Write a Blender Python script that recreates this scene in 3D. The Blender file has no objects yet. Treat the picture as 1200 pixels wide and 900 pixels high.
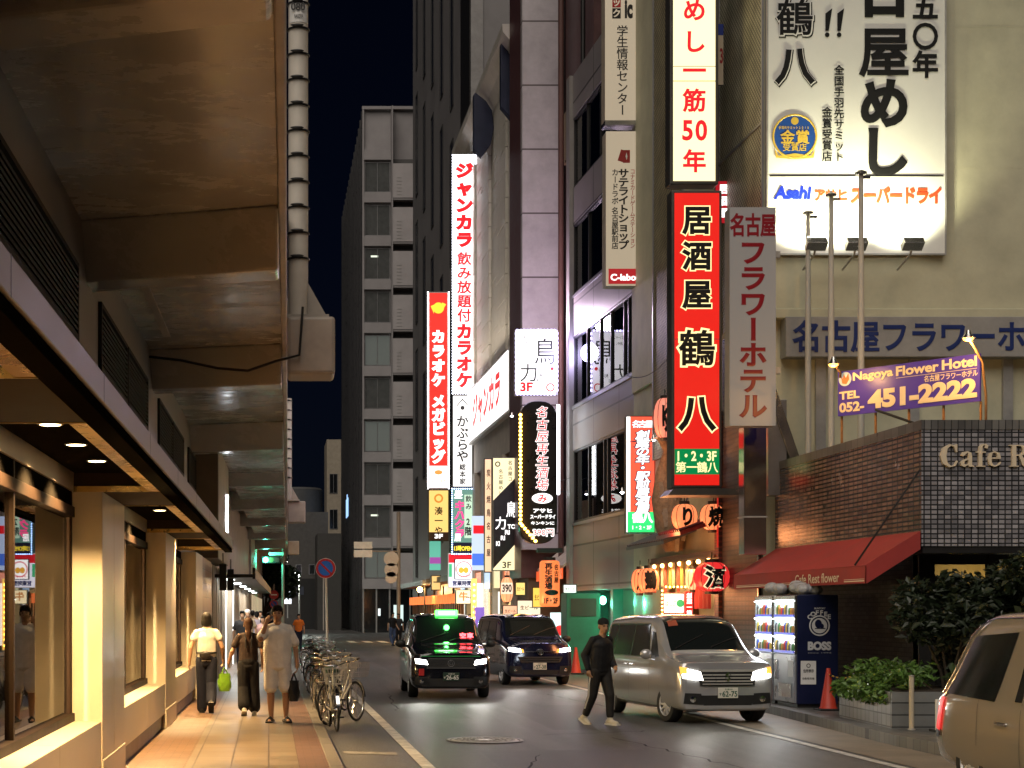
import bpy, bmesh, math, random
from mathutils import Vector, Matrix, Euler
random.seed(11)
SC = bpy.context.scene
COL = SC.collection
PI = math.pi

# ------------------------------------------------------------------ camera
H_CAM, FPX, U0, V0 = 1.8, 1900.0, 315.0, 716.0
cam_d = bpy.data.cameras.new('camera')
cam = bpy.data.objects.new('camera', cam_d)
COL.objects.link(cam)
cam.location = (0, 0, H_CAM)
cam.rotation_euler = (PI / 2, 0, 0)
cam_d.sensor_width = 36.0
cam_d.lens = 36.0 * FPX / 1200.0
cam_d.shift_x = (600 - U0) / 1200.0
cam_d.shift_y = (V0 - 450) / 1200.0
cam_d.clip_end = 3000
cam_d.clip_start = 0.1
SC.camera = cam

# ------------------------------------------------------------------ night sky, sun lamp as added city fill, and exposure
w = bpy.data.worlds.new('World')
SC.world = w
w.use_nodes = True
nt = w.node_tree
nt.nodes.clear()
wo = nt.nodes.new('ShaderNodeOutputWorld')
bg = nt.nodes.new('ShaderNodeBackground')
sky = nt.nodes.new('ShaderNodeTexSky')
sky.sky_type = 'NISHITA'
sky.sun_disc = False
sky.sun_elevation = math.radians(48)
sky.sun_rotation = math.radians(198)
tint = nt.nodes.new('ShaderNodeMixRGB')
tint.blend_type = 'MULTIPLY'
tint.inputs[0].default_value = 1.0
tint.inputs[2].default_value = (0.35, 0.42, 0.85, 1)
nt.links.new(sky.outputs[0], tint.inputs[1])
nt.links.new(tint.outputs[0], bg.inputs[0])
nt.links.new(bg.outputs[0], wo.inputs[0])
bg.inputs[1].default_value = 0.0004

sun_d = bpy.data.lights.new('sun', 'SUN')
sun_d.energy = 0.65
sun_d.angle = math.radians(55)
sun_d.color = (1.0, 0.9, 0.78)
sun = bpy.data.objects.new('sun', sun_d)
COL.objects.link(sun)
sun.rotation_euler = (math.radians(42), 0, math.radians(-18))

SC.view_settings.view_transform = 'Standard'
SC.view_settings.look = 'None'
SC.view_settings.exposure = 1.5
SC.view_settings.gamma = 1.0
SC.view_settings.use_curve_mapping = False
SC.cycles.use_denoising = True
SC.cycles.max_bounces = 6
SC.cycles.diffuse_bounces = 3
SC.cycles.glossy_bounces = 4
SC.cycles.transmission_bounces = 4
SC.cycles.transparent_max_bounces = 8
SC.cycles.sample_clamp_indirect = 3.0
SC.cycles.caustics_reflective = False
SC.cycles.caustics_refractive = False
SC.cycles.use_light_tree = True


# ------------------------------------------------------------------ helpers
def PX(u, Y): return (u - U0) / FPX * Y
def PZ(v, Y): return H_CAM + (V0 - v) / FPX * Y
def lin(c):
    c = c / 255.0
    return c / 12.92 if c <= 0.04045 else ((c + 0.055) / 1.055) ** 2.4
def rgb(h):
    h = h.lstrip('#')
    return tuple(lin(int(h[i:i + 2], 16)) for i in (0, 2, 4))


class MB:
    """collects faces; build() links them as one mesh object"""
    def __init__(s):
        s.v = []; s.f = []; s.m = []
    def add(s, vs, fs, m=0):
        b = len(s.v)
        s.v += [tuple(p) for p in vs]
        for f in fs:
            s.f.append(tuple(b + i for i in f)); s.m.append(m)
        return s
    def box(s, x0, x1, y0, y1, z0, z1, m=0):
        vs = [(x0, y0, z0), (x1, y0, z0), (x1, y1, z0), (x0, y1, z0), (x0, y0, z1), (x1, y0, z1), (x1, y1, z1), (x0, y1, z1)]
        return s.add(vs, [(0, 3, 2, 1), (4, 5, 6, 7), (0, 1, 5, 4), (1, 2, 6, 5), (2, 3, 7, 6), (3, 0, 4, 7)], m)
    def obox(s, c, size, rot=(0, 0, 0), m=0):
        R = Euler(rot).to_matrix(); c = Vector(c)
        a, b, d = [k / 2 for k in size]
        vs = [c + R @ Vector(p) for p in [(-a, -b, -d), (a, -b, -d), (a, b, -d), (-a, b, -d), (-a, -b, d), (a, -b, d), (a, b, d), (-a, b, d)]]
        return s.add(vs, [(0, 3, 2, 1), (4, 5, 6, 7), (0, 1, 5, 4), (1, 2, 6, 5), (2, 3, 7, 6), (3, 0, 4, 7)], m)
    def loft(s, rings, cap=True, m=0, closed=True):
        n = len(rings[0]); vs = [p for r in rings for p in r]; fs = []
        for i in range(len(rings) - 1):
            for j in range(n if closed else n - 1):
                k = (j + 1) % n
                fs.append((i * n + j, i * n + k, (i + 1) * n + k, (i + 1) * n + j))
        if cap:
            fs.append(tuple(range(n - 1, -1, -1)))
            fs.append(tuple((len(rings) - 1) * n + j for j in range(n)))
        return s.add(vs, fs, m)
    def tube(s, pts, r, n=10, m=0, cap=True):
        pts = [Vector(p) for p in pts]
        rs = r if isinstance(r, (list, tuple)) else [r] * len(pts)
        rings = []; prev = None
        for i, p in enumerate(pts):
            if i == 0: t = pts[1] - p
            elif i == len(pts) - 1: t = p - pts[i - 1]
            else: t = (pts[i + 1] - p).normalized() + (p - pts[i - 1]).normalized()
            t.normalize()
            if prev is None:
                a = t.orthogonal().normalized()
            else:
                a = prev - t * prev.dot(t)
                a = a.normalized() if a.length > 1e-6 else t.orthogonal().normalized()
            prev = a; b = t.cross(a)
            rings.append([p + (a * math.cos(2 * PI * k / n) + b * math.sin(2 * PI * k / n)) * rs[i] for k in range(n)])
        return s.loft(rings, cap, m)
    def lathe(s, prof, c=(0, 0, 0), n=20, m=0, axis='z', cap=True):
        c = Vector(c); rings = []
        for r, z in prof:
            ring = []
            for k in range(n):
                a = 2 * PI * k / n
                if axis == 'z': p = Vector((r * math.cos(a), r * math.sin(a), z))
                elif axis == 'y': p = Vector((r * math.cos(a), z, -r * math.sin(a)))
                else: p = Vector((z, r * math.cos(a), r * math.sin(a)))
                ring.append(c + p)
            rings.append(ring)
        return s.loft(rings, cap, m)
    def torus(s, c, R, r, axis='y', n=28, k=8, m=0, sy=1.0):
        c = Vector(c); vs = []; fs = []
        for i in range(n):
            a = 2 * PI * i / n
            for j in range(k):
                b = 2 * PI * j / k
                rr = R + r * math.cos(b); h = r * math.sin(b) * sy
                if axis == 'y': p = Vector((rr * math.cos(a), h, rr * math.sin(a)))
                elif axis == 'z': p = Vector((rr * math.cos(a), rr * math.sin(a), h))
                else: p = Vector((h, rr * math.cos(a), rr * math.sin(a)))
                vs.append(c + p)
        for i in range(n):
            for j in range(k):
                fs.append((i * k + j, ((i + 1) % n) * k + j, ((i + 1) % n) * k + (j + 1) % k, i * k + (j + 1) % k))
        return s.add(vs, fs, m)
    def ball(s, c, r, n=12, k=8, m=0):
        rx, ry, rz = r if isinstance(r, (list, tuple)) else (r, r, r)
        c = Vector(c); vs = [c + Vector((0, 0, -rz))]; fs = []
        for i in range(1, k):
            t = -PI / 2 + PI * i / k
            for j in range(n):
                a = 2 * PI * j / n
                vs.append(c + Vector((rx * math.cos(t) * math.cos(a), ry * math.cos(t) * math.sin(a), rz * math.sin(t))))
        vs.append(c + Vector((0, 0, rz)))
        for j in range(n):
            fs.append((0, 1 + (j + 1) % n, 1 + j))
            fs.append((len(vs) - 1, 1 + (k - 2) * n + j, 1 + (k - 2) * n + (j + 1) % n))
        for i in range(k - 2):
            for j in range(n):
                fs.append((1 + i * n + j, 1 + i * n + (j + 1) % n, 1 + (i + 1) * n + (j + 1) % n, 1 + (i + 1) * n + j))
        return s.add(vs, fs, m)
    def prism(s, poly, y0, y1, m=0, plane='xz'):
        """extrude polygon; plane xz -> along y, yz -> along x, xy -> along z"""
        def P(a, b, t):
            return (a, t, b) if plane == 'xz' else ((t, a, b) if plane == 'yz' else (a, b, t))
        n = len(poly)
        vs = [P(a, b, y0) for a, b in poly] + [P(a, b, y1) for a, b in poly]
        fs = [tuple(range(n)), tuple(range(2 * n - 1, n - 1, -1))] + [(i, i + n, (i + 1) % n + n, (i + 1) % n) for i in range(n)]
        return s.add(vs, fs, m)
    def grid(s, fn, nu, nv, m=0):
        vs = [fn(i / nu, j / nv) for i in range(nu + 1) for j in range(nv + 1)]
        fs = [(i * (nv + 1) + j, (i + 1) * (nv + 1) + j, (i + 1) * (nv + 1) + j + 1, i * (nv + 1) + j + 1) for i in range(nu) for j in range(nv)]
        return s.add(vs, fs, m)
    def move(s, d):
        d = Vector(d)
        s.v = [tuple(Vector(p) + d) for p in s.v]; return s
    def xf(s, M):
        s.v = [tuple(M @ Vector(p)) for p in s.v]; return s
    def build(s, name, mats, parent=None, smooth=None, bevel=0, fixn=True):
        me = bpy.data.meshes.new(name)
        me.from_pydata(s.v, [], s.f)
        if not isinstance(mats, (list, tuple)): mats = [mats]
        for m in mats: me.materials.append(m)
        if len(mats) > 1: me.polygons.foreach_set('material_index', s.m)
        if fixn:
            b = bmesh.new(); b.from_mesh(me)
            bmesh.ops.recalc_face_normals(b, faces=b.faces)
            b.to_mesh(me); b.free()
        if smooth:
            me.polygons.foreach_set('use_smooth', [True] * len(me.polygons))
            if smooth < 180: me.set_sharp_from_angle(angle=math.radians(smooth))
        me.update()
        o = bpy.data.objects.new(name, me)
        COL.objects.link(o)
        if parent: o.parent = parent
        if bevel:
            b = o.modifiers.new('bevel', 'BEVEL'); b.width = bevel; b.segments = 2; b.limit_method = 'ANGLE'
            b.angle_limit = math.radians(40)
        return o


def tag(o, label, cat, group=None, kind=None):
    if label: o['label'] = label
    if cat: o['category'] = cat
    if group: o['group'] = group
    if kind: o['kind'] = kind
    return o
def thing(name, label, cat, loc=(0, 0, 0), rz=0, group=None):
    o = bpy.data.objects.new(name, None)
    COL.objects.link(o)
    o.location = loc; o.rotation_euler = (0, 0, rz)
    o.empty_display_size = 0.2
    return tag(o, label, cat, group)
def structure(name, mb, m, label=None, **k):
    o = mb.build(name, m, None, **k)
    o['kind'] = 'structure'
    o['label'] = label or name.replace('_', ' ')
    o['category'] = name.replace('_', ' ')
    return o
def dup(o, parent=None):
    c = o.copy(); COL.objects.link(c)
    if parent: c.parent = parent
    for ch in list(o.children): dup(ch, c)
    return c
def lamp(name, kind, loc, power, color, parent=None, size=0.05, rot=None, spot=None, blend=0.5, shape=None):
    d = bpy.data.lights.new(name, kind)
    d.energy = power; d.color = color
    if kind == 'AREA':
        d.size = size
        if shape: d.shape = 'RECTANGLE'; d.size = shape[0]; d.size_y = shape[1]
    else: d.shadow_soft_size = size
    if spot: d.spot_size = math.radians(spot); d.spot_blend = blend
    o = bpy.data.objects.new(name, d); COL.objects.link(o)
    o.location = loc
    if rot: o.rotation_euler = rot
    if parent: o.parent = parent
    return o


# ------------------------------------------------------------------ materials
MC = {}
def pm(name, col, rough=0.6, metal=0.0, var=0.18, scale=2.5, bump=0.0, bscale=30.0, spec=0.5, coat=0.0, grime=0.0, obj=False):
    """painted / plain surface with two scales of tonal variation"""
    if name in MC: return MC[name]
    m = bpy.data.materials.new(name); m.use_nodes = True; MC[name] = m
    n = m.node_tree; b = n.nodes['Principled BSDF']
    if isinstance(col, str): col = rgb(col)
    b.inputs['Roughness'].default_value = rough
    b.inputs['Metallic'].default_value = metal
    b.inputs['Specular IOR Level'].default_value = spec
    if coat: b.inputs['Coat Weight'].default_value = coat; b.inputs['Coat Roughness'].default_value = 0.05
    if obj: src = n.nodes.new('ShaderNodeTexCoord').outputs['Object']
    else: src = n.nodes.new('ShaderNodeNewGeometry').outputs['Position']
    if var:
        t = n.nodes.new('ShaderNodeTexNoise'); t.inputs['Scale'].default_value = scale
        t.inputs['Detail'].default_value = 8; t.inputs['Roughness'].default_value = 0.65
        n.links.new(src, t.inputs['Vector'])
        r = n.nodes.new('ShaderNodeValToRGB')
        r.color_ramp.elements[0].position = 0.3; r.color_ramp.elements[1].position = 0.72
        r.color_ramp.elements[0].color = tuple(c * (1 - var - grime) for c in col) + (1,)
        r.color_ramp.elements[1].color = tuple(min(1, c * (1 + var)) for c in col) + (1,)
        n.links.new(t.outputs['Fac'], r.inputs[0])
        n.links.new(r.outputs[0], b.inputs['Base Color'])
        rr = n.nodes.new('ShaderNodeMapRange')
        rr.inputs['To Min'].default_value = max(0.02, rough - 0.12); rr.inputs['To Max'].default_value = min(1, rough + 0.12)
        n.links.new(t.outputs['Fac'], rr.inputs['Value']); n.links.new(rr.outputs[0], b.inputs['Roughness'])
    else:
        b.inputs['Base Color'].default_value = tuple(col) + (1,)
    if bump:
        t2 = n.nodes.new('ShaderNodeTexNoise'); t2.inputs['Scale'].default_value = bscale; t2.inputs['Detail'].default_value = 5
        n.links.new(src, t2.inputs['Vector'])
        bp = n.nodes.new('ShaderNodeBump'); bp.inputs['Strength'].default_value = bump; bp.inputs['Distance'].default_value = 0.02
        n.links.new(t2.outputs['Fac'], bp.inputs['Height']); n.links.new(bp.outputs[0], b.inputs['Normal'])
    return m
def streaked(name, col, rough=.3, var=.25):
    """brush painted concrete: streaks across the span, blotches and run marks"""
    if name in MC: return MC[name]
    m = pm(name, col, rough, var=.10, scale=.35, grime=.06)
    n = m.node_tree; b = n.nodes['Principled BSDF']; g = n.nodes.new('ShaderNodeNewGeometry')
    mp = n.nodes.new('ShaderNodeMapping'); mp.inputs['Scale'].default_value = (1.0, 1.7, 1.0); n.links.new(g.outputs['Position'], mp.inputs[0])
    t = n.nodes.new('ShaderNodeTexNoise'); t.inputs['Scale'].default_value = 1.0; t.inputs['Detail'].default_value = 8; t.inputs['Roughness'].default_value = .7; n.links.new(mp.outputs[0], t.inputs['Vector'])
    r = n.nodes.new('ShaderNodeMapRange'); r.inputs['From Min'].default_value = .35; r.inputs['From Max'].default_value = .68; r.inputs['To Min'].default_value = max(.08, rough - .12); r.inputs['To Max'].default_value = rough + .14
    n.links.new(t.outputs['Fac'], r.inputs['Value'])
    for l in list(b.inputs['Roughness'].links): n.links.remove(l)
    n.links.new(r.outputs[0], b.inputs['Roughness'])
    bp = n.nodes.new('ShaderNodeBump'); bp.inputs['Strength'].default_value = .05; bp.inputs['Distance'].default_value = .012; n.links.new(t.outputs['Fac'], bp.inputs['Height']); n.links.new(bp.outputs[0], b.inputs['Normal'])
    # dark run marks and rust spots
    mp2 = n.nodes.new('ShaderNodeMapping'); mp2.inputs['Scale'].default_value = (.9, .7, .7); n.links.new(g.outputs['Position'], mp2.inputs[0])
    t2 = n.nodes.new('ShaderNodeTexNoise'); t2.inputs['Scale'].default_value = .9; t2.inputs['Detail'].default_value = 6; n.links.new(mp2.outputs[0], t2.inputs['Vector'])
    r2 = n.nodes.new('ShaderNodeMapRange'); r2.inputs['From Min'].default_value = .58; r2.inputs['From Max'].default_value = .72; r2.inputs['To Min'].default_value = 1; r2.inputs['To Max'].default_value = .72; n.links.new(t2.outputs['Fac'], r2.inputs['Value'])
    src = b.inputs['Base Color'].links[0].from_socket
    mx = n.nodes.new('ShaderNodeMixRGB'); mx.blend_type = 'MULTIPLY'; mx.inputs[0].default_value = 1; n.links.new(src, mx.inputs[1]); n.links.new(r2.outputs[0], mx.inputs[2]); n.links.new(mx.outputs[0], b.inputs['Base Color'])
    b.inputs['Specular IOR Level'].default_value = .7
    return m
def em(name, col, strength=1.0, sample=True):
    if name in MC: return MC[name]
    m = bpy.data.materials.new(name); m.use_nodes = True; MC[name] = m
    if isinstance(col, str): col = rgb(col)
    b = m.node_tree.nodes['Principled BSDF']
    b.inputs['Base Color'].default_value = tuple(c * 0.5 for c in col) + (1,)
    b.inputs['Roughness'].default_value = 0.35
    b.inputs['Emission Color'].default_value = tuple(col) + (1,)
    if strength <= 2.0: strength *= 0.40          # lit sign faces; lamps and bulbs keep their own brightness
    b.inputs['Emission Strength'].default_value = strength
    if not sample: m.cycles.emission_sampling = 'NONE'
    return m
def glass(name, tintc=(0.8, 0.85, 0.85), ior=1.5, rough=0.01):
    """clear sheet: straight-through light plus Fresnel reflection"""
    if name in MC: return MC[name]
    m = bpy.data.materials.new(name); m.use_nodes = True; MC[name] = m
    n = m.node_tree; n.nodes.clear()
    o = n.nodes.new('ShaderNodeOutputMaterial'); mx = n.nodes.new('ShaderNodeMixShader')
    tr = n.nodes.new('ShaderNodeBsdfTransparent'); tr.inputs[0].default_value = tuple(tintc) + (1,)
    gl = n.nodes.new('ShaderNodeBsdfGlossy'); gl.inputs['Roughness'].default_value = rough
    fr = n.nodes.new('ShaderNodeFresnel'); fr.inputs[0].default_value = ior
    n.links.new(fr.outputs[0], mx.inputs[0]); n.links.new(tr.outputs[0], mx.inputs[1]); n.links.new(gl.outputs[0], mx.inputs[2])
    n.links.new(mx.outputs[0], o.inputs[0])
    return m
def tiled(name, c1, c2, mortar, bw, bh, axes='yz', ms=0.006, rough=0.4, offset=0.5, bump=0.3, spec=0.5, tilt=0.0, stain=0.25, metal=0.0):
    """tiles, blocks or panels: brick texture in metres on a chosen pair of world axes"""
    if name in MC: return MC[name]
    m = bpy.data.materials.new(name); m.use_nodes = True; MC[name] = m
    n = m.node_tree; b = n.nodes['Principled BSDF']
    f = lambda c: (rgb(c) if isinstance(c, str) else c)
    g = n.nodes.new('ShaderNodeNewGeometry'); sp = n.nodes.new('ShaderNodeSeparateXYZ'); cb = n.nodes.new('ShaderNodeCombineXYZ')
    n.links.new(g.outputs['Position'], sp.inputs[0])
    n.links.new(sp.outputs['xyz'.index(axes[0])], cb.inputs[0]); n.links.new(sp.outputs['xyz'.index(axes[1])], cb.inputs[1])
    br = n.nodes.new('ShaderNodeTexBrick'); br.offset = offset
    br.inputs['Scale'].default_value = 1.0; br.inputs['Brick Width'].default_value = bw; br.inputs['Row Height'].default_value = bh
    br.inputs['Mortar Size'].default_value = ms; br.inputs['Mortar Smooth'].default_value = 0.1
    br.inputs['Color1'].default_value = f(c1) + (1,); br.inputs['Color2'].default_value = f(c2) + (1,); br.inputs['Mortar'].default_value = f(mortar) + (1,)
    n.links.new(cb.outputs[0], br.inputs['Vector'])
    t = n.nodes.new('ShaderNodeTexNoise'); t.inputs['Scale'].default_value = 1.1; t.inputs['Detail'].default_value = 9; t.inputs['Roughness'].default_value = 0.7
    n.links.new(g.outputs['Position'], t.inputs['Vector'])
    r = n.nodes.new('ShaderNodeMapRange'); r.inputs['From Min'].default_value = 0.3; r.inputs['From Max'].default_value = 0.7
    r.inputs['To Min'].default_value = 1 - stain; r.inputs['To Max'].default_value = 1 + stain * 0.4
    n.links.new(t.outputs['Fac'], r.inputs['Value'])
    mx = n.nodes.new('ShaderNodeMixRGB'); mx.blend_type = 'MULTIPLY'; mx.inputs[0].default_value = 1
    n.links.new(br.outputs['Color'], mx.inputs[1]); n.links.new(r.outputs[0], mx.inputs[2])
    n.links.new(mx.outputs[0], b.inputs['Base Color'])
    rr = n.nodes.new('ShaderNodeMapRange'); rr.inputs['To Min'].default_value = max(0.05, rough - 0.12); rr.inputs['To Max'].default_value = rough + 0.15
    n.links.new(t.outputs['Fac'], rr.inputs['Value']); n.links.new(rr.outputs[0], b.inputs['Roughness'])
    b.inputs['Specular IOR Level'].default_value = spec; b.inputs['Metallic'].default_value = metal
    bp = n.nodes.new('ShaderNodeBump'); bp.inputs['Strength'].default_value = bump; bp.inputs['Distance'].default_value = 0.01; bp.invert = True
    n.links.new(br.outputs['Fac'], bp.inputs['Height'])
    last = bp
    if tilt:
        # every tile sits a hair out of true, so reflections break up tile by tile
        bw_ = n.nodes.new('ShaderNodeRGBToBW'); n.links.new(br.outputs['Color'], bw_.inputs[0])
        t3 = n.nodes.new('ShaderNodeTexNoise'); t3.inputs['Scale'].default_value = 9; n.links.new(g.outputs['Position'], t3.inputs['Vector'])
        b2 = n.nodes.new('ShaderNodeBump'); b2.inputs['Strength'].default_value = tilt; b2.inputs['Distance'].default_value = 0.05
        n.links.new(t3.outputs['Fac'], b2.inputs['Height']); n.links.new(bp.outputs[0], b2.inputs['Normal']); last = b2
    n.links.new(last.outputs[0], b.inputs['Normal'])
    return m
def perforated(name, col, hole, pitch, axes='yz'):
    if name in MC: return MC[name]
    m = bpy.data.materials.new(name); m.use_nodes = True; MC[name] = m
    n = m.node_tree; b = n.nodes['Principled BSDF']
    g = n.nodes.new('ShaderNodeNewGeometry'); sp = n.nodes.new('ShaderNodeSeparateXYZ'); cb = n.nodes.new('ShaderNodeCombineXYZ')
    n.links.new(g.outputs['Position'], sp.inputs[0])
    n.links.new(sp.outputs['xyz'.index(axes[0])], cb.inputs[0]); n.links.new(sp.outputs['xyz'.index(axes[1])], cb.inputs[1])
    mp = n.nodes.new('ShaderNodeMapping'); mp.inputs['Rotation'].default_value = (0, 0, PI / 4)
    n.links.new(cb.outputs[0], mp.inputs[0])
    v = n.nodes.new('ShaderNodeTexVoronoi'); v.voronoi_dimensions = '2D'; v.inputs['Randomness'].default_value = 0; v.inputs['Scale'].default_value = 1 / pitch
    n.links.new(mp.outputs[0], v.inputs['Vector'])
    r = n.nodes.new('ShaderNodeValToRGB'); r.color_ramp.interpolation = 'LINEAR'
    r.color_ramp.elements[0].position = 0.30; r.color_ramp.elements[1].position = 0.38
    r.color_ramp.elements[0].color = tuple(hole) + (1,); r.color_ramp.elements[1].color = tuple(col) + (1,)
    n.links.new(v.outputs['Distance'], r.inputs[0])
    t = n.nodes.new('ShaderNodeTexNoise'); t.inputs['Scale'].default_value = 1.6; t.inputs['Detail'].default_value = 6
    n.links.new(g.outputs['Position'], t.inputs['Vector'])
    rr = n.nodes.new('ShaderNodeMapRange'); rr.inputs['From Min'].default_value = .3; rr.inputs['From Max'].default_value = .7; rr.inputs['To Min'].default_value = .6; rr.inputs['To Max'].default_value = 1.15
    n.links.new(t.outputs['Fac'], rr.inputs['Value'])
    mx = n.nodes.new('ShaderNodeMixRGB'); mx.blend_type = 'MULTIPLY'; mx.inputs[0].default_value = 1
    n.links.new(r.outputs[0], mx.inputs[1]); n.links.new(rr.outputs[0], mx.inputs[2]); n.links.new(mx.outputs[0], b.inputs['Base Color'])
    b.inputs['Roughness'].default_value = 0.55
    return m


# ------------------------------------------------------------------ lettering
GC = {}
def glyph(s, bold=0.0):
    key = (s, round(bold, 4))
    if key in GC: return GC[key]
    c = bpy.data.curves.new('glyph', 'FONT')
    c.body = s; c.size = 1; c.resolution_u = 4
    if bold:
        c.bevel_depth = bold; c.bevel_resolution = 0
    o = bpy.data.objects.new('glyph', c); COL.objects.link(o)
    dg = bpy.context.evaluated_depsgraph_get()
    me = o.evaluated_get(dg).to_mesh()
    vs = [tuple(v.co) for v in me.vertices]; fs = [tuple(p.vertices) for p in me.polygons]
    bpy.data.objects.remove(o); bpy.data.curves.remove(c)
    GC[key] = (vs, fs)
    return GC[key]

class Text:
    """lettering in a plane: x to the right, z up, facing -y; one mesh"""
    def __init__(s): s.mb = MB()
    def cell(s, ch, cx, cz, sx, sz, bold=0.02, rot=False, y=0.0, slant=0.0):
        vs, fs = glyph(ch, bold)
        if not vs: return s
        if ord(ch[0]) < 0x2E80:
            xs = [v[0] for v in vs]; ys = [v[1] for v in vs]
            ox, oy = (min(xs) + max(xs)) / 2, (min(ys) + max(ys)) / 2
        else: ox, oy = 0.5, 0.37
        out = []
        for x, yy, z in vs:
            a, b = x - ox, yy - oy
            if rot: a, b = b, -a
            a += slant * b
            out.append((cx + a * sx, y - z * 0.12 * min(sx, sz), cz + b * sz))
        s.mb.add(out, fs); return s
    def vert(s, st, cx, ztop, pitch, sx, sz=None, bold=0.02, y=0.0, slant=0.0):
        sz = sz or sx; z = ztop - pitch / 2
        for ch in st:
            if ch == ' ': z -= pitch * 0.5; continue
            s.cell(ch, cx, z, sx, sz, bold, rot=(ch in 'ー―'), y=y, slant=slant); z -= pitch
        return s
    def fit(s, st, x0, x1, z0, z1, bold=0.02, y=0.0, slant=0.0):
        vs, fs = glyph(st, bold)
        if not vs: return s
        xs = [v[0] for v in vs]; ys = [v[1] for v in vs]
        ax, bx, ay, by = min(xs), max(xs), min(ys), max(ys)
        kx = (x1 - x0) / max(1e-6, bx - ax); kz = (z1 - z0) / max(1e-6, by - ay)
        s.mb.add([(x0 + (v[0] - ax) * kx + slant * (v[1] - ay) * kz, y - v[2] * 0.12 * min(kx, kz), z0 + (v[1] - ay) * kz) for v in vs], fs)
        return s
    def build(s, name, m, parent, loc=(0, 0, 0)):
        s.mb.move(loc)
        return s.mb.build(name, m, parent, fixn=False)


# ------------------------------------------------------------------ rounded bodies (people, bags, hair)
def capsule(mb, p0, r0, p1, r1, n=12):
    p0, p1 = Vector(p0), Vector(p1)
    ax = p1 - p0; L = ax.length
    if L < 1e-5: return mb.ball(p0, max(r0, r1), n, 8)
    ax /= L; a = ax.orthogonal().normalized(); b = ax.cross(a)
    rings = []
    for k in range(1, 4):
        t = PI / 2 * k / 4 - PI / 2
        rings.append((p0 + ax * (r0 * math.sin(t)), r0 * math.cos(t)))
    rings += [(p0, r0), (p0.lerp(p1, .5), (r0 + r1) / 2), (p1, r1)]
    for k in range(1, 4):
        t = PI / 2 * k / 4
        rings.append((p1 + ax * (r1 * math.sin(t)), r1 * math.cos(t)))
    return mb.loft([[c + (a * math.cos(2 * PI * j / n) + b * math.sin(2 * PI * j / n)) * r for j in range(n)] for c, r in rings])

def fuse(name, mb, m, parent=None, voxel=0.012, smooth=4, keep=None):
    """one continuous skin grown over overlapping rounded pieces"""
    o = mb.build(name, m, parent)
    r = o.modifiers.new('r', 'REMESH'); r.mode = 'VOXEL'; r.voxel_size = voxel
    if smooth:
        k = o.modifiers.new('s', 'SMOOTH'); k.factor = 0.5; k.iterations = smooth
    dg = bpy.context.evaluated_depsgraph_get(); dg.update()
    me = bpy.data.meshes.new_from_object(o.evaluated_get(dg))
    me.name = name
    old = o.data; o.modifiers.clear(); o.data = me; bpy.data.meshes.remove(old)
    if not me.materials: me.materials.append(m)
    me.polygons.foreach_set('use_smooth', [True] * len(me.polygons))
    return o
# ================================================================== materials used across the street
M_CONC = streaked('viaduct_concrete', (0.46, 0.43, 0.385), .26)
M_MATTE = pm('matte_black', (0.008, 0.007, 0.006), rough=0.95, var=0.1, spec=0.0)
M_CONC2 = pm('pale_concrete', (0.42, 0.37, 0.32), rough=0.6, var=0.2, scale=1.5, bump=0.1, bscale=8)
M_STONE = pm('cream_stone', (0.62, 0.54, 0.40), rough=0.32, var=0.08, scale=1.5)
M_BRONZE = pm('dark_bronze', (0.016, 0.010, 0.007), rough=0.5, metal=0.0, var=0.2, spec=.04)
M_BRASS = pm('brass_strip', (0.52, 0.33, 0.11), rough=0.28, metal=0.85, var=0.25, scale=3)
M_BLACK = pm('black_paint', (0.012, 0.011, 0.011), rough=0.45, var=0.2)
M_SOFFIT = pm('dark_brown_soffit', (0.030, 0.021, 0.014), rough=0.8, var=0.15, spec=.1)
M_FASCIA = pm('fascia_stone', (0.17, 0.145, 0.115), rough=0.5, var=0.2, scale=2)
M_STEEL = pm('stainless_steel', (0.55, 0.54, 0.52), rough=0.25, metal=1.0, var=0.12)
M_GALV = pm('galvanised_steel', (0.38, 0.37, 0.36), rough=0.5, metal=0.4, var=0.2)
M_GLASS = glass('shop_glass')
M_DARKWIN = pm('dark_window_glass', (0.012, 0.014, 0.016), rough=0.06, var=0.1, spec=0.9)
M_RED = pm('red_paint', (0.45, 0.02, 0.02), rough=0.4, var=0.1)
M_WHITE = pm('white_paint', (0.75, 0.74, 0.72), rough=0.5, var=0.08)
M_BLUE = pm('sign_blue', (0.02, 0.05, 0.35), rough=0.4, var=0.05)
E_WARM = em('downlight_lens', (1.0, 0.72, 0.36), 9.0)
E_WHITE = em('white_sign_face', (1.0, 0.98, 0.95), 1.5)
E_TUBE = em('cool_tube', (0.9, 0.95, 1.0), 5.0)

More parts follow.
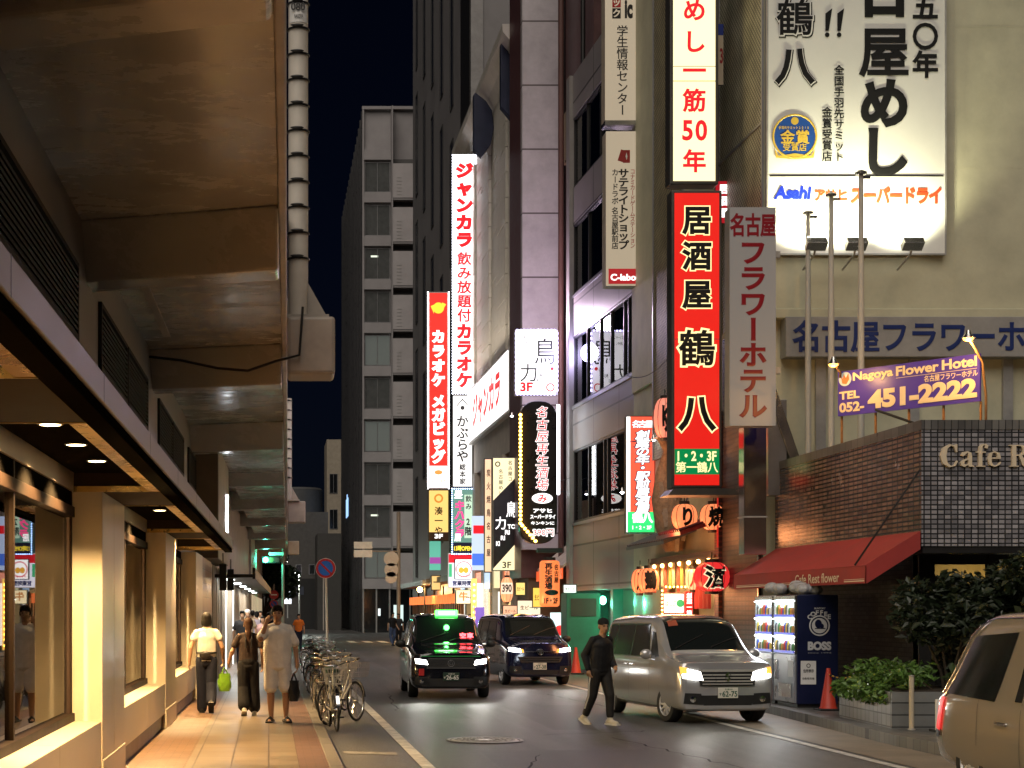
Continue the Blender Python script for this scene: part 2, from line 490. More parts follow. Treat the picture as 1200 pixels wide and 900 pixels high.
# ================================================================== ground
asphalt = pm('asphalt', (0.100, 0.098, 0.096), rough=0.48, var=0.34, scale=0.7, bump=0.8, bscale=85, spec=0.4)
structure('ground', MB().box(-500, 500, -30, 900, -0.5, -0.02), pm('far_ground', (0.04, 0.04, 0.04), rough=.8))
road = MB(); road.add([(-3, -20, 0), (14, -20, 0), (14, 230, 0), (-3, 230, 0)], [(0, 1, 2, 3)])
road.add([(-70, 112, .002), (70, 112, .002), (70, 131, .002), (-70, 131, .002)], [(0, 1, 2, 3)])
n_ = asphalt.node_tree; b_ = n_.nodes['Principled BSDF']; g_ = n_.nodes.new('ShaderNodeNewGeometry')
mp_ = n_.nodes.new('ShaderNodeMapping'); mp_.inputs['Scale'].default_value = (1.5, .10, 1); n_.links.new(g_.outputs['Position'], mp_.inputs[0])
t_ = n_.nodes.new('ShaderNodeTexNoise'); t_.inputs['Scale'].default_value = 1; t_.inputs['Detail'].default_value = 6; t_.inputs['Roughness'].default_value = .6; n_.links.new(mp_.outputs[0], t_.inputs['Vector'])
r_ = n_.nodes.new('ShaderNodeMapRange'); r_.inputs['From Min'].default_value = .35; r_.inputs['From Max'].default_value = .65; r_.inputs['To Min'].default_value = .68; r_.inputs['To Max'].default_value = 1.18; n_.links.new(t_.outputs['Fac'], r_.inputs['Value'])
v_ = n_.nodes.new('ShaderNodeTexVoronoi'); v_.inputs['Scale'].default_value = 75; n_.links.new(g_.outputs['Position'], v_.inputs['Vector'])
r2_ = n_.nodes.new('ShaderNodeMapRange'); r2_.inputs['To Min'].default_value = 1.35; r2_.inputs['To Max'].default_value = .65; n_.links.new(v_.outputs['Distance'], r2_.inputs['Value'])
m1_ = n_.nodes.new('ShaderNodeMath'); m1_.operation = 'MULTIPLY'; n_.links.new(r_.outputs[0], m1_.inputs[0]); n_.links.new(r2_.outputs[0], m1_.inputs[1])
mx_ = n_.nodes.new('ShaderNodeMixRGB'); mx_.blend_type = 'MULTIPLY'; mx_.inputs[0].default_value = 1; n_.links.new(b_.inputs['Base Color'].links[0].from_socket, mx_.inputs[1]); n_.links.new(m1_.outputs[0], mx_.inputs[2]); n_.links.new(mx_.outputs[0], b_.inputs['Base Color'])
ck = MB()
for x_, y_, dx, dy, n__ in ((2.5, 17, .9, 3.2, 14), (5.4, 18.5, -.5, 4.5, 16), (4.0, 23.5, 1.8, .8, 14), (6.4, 30, -.4, 5, 14), (2.3, 29, .3, 6, 16), (5.0, 33, -1.4, 1.2, 10)):
    p_ = [Vector((x_ + dx * i / n__ + random.uniform(-.05, .05), y_ + dy * i / n__ + random.uniform(-.08, .08), .006)) for i in range(n__ + 1)]
    for a_, c_ in zip(p_[:-1], p_[1:]):
        s_ = (c_ - a_).cross(Vector((0, 0, 1))).normalized() * random.uniform(.006, .016); ck.add([a_ - s_, a_ + s_, c_ + s_, c_ - s_], [(0, 1, 2, 3)])
structure('road_cracks', ck, pm('tar_seam', (.02, .02, .02), rough=.7, spec=.1), 'dark sealed cracks in the asphalt')
structure('road', road, asphalt, 'dark asphalt street with a worn damp sheen')
# resurfaced strips with their own tone
patch = MB()
for x0, x1, y0, y1 in ((2.6, 5.2, 15, 21), (4.3, 6.6, 24.5, 31), (1.95, 3.4, 27, 36), (3.6, 6.9, 38, 60)):
    patch.add([(x0, y0, .004), (x1, y0 + .1, .004), (x1 - .05, y1, .004), (x0 + .1, y1 - .15, .004)], [(0, 1, 2, 3)])
structure('road_patches', patch, pm('asphalt_patch', (0.070, 0.069, 0.069), rough=0.5, var=0.3, scale=1.3, bump=0.7, bscale=90))
# painted lines
paint = pm('road_paint', (0.62, 0.60, 0.55), rough=0.6, var=0.30, scale=4, grime=0.25)
ln = MB()
def strip(mb, pts, wd, z):
    for (xa, ya), (xb, yb) in zip(pts[:-1], pts[1:]):
        mb.add([(xa - wd / 2, ya, z), (xa + wd / 2, ya, z), (xb + wd / 2, yb, z), (xb - wd / 2, yb, z)], [(0, 1, 2, 3)])
strip(ln, [(1.86, 6), (1.83, 18), (1.83, 38.5)], 0.15, .008)
strip(ln, [(1.95, 62), (2.3, 74)], 0.15, .008)
strip(ln, [(7.27, 6), (7.24, 20), (7.22, 58)], 0.13, .008)
for k in range(7): ln.add([(4.6 + k * .9, 92, .008), (5.05 + k * .9, 92, .008), (5.05 + k * .9, 97, .008), (4.6 + k * .9, 97, .008)], [(0, 1, 2, 3)])
strip(ln, [(5.2, 100.0), (9.5, 100.3)], 0.3, .012)
structure('road_markings', ln, paint, 'worn white lines along the asphalt')
# thin pale tyre scuffs and the left stop mark
sc = MB(); sc.add([(.95, 20.4, .007), (1.6, 20.2, .007), (1.62, 20.55, .007), (.95, 20.75, .007)], [(0, 1, 2, 3)])
structure('faded_marking', sc, pm('faded_paint', (0.2, 0.19, 0.18), rough=.7, var=.5, scale=9))
gut = MB(); gut.add([(7.42, 6, .006), (9.6, 6, .006), (8.30, 20, .006), (8.36, 21.5, .006), (8.78, 28.3, .006), (8.9, 34, .006), (9.3, 60, .006), (7.6, 60, .006), (7.40, 34, .006)],
                        [(0, 1, 2, 3), (0, 3, 4, 5, 8), (8, 5, 6, 7)])
structure('gutter', gut, pm('lamplit_gutter', (0.20, 0.165, 0.125), rough=.6, var=.3, scale=1.6, bump=.3, bscale=40), 'concrete gutter strip beside the right kerb, lamplight put into its pale colour')  # pale warm tone carries street lamp light in the concrete colour
# left pavement: cream slabs between two bands of brick
def FX(Y): return -1.785 + 0.0118 * Y
pv = MB(); pv.add([(-1.9, 4, .08), (-.93, 4, .08), (-.93, 118, .08), (-1.0, 118, .08)], [(0, 1, 2, 3)])
pv.add([(-6, 4, .076), (-.2, 4, .076), (-.2, 118, .076), (-6, 118, .076)], [(0, 1, 2, 3)])
structure('brick_paving', pv, tiled('brick_paver', (.15, .082, .045), (.19, .11, .062), (.06, .042, .025), .21, .105, 'xy', .006, rough=.42, offset=.5, bump=.25))
pv = MB(); pv.add([(-.926, 4, .080), (.336, 4, .080), (.336, 118, .080), (-.926, 118, .080)], [(0, 1, 2, 3)])
structure('pavement', pv, tiled('cream_slab', (.19, .145, .10), (.165, .125, .086), (.07, .05, .035), .42, .6, 'xy', .010, rough=.36, offset=0, bump=.25, stain=.3), 'cream slab pavement in front of the shop windows')
pv = MB(); pv.add([(.34, 4, .080), (.67, 4, .080), (.67, 118, .080), (.34, 118, .080)], [(0, 1, 2, 3)])
structure('kerb_band_paving', pv, tiled('red_paver', (.12, .066, .050), (.145, .085, .064), (.065, .04, .03), .21, .105, 'xy', .006, rough=.45, offset=.5, bump=.25))
kb = MB(); n = 0
y = 4.0
while y < 118:
    kb.box(.67, .83, y, y + .994, -.05, .085); y += 1.0
structure('kerb', kb, pm('kerb_stone', (.12, .105, .09), rough=.6, var=.25, scale=3), bevel=.012)
# right raised plinth with tiled riser
pl = MB(); P = [(8.42, 19.6), (8.32, 21.5), (8.75, 28.3), (8.92, 33), (9.25, 58), (13, 58), (13, 19.6)]
pl.prism(P, -.02, .15, plane='xy')
structure('raised_pavement', pl, tiled('plinth_tile', (.10, .10, .095), (.15, .145, .135), (.03, .03, .03), .2, .2, 'xy', .006, rough=.5, offset=0))
# manhole
mh = thing('manhole_cover', 'round pale steel manhole cover in the middle of the road', 'manhole', (3.0, 22.5, 0))
c = MB(); c.lathe([(0.0, .004), (.47, .004), (.47, .010), (.45, .016), (0, .016)], n=40); c.build('cover', pm('worn_steel_cover', (.62, .60, .57), rough=.42, metal=.2, var=.2, scale=6, bump=.4, bscale=25), mh, smooth=30)
c = MB()
for rr in (.12, .22, .32, .41): c.torus((0, 0, .016), rr, .012, 'z', 32, 5, sy=.5)
for q in range(16):
    a = q * PI / 8; c.obox((math.cos(a) * .27, math.sin(a) * .27, .017), (.26, .018, .008), (0, 0, a))
c.build('relief', pm('worn_steel_dark', (.30, .29, .27), rough=.5, metal=.2, var=.3, scale=8), mh, smooth=60)
c = MB(); c.torus((0, 0, .010), .51, .025, 'z', 40, 6, sy=.3); c.build('rim', M_GALV, mh, smooth=60)

# ================================================================== shop under the viaduct
ROT = -0.0118
SHOP = (-1.785, 0, 0)
shop = thing('shop_building', 'cream stone shop front with tall windows and a downlit canopy along the left pavement', 'building', SHOP, ROT)
cols = [(8.0, 9.9), (15.6, 17.7), (23.7, 25.8), (31.5, 33.9)]
bays = [(9.9, 15.6), (17.7, 23.7), (25.8, 31.5)]
for y0, y1 in cols:
    c = MB(); ym = (y0 + y1) / 2
    c.box(-.9, 0, y0, ym - .006, .08, 2.95); c.box(-.9, 0, ym + .006, y1, .08, 2.95); c.box(-.88, -.012, y0 + .01, y1 - .01, .08, 2.95)
    col_o = c.build('column', M_STONE, shop, bevel=.006)
    c = MB(); c.box(-.9, .012, y0 - .012, y1 + .012, .08, .36); c.build('column_base', M_STONE, col_o, bevel=.004)
M_INT = pm('interior_wall', (.66, .47, .25), rough=.7, var=.08)
for i, (y0, y1) in enumerate(bays):
    c = MB(); n_ = 2; st = (y1 - y0) / n_
    for k in range(n_): c.box(-.55, -.008, y0 + k * st + .005, y0 + (k + 1) * st - .005, .30, .74)
    s_ = c.build('window_ledge', M_STONE, shop, bevel=.005)
    c = MB(); c.box(-.55, -.06, y0, y1, .08, .30); c.build('ledge_base', pm('dark_plinth', (.10, .07, .045), rough=.4), s_)
    wn = MB(); mull = [y0 + .035, (y0 * .58 + y1 * .42) if i == 0 else (y0 + y1) / 2]
    for my in mull: wn.box(-.37, -.29, my - .03, my + .03, .74, 2.95)
    wn.box(-.37, -.29, y1 - .06, y1, .74, 2.95)
    wn.box(-.38, -.265, y0, y1, .74, .82); wn.box(-.38, -.265, y0, y1, 2.70, 2.80)
    fr = wn.build('window_frame', M_BRONZE, shop, bevel=.004)
    g = MB(); g.box(-.335, -.325, y0 + .03, y1 - .1, .80, 2.72); g.build('window_pane', M_GLASS, fr)
    c = MB(); c.box(-.55, -.30, y0, y1, 2.80, 2.95); c.build('window_header', M_MATTE, shop)
    # room behind: warm wall, dark dado and floor, its own ceiling lamps
    c = MB(); c.box(-3.1, -3.0, y0 - 1.0, y1 + 1.0, .0, 3.2); c.box(-3.0, -.9, y0 - 1.1, y0 - 1.0, 0, 3.2); c.box(-3.0, -.41, y1 - .05, y1 + .05, .3, 3.1)
    c.build('interior_wall', M_INT, shop)
    c = MB(); c.box(-3.0, -.56, y0 - 1, y1 - .06, .30, .34); c.build('interior_floor', pm('interior_floor_wood', (.06, .035, .02), rough=.3), shop)
    c = MB(); c.box(-3.0, -.56, y0 - 1, y1 - .06, 3.1, 3.16); c.build('interior_ceiling', M_SOFFIT, shop)
    c = MB(); c.box(-2.0, -1.92, y0 + 1.0, y1 - .4, .34, 1.02); c.build('interior_partition', pm('dark_partition', (.05, .03, .018), rough=.35), shop)
    lamp('interior_light', 'POINT', (-1.1, y1 - 1.5, 2.0), 220, (1, .66, .30), shop, .15)
    lamp('interior_light', 'POINT', (-1.6, y0 + 1.5, 2.0), 120, (1, .66, .30), shop, .15)
    for k in range(3):
        yy = y0 + .9 + k * (y1 - y0 - 1.6) / 2
        c = MB(); c.lathe([(.0, 3.085), (.07, 3.085), (.08, 3.10)], (-1.5, yy, 0), 14); c.build('ceiling_lamp', E_WARM, shop)
        lamp('interior_light', 'SPOT', (-1.5, yy, 3.06), 750, (1, .70, .36), shop, .06, (0, math.radians(12), 0), 140, .6)
# wall between shop and slab, with louvred vents
c = MB(); c.box(-.6, -.275, 3, 36, 2.95, 5.72); c.build('upper_wall', pm('upper_panel', (.23, .20, .165), rough=.5, var=.2, scale=1.2), shop)
for (y0, y1) in ((5.2, 10.4), (10.5, 15.7), (17.6, 20.5), (20.6, 23.5), (25.6, 28.6), (28.7, 31.6), (33.2, 35.8)):
    c = MB()
    c.box(-.275, -.235, y0, y0 + .06, 4.42, 5.14); c.box(-.275, -.235, y1 - .06, y1, 4.42, 5.14)
    c.box(-.275, -.235, y0, y1, 4.40, 4.45); c.box(-.275, -.235, y0, y1, 5.11, 5.16)
    k = 4.47
    while k < 5.1:
        c.obox((-.258, (y0 + y1) / 2, k), (.05, y1 - y0 - .12, .018), (0, math.radians(35), 0)); k += .058
    c.box(-.2745, -.2735, y0, y1, 4.42, 5.14)
    c.build('louvre', pm('louvre_slat', (.045, .038, .032), rough=.7, spec=.1), shop)
# canopy: edge beam, soffit, brass lined black recesses, downlights
c = MB(); c.box(.55, .752, 3, 30.6, 2.97, 3.135)
yy = 3.0
c.build('canopy_fascia', M_FASCIA, shop, bevel=.008)
c = MB()
for k in range(10): c.box(.7522, .7535, 3 + k * 3.06 - .006, 3 + k * 3.06 + .006, 2.97, 3.135)
c.build('fascia_joint', M_BLACK, shop)
c = MB(); c.box(.60, .735, 3, 30.55, 2.90, 2.968); c.build('canopy_lip', M_MATTE, shop, bevel=.005)
c = MB(); c.box(-.30, .55, 3, 30.6, 3.13, 3.17); c.box(-.29, .60, 3, 3.1, 2.95, 3.13)
c.build('canopy_deck', M_MATTE, shop)
for (y0, y1) in ((8.0, 9.9), (15.6, 17.7), (23.7, 25.8), (30.2, 30.6)):
    c = MB(); c.box(-.28, .598, y0, y1, 2.951, 3.128); b_ = c.build('canopy_crossbeam', M_SOFFIT, shop)
    c = MB(); c.box(-.28, .598, y0 - .02, y0 - .001, 2.945, 3.0); c.box(-.28, .598, y1 + .001, y1 + .02, 2.945, 3.0); c.build('brass_edge', M_BRASS, b_)
for (y0, y1), lights in zip(((4, 7.97), (9.93, 15.57), (17.73, 23.67), (25.83, 30.17)), ((5, 6.2, 7.4), (11.5, 12.9, 14.3), (18.7, 20.0, 21.3), (26.0, 27.4, 28.8))):
    c = MB(); c.box(.44, .598, y0, y1, 2.949, 3.128); c.build('brass_band', M_BRASS, shop)
    for ly in lights:
        c = MB(); c.lathe([(.0, 3.119), (.075, 3.119), (.075, 3.128)], (.10, ly, 0), 18); d_ = c.build('downlight', E_WARM, shop)
        c = MB(); c.torus((.10, ly, 3.124), .086, .007, 'z', 20, 6); c.build('trim_ring', M_STEEL, d_)
        lamp('downlight_beam', 'SPOT', (.10, ly, 3.10), 320, (1, .64, .28), shop, .05, (0, math.radians(8), 0), 126, .45)
# plain tiled stretch and glazed bays further along, under a second canopy
c = MB(); c.box(-.6, -.02, 33.9, 38.2, .08, 2.95); c.build('tiled_wall', tiled('brown_wall_tile', (.36, .21, .09), (.30, .17, .075), (.10, .06, .03), .6, .3, 'yz', .006, rough=.3), shop)

# neighbours along the viaduct
far = thing('viaduct_shop', 'pale ribbed shop front with a black canopy beyond the cream shop', 'building', (SHOP[0] + .0118 * 38.2, 38.2, 0), ROT)
c = MB(); k = 0.0
while k < 40:
    c.box(-.4, -.02 + (.03 if int(k / .5) % 2 else 0), k, k + .49, .08, 2.9); k += .5
c.build('ribbed_wall', pm('ribbed_panel', (.46, .41, .34), rough=.45, var=.1), far)
c = MB(); c.box(-.5, -.1, 0, 70, 2.9, 5.6); c.build('upper_wall', M_CONC2, far)
c = MB(); c.box(-.1, .95, 1.4, 38, 2.62, 2.70); c.box(.92, .99, 1.4, 38, 2.58, 2.86); c.build('canopy', M_BLACK, far, bevel=.01)
for k in (3, 9, 15, 21, 27, 33):
    c = MB(); c.box(.2, .4, k, k + 1.0, 2.60, 2.622); c.build('canopy_lamp', em('cool_canopy_lamp', (.9, 1, .95), 3.0), far)
c = MB(); c.box(-.03, .0, 4.0, 8.0, .1, 2.4); c.build('glass_door', M_DARKWIN, far)
c = MB(); c.box(-.02, .02, 8.3, 8.42, .1, 2.5); c.box(-.02, .02, 14.3, 14.42, .1, 2.5); c.build('light_strip', em('cool_tube2', (.95, 1, 1), 2.5), far)
lamp('shop_spill', 'AREA', (.5, 10, 2.5), 60, (1, .95, .85), far, 1, (0, 0, 0), shape=(.6, 8))
lamp('shop_spill', 'AREA', (.5, 26, 2.5), 60, (1, .9, .75), far, 1, (0, 0, 0), shape=(.6, 10))
far2 = thing('arcade_building', 'plain dim wall of far shops at the end of the viaduct pavement', 'building', (SHOP[0] + .0118 * 78.4, 78.4, 0), ROT)
c = MB(); c.box(-.5, 0, 0, 34, .08, 5.6); c.build('wall', M_CONC2, far2)
c = MB()
for k in range(8): c.box(-.01, .03, 1 + k * 4, 3.6 + k * 4, .5, 2.6)
c.build('shop_window', em('far_shop_window', (1.0, .8, .5), .35), far2)
pr = thing('viaduct_pier', 'brown concrete pier standing above the shop canopy', 'pier', (SHOP[0] + .0118 * 36, 36, 0), ROT)
c = MB(); c.box(-.3, .25, 0, 6, 2.96, 5.69); c.build('shaft', M_CONC2, pr, bevel=.02)
c = MB(); c.box(-.28, .23, -.012, -.001, 2.98, 5.65); c.build('front_panel', pm('pier_brown', (.14, .095, .06), rough=.5), pr)
ts = thing('tube_sign', 'slim white light box projecting from the pier above the canopy', 'sign', (PX(266, 40.2), 40.0, 0), ROT)
c = MB(); c.box(-.16, .02, 0, .12, PZ(626, 40), PZ(578, 40)); c.build('cabinet', M_GALV, ts, bevel=.008)
c = MB(); c.box(-.02, .035, -.012, .132, PZ(624, 40), PZ(580, 40)); c.build('light_face', E_TUBE, ts)
for (u0, u1, v0, v1, Yk, lb) in ((257, 265.5, 661, 692, 37.0, 'nearer black hanging sign panel under the dark canopy edge'), (266.5, 274, 667, 692, 41.0, 'farther small black hanging sign panel under the dark canopy')):
    bs = thing('hanging_sign', lb, 'sign', (PX((u0 + u1) / 2, Yk), Yk, PZ(v1, Yk)), 0, 'black panels hanging below the canopy')
    wd = (u1 - u0) / FPX * Yk; ht = (v1 - v0) / FPX * Yk
    c = MB(); c.box(-wd / 2, wd / 2, -.05, .05, 0, ht); c.build('panel', M_BLACK, bs, bevel=.01)
    c = MB(); c.box(-.02, .02, -.02, .02, ht, ht + .25); c.build('hanger', M_STEEL, bs)

# ================================================================== railway viaduct
via = thing('railway_viaduct', 'brown concrete railway viaduct with heavy crossbeams overhead on the left', 'viaduct', SHOP, ROT)
c = MB()
segs = [(-10, 10.6, 0), (10.62, 24.2, .0), (24.22, 43.5, .0), (43.52, 63.8, 0), (63.82, 120, 0)]
for y0, y1, dz in segs: c.box(-9, 1.69, y0, y1, 5.70, 6.5)
c.build('deck_slab', M_CONC, via)
c = MB()
k = -10.0
while k < 120:
    c.box(1.695, 1.77, k, k + 19.99, 5.62, 7.6); k += 20
c.build('edge_girder', pm('edge_concrete', (.55, .50, .47), rough=.6, var=.2, scale=2), via, bevel=.015)
beams = [1.5, 8.9, 16.15, 24.2, 33.9, 43.6, 53.5, 63.8, 75.5, 87.5, 99.6, 111]
def skewbeam(y, x0, x1, z0, z1, wdt, skew=.30):
    mb = MB(); f = lambda x: y - skew * (x + .25)
    vs = []
    for z in (z0, z1): vs += [(x0, f(x0) + (.42 if z == z0 else 0), z), (x1, f(x1) + (.42 if z == z0 else 0), z), (x1, f(x1) + wdt, z), (x0, f(x0) + wdt, z)]
    return mb.add(vs, [(0, 3, 2, 1), (4, 5, 6, 7), (0, 1, 5, 4), (1, 2, 6, 5), (2, 3, 7, 6), (3, 0, 4, 7)])
for y in beams:
    big = y in (24.2, 63.8, 99.6)
    skewbeam(y, -9, 1.692, 5.16, 5.698, .95).build('crossbeam', M_CONC, via, bevel=.03)
# smooth haunches between beams (slightly lower plates)
c = MB()
for y0, y1, z in ((34.8, 43.0, 5.45), (44.5, 53.0, 5.45), (54.5, 63, 5.4), (64.8, 75, 5.4)):
    c.box(.2, 1.688, y0, y1, z, 5.698)
c.build('haunch', M_CONC, via, bevel=.03)
for y in (24.2, 63.8, 99.6):
    c = MB(); f = y - .30 * 2.0
    c.box(1.775, 2.47, f - .05, f + .75, 5.24, 6.08)
    c.build('bracket', pm('bracket_concrete', (.40, .34, .29), rough=.5, var=.15), via, bevel=.05)
c = MB(); y = 24.2
pts = [(-.55 + .0, y - .05, 5.62), (.2, y - .26, 5.50), (.75, y - .42, 5.36), (1.2, y - .55, 5.30), (1.6, y - .66, 5.42), (1.95, y - .74, 5.5), (2.0, y - .72, 6.2)]
c.tube(pts, .02, 6); c.build('drain_hose', M_BLACK, via, smooth=60)
c = MB(); c.box(.02, .12, 16.3, 23, 5.685, 5.698); c.build('scuffed_strip', M_CONC2, via)
def catenary(x, y, lb, r, top, number=None):
    t = thing('catenary_pole', lb, 'pole', (x, y, 6.08), 0, 'catenary poles on the viaduct brackets')
    c = MB(); c.tube([(0, 0, 0), (0, 0, top)], r, 24); c.build('pole', pm('pole_paint', (.62, .57, .50), rough=.5, var=.12, scale=1.5), t, smooth=40)
    c = MB(); k = .9
    while k < top:
        c.torus((0, 0, k), r + .012, .016, 'z', 20, 6); c.ball((-.02, -r - .03, k + .02), (.10, .03, .022)); k += .375
    c.build('clamp', M_BLACK, t, smooth=60)
    c = MB(); c.box(-r - .12, r + .3, -r - .1, r + .1, 0, .05)
    for s in (1,): c.prism([(r, .05), (r + .28, .05), (r, .55)], -.02, .02)
    c.prism([(-r, .05), (-r - .1, .05), (-r, .35)], -.02, .02)
    c.build('base_plate', M_CONC2, t)
    if number:
        zt = PZ(17, y) - 6.08
        c = MB(); c.grid(lambda a, b: (math.sin((a - .5) * 2.0) * (r + .006), -math.cos((a - .5) * 2.0) * (r + .006), zt - .16 + b * .34), 12, 1)
        pt = c.build('number_plate', M_WHITE, t)
        tx = Text(); tx.fit(number, -.11, .10, zt - .0, zt + .12, .03); tx.fit('NAGOYA', -.06, .07, zt - .11, zt - .05, .02)
        tx.build('lettering', M_BLACK, pt, (0, -r - .018, 0))
    return t
catenary(PX(349.5, 23.9), 23.9, 'tall banded pole with number plate on the nearest viaduct bracket', .145, 9.5, '080')
catenary(PX(338, 63.2), 63.2, 'plain slim pole on the second viaduct bracket', .13, 4.0)
# ================================================================== right side: cafe, hotel wall, izakaya building, grey office
M_TILE_L = tiled('slate_tile_reflect_red', (.15, .085, .060), (.27, .165, .115), (.010, .008, .007), .22, .075, 'yz', .014, rough=.22, offset=0, bump=.8, spec=.8, tilt=.04, stain=.3)  # red of sign reflections is put into this side's tile colour
M_TILE_F = tiled('slate_tile_lamplit', (.17, .165, .185), (.42, .40, .43), (.03, .03, .032), .105, .075, 'xz', .011, rough=.25, offset=0, bump=.7, spec=.8, tilt=.04, stain=.3)  # paler copy of the tile: lamplight on the front put into its colour
M_PLASTER = pm('aged_plaster', (.52, .50, .36), rough=.75, var=.16, scale=.7, bump=.55, bscale=2.2, grime=.08)
M_ALU = pm('aluminium_frame', (.30, .30, .31), rough=.35, metal=.7, var=.1)
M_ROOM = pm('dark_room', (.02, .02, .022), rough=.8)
M_BEIGE = pm('beige_letter', (.76, .63, .46), rough=.5, var=.05)

cafe = thing('cafe_building', 'single storey cafe in dark glazed tile with red awning on the right corner', 'cafe', (10.15, 25.2, 0))
c = MB(); c.box(0, .25, .012, 7.3, 2.81, 4.62); c.build('side_wall', M_TILE_L, cafe)
c = MB(); c.box(-.004, 9, 0, .010, 2.81, 4.62); c.build('front_wall', M_TILE_F, cafe)
c = MB(); c.box(-.015, 9, -.015, .26, 4.62, 4.77); c.box(-.015, .26, .26, 7.3, 4.62, 4.77)
c.build('parapet_cap', tiled('cap_tile', (.10, .095, .095), (.20, .19, .18), (.03, .03, .03), .105, .3, 'xy', .007, rough=.3, offset=0), cafe)
c = MB(); c.box(.26, 9, .26, 7.3, 4.0, 4.1); c.build('roof', pm('roof_membrane', (.12, .12, .11)), cafe)
c = MB(); c.box(.02, 9, .02, 7.3, 2.70, 2.805); c.build('soffit', M_BLACK, cafe)
c = MB(); c.box(.3, .5, .9, 7.3, .15, 2.7); c.build('lower_side_wall', tiled('lower_tile', (.03, .028, .028), (.05, .047, .045), (.015, .015, .015), .21, .075, 'yz', .006, rough=.75, spec=.1), cafe)
c = MB(); c.box(.3, .55, .85, 1.1, .15, 2.7); c.box(1.45, 1.58, .9, 1.05, .15, 2.7); c.box(2.15, 2.3, .9, 1.05, .15, 2.7); c.box(.5, 9, .95, 1.02, 2.55, 2.7); c.box(.5, 2.2, .95, 1.02, 1.62, 1.68)
fr = c.build('window_frame', M_BLACK, cafe)
c = MB(); c.box(.5, 9, .98, .99, .3, 2.6); c.build('window_pane', M_GLASS, fr)
c = MB(); c.box(.5, 9, 4.2, 4.3, .15, 2.7); c.build('interior_wall', pm('cafe_interior_wall', (.40, .27, .10), rough=.6, var=.2, scale=1.2), cafe)
c = MB(); c.box(.5, 9, 1.1, 4.2, .15, .17); c.build('interior_floor', M_SOFFIT, cafe)
c = MB(); c.box(.55, 1.4, 2.2, 2.26, 1.45, 2.4); c.box(1.6, 2.1, 2.0, 2.06, .9, 2.25); c.build('paper_screen', pm('paper_screen', (.35, .29, .2), rough=.7), cafe)
c = MB(); c.box(.5, 9, 2.6, 2.9, .16, 1.3); c.build('counter', M_SOFFIT, cafe)
c = MB()
for k in range(6): c.lathe([(.0, 0), (.05, .02), (.035, .10), (.0, .12)], (2.7 + .75 * k, 2.2, 2.02), 10); c.tube([(2.7 + .75 * k, 2.2, 2.12), (2.7 + .75 * k, 2.2, 2.7)], .006, 5)
c.build('pendant_lamp', M_BLACK, cafe)
for k in range(3): lamp('cafe_interior_light', 'POINT', (2.5 + k * 1.6, 3.2, 2.3), 14, (1, .72, .34), cafe, .08)
c = MB(); c.box(2.35, 3.0, 1.6, 1.64, 2.22, 2.56); c.build('menu_board', em('green_menu_board', (.25, .75, .5), .45), cafe)
c = MB(); c.box(2.3, 2.9, 2.3, 2.34, 1.62, 1.70); c.build('counter_light', em('counter_strip', (.9, 1, .9), 2.0), cafe)
# awning: sloped canvas, valance and side cheeks
M_AWN = pm('red_canvas', (.34, .035, .030), rough=.75, var=.15, scale=2, bump=.2, bscale=6)
c = MB(); y0, y1 = -.02, 7.1
c.add([(-.03, y0, 3.03), (-.03, y1, 3.03), (-.88, y1, 2.50), (-.88, y0, 2.50)], [(0, 1, 2, 3)])
c.add([(-.88, y0, 2.50), (-.88, y1, 2.50), (-.885, y1, 2.23), (-.885, y0, 2.23)], [(0, 1, 2, 3)])
c.add([(-.03, y0, 3.03), (-.88, y0, 2.50), (-.885, y0, 2.23), (-.86, y0, 2.23), (-.03, y0, 2.76)], [(0, 1, 2, 3, 4)])
c.add([(-.03, y1, 3.03), (-.88, y1, 2.50), (-.885, y1, 2.23), (-.86, y1, 2.23), (-.03, y1, 2.76)], [(0, 1, 2, 3, 4)])
aw = c.build('awning', M_AWN, cafe); s_ = aw.modifiers.new('s', 'SOLIDIFY'); s_.thickness = .012
tx = Text(); tx.fit('Cafe Rest flower', 1.15, 3.35, 0, .16, .012, slant=0)
o = tx.build('lettering', M_BEIGE, aw); o.rotation_euler = (0, 0, -PI / 2); o.location = (-.90, 4.45, 2.27)
c = MB()
for a, b in ((.02, .9), (3.4, 6.9)): c.box(-.893, -.888, a, b, 2.262, 2.28); c.box(-.893, -.888, a, b, 2.295, 2.303)
c.build('pale_stripe', M_BEIGE, aw)
c = MB()
for k in (0.03, 3.5, 7.05): c.tube([(-.03, k, 2.78), (-.84, k, 2.44)], .014, 6); c.tube([(-.03, k, 2.99), (-.86, k, 2.47)], .012, 6)
c.build('awning_arm', M_BLACK, aw)
c = MB(); c.tube([(-.02, .02, 4.0), (-.9, .4, 2.52)], .016, 6); c.build('awning_stay', M_BLACK, cafe)
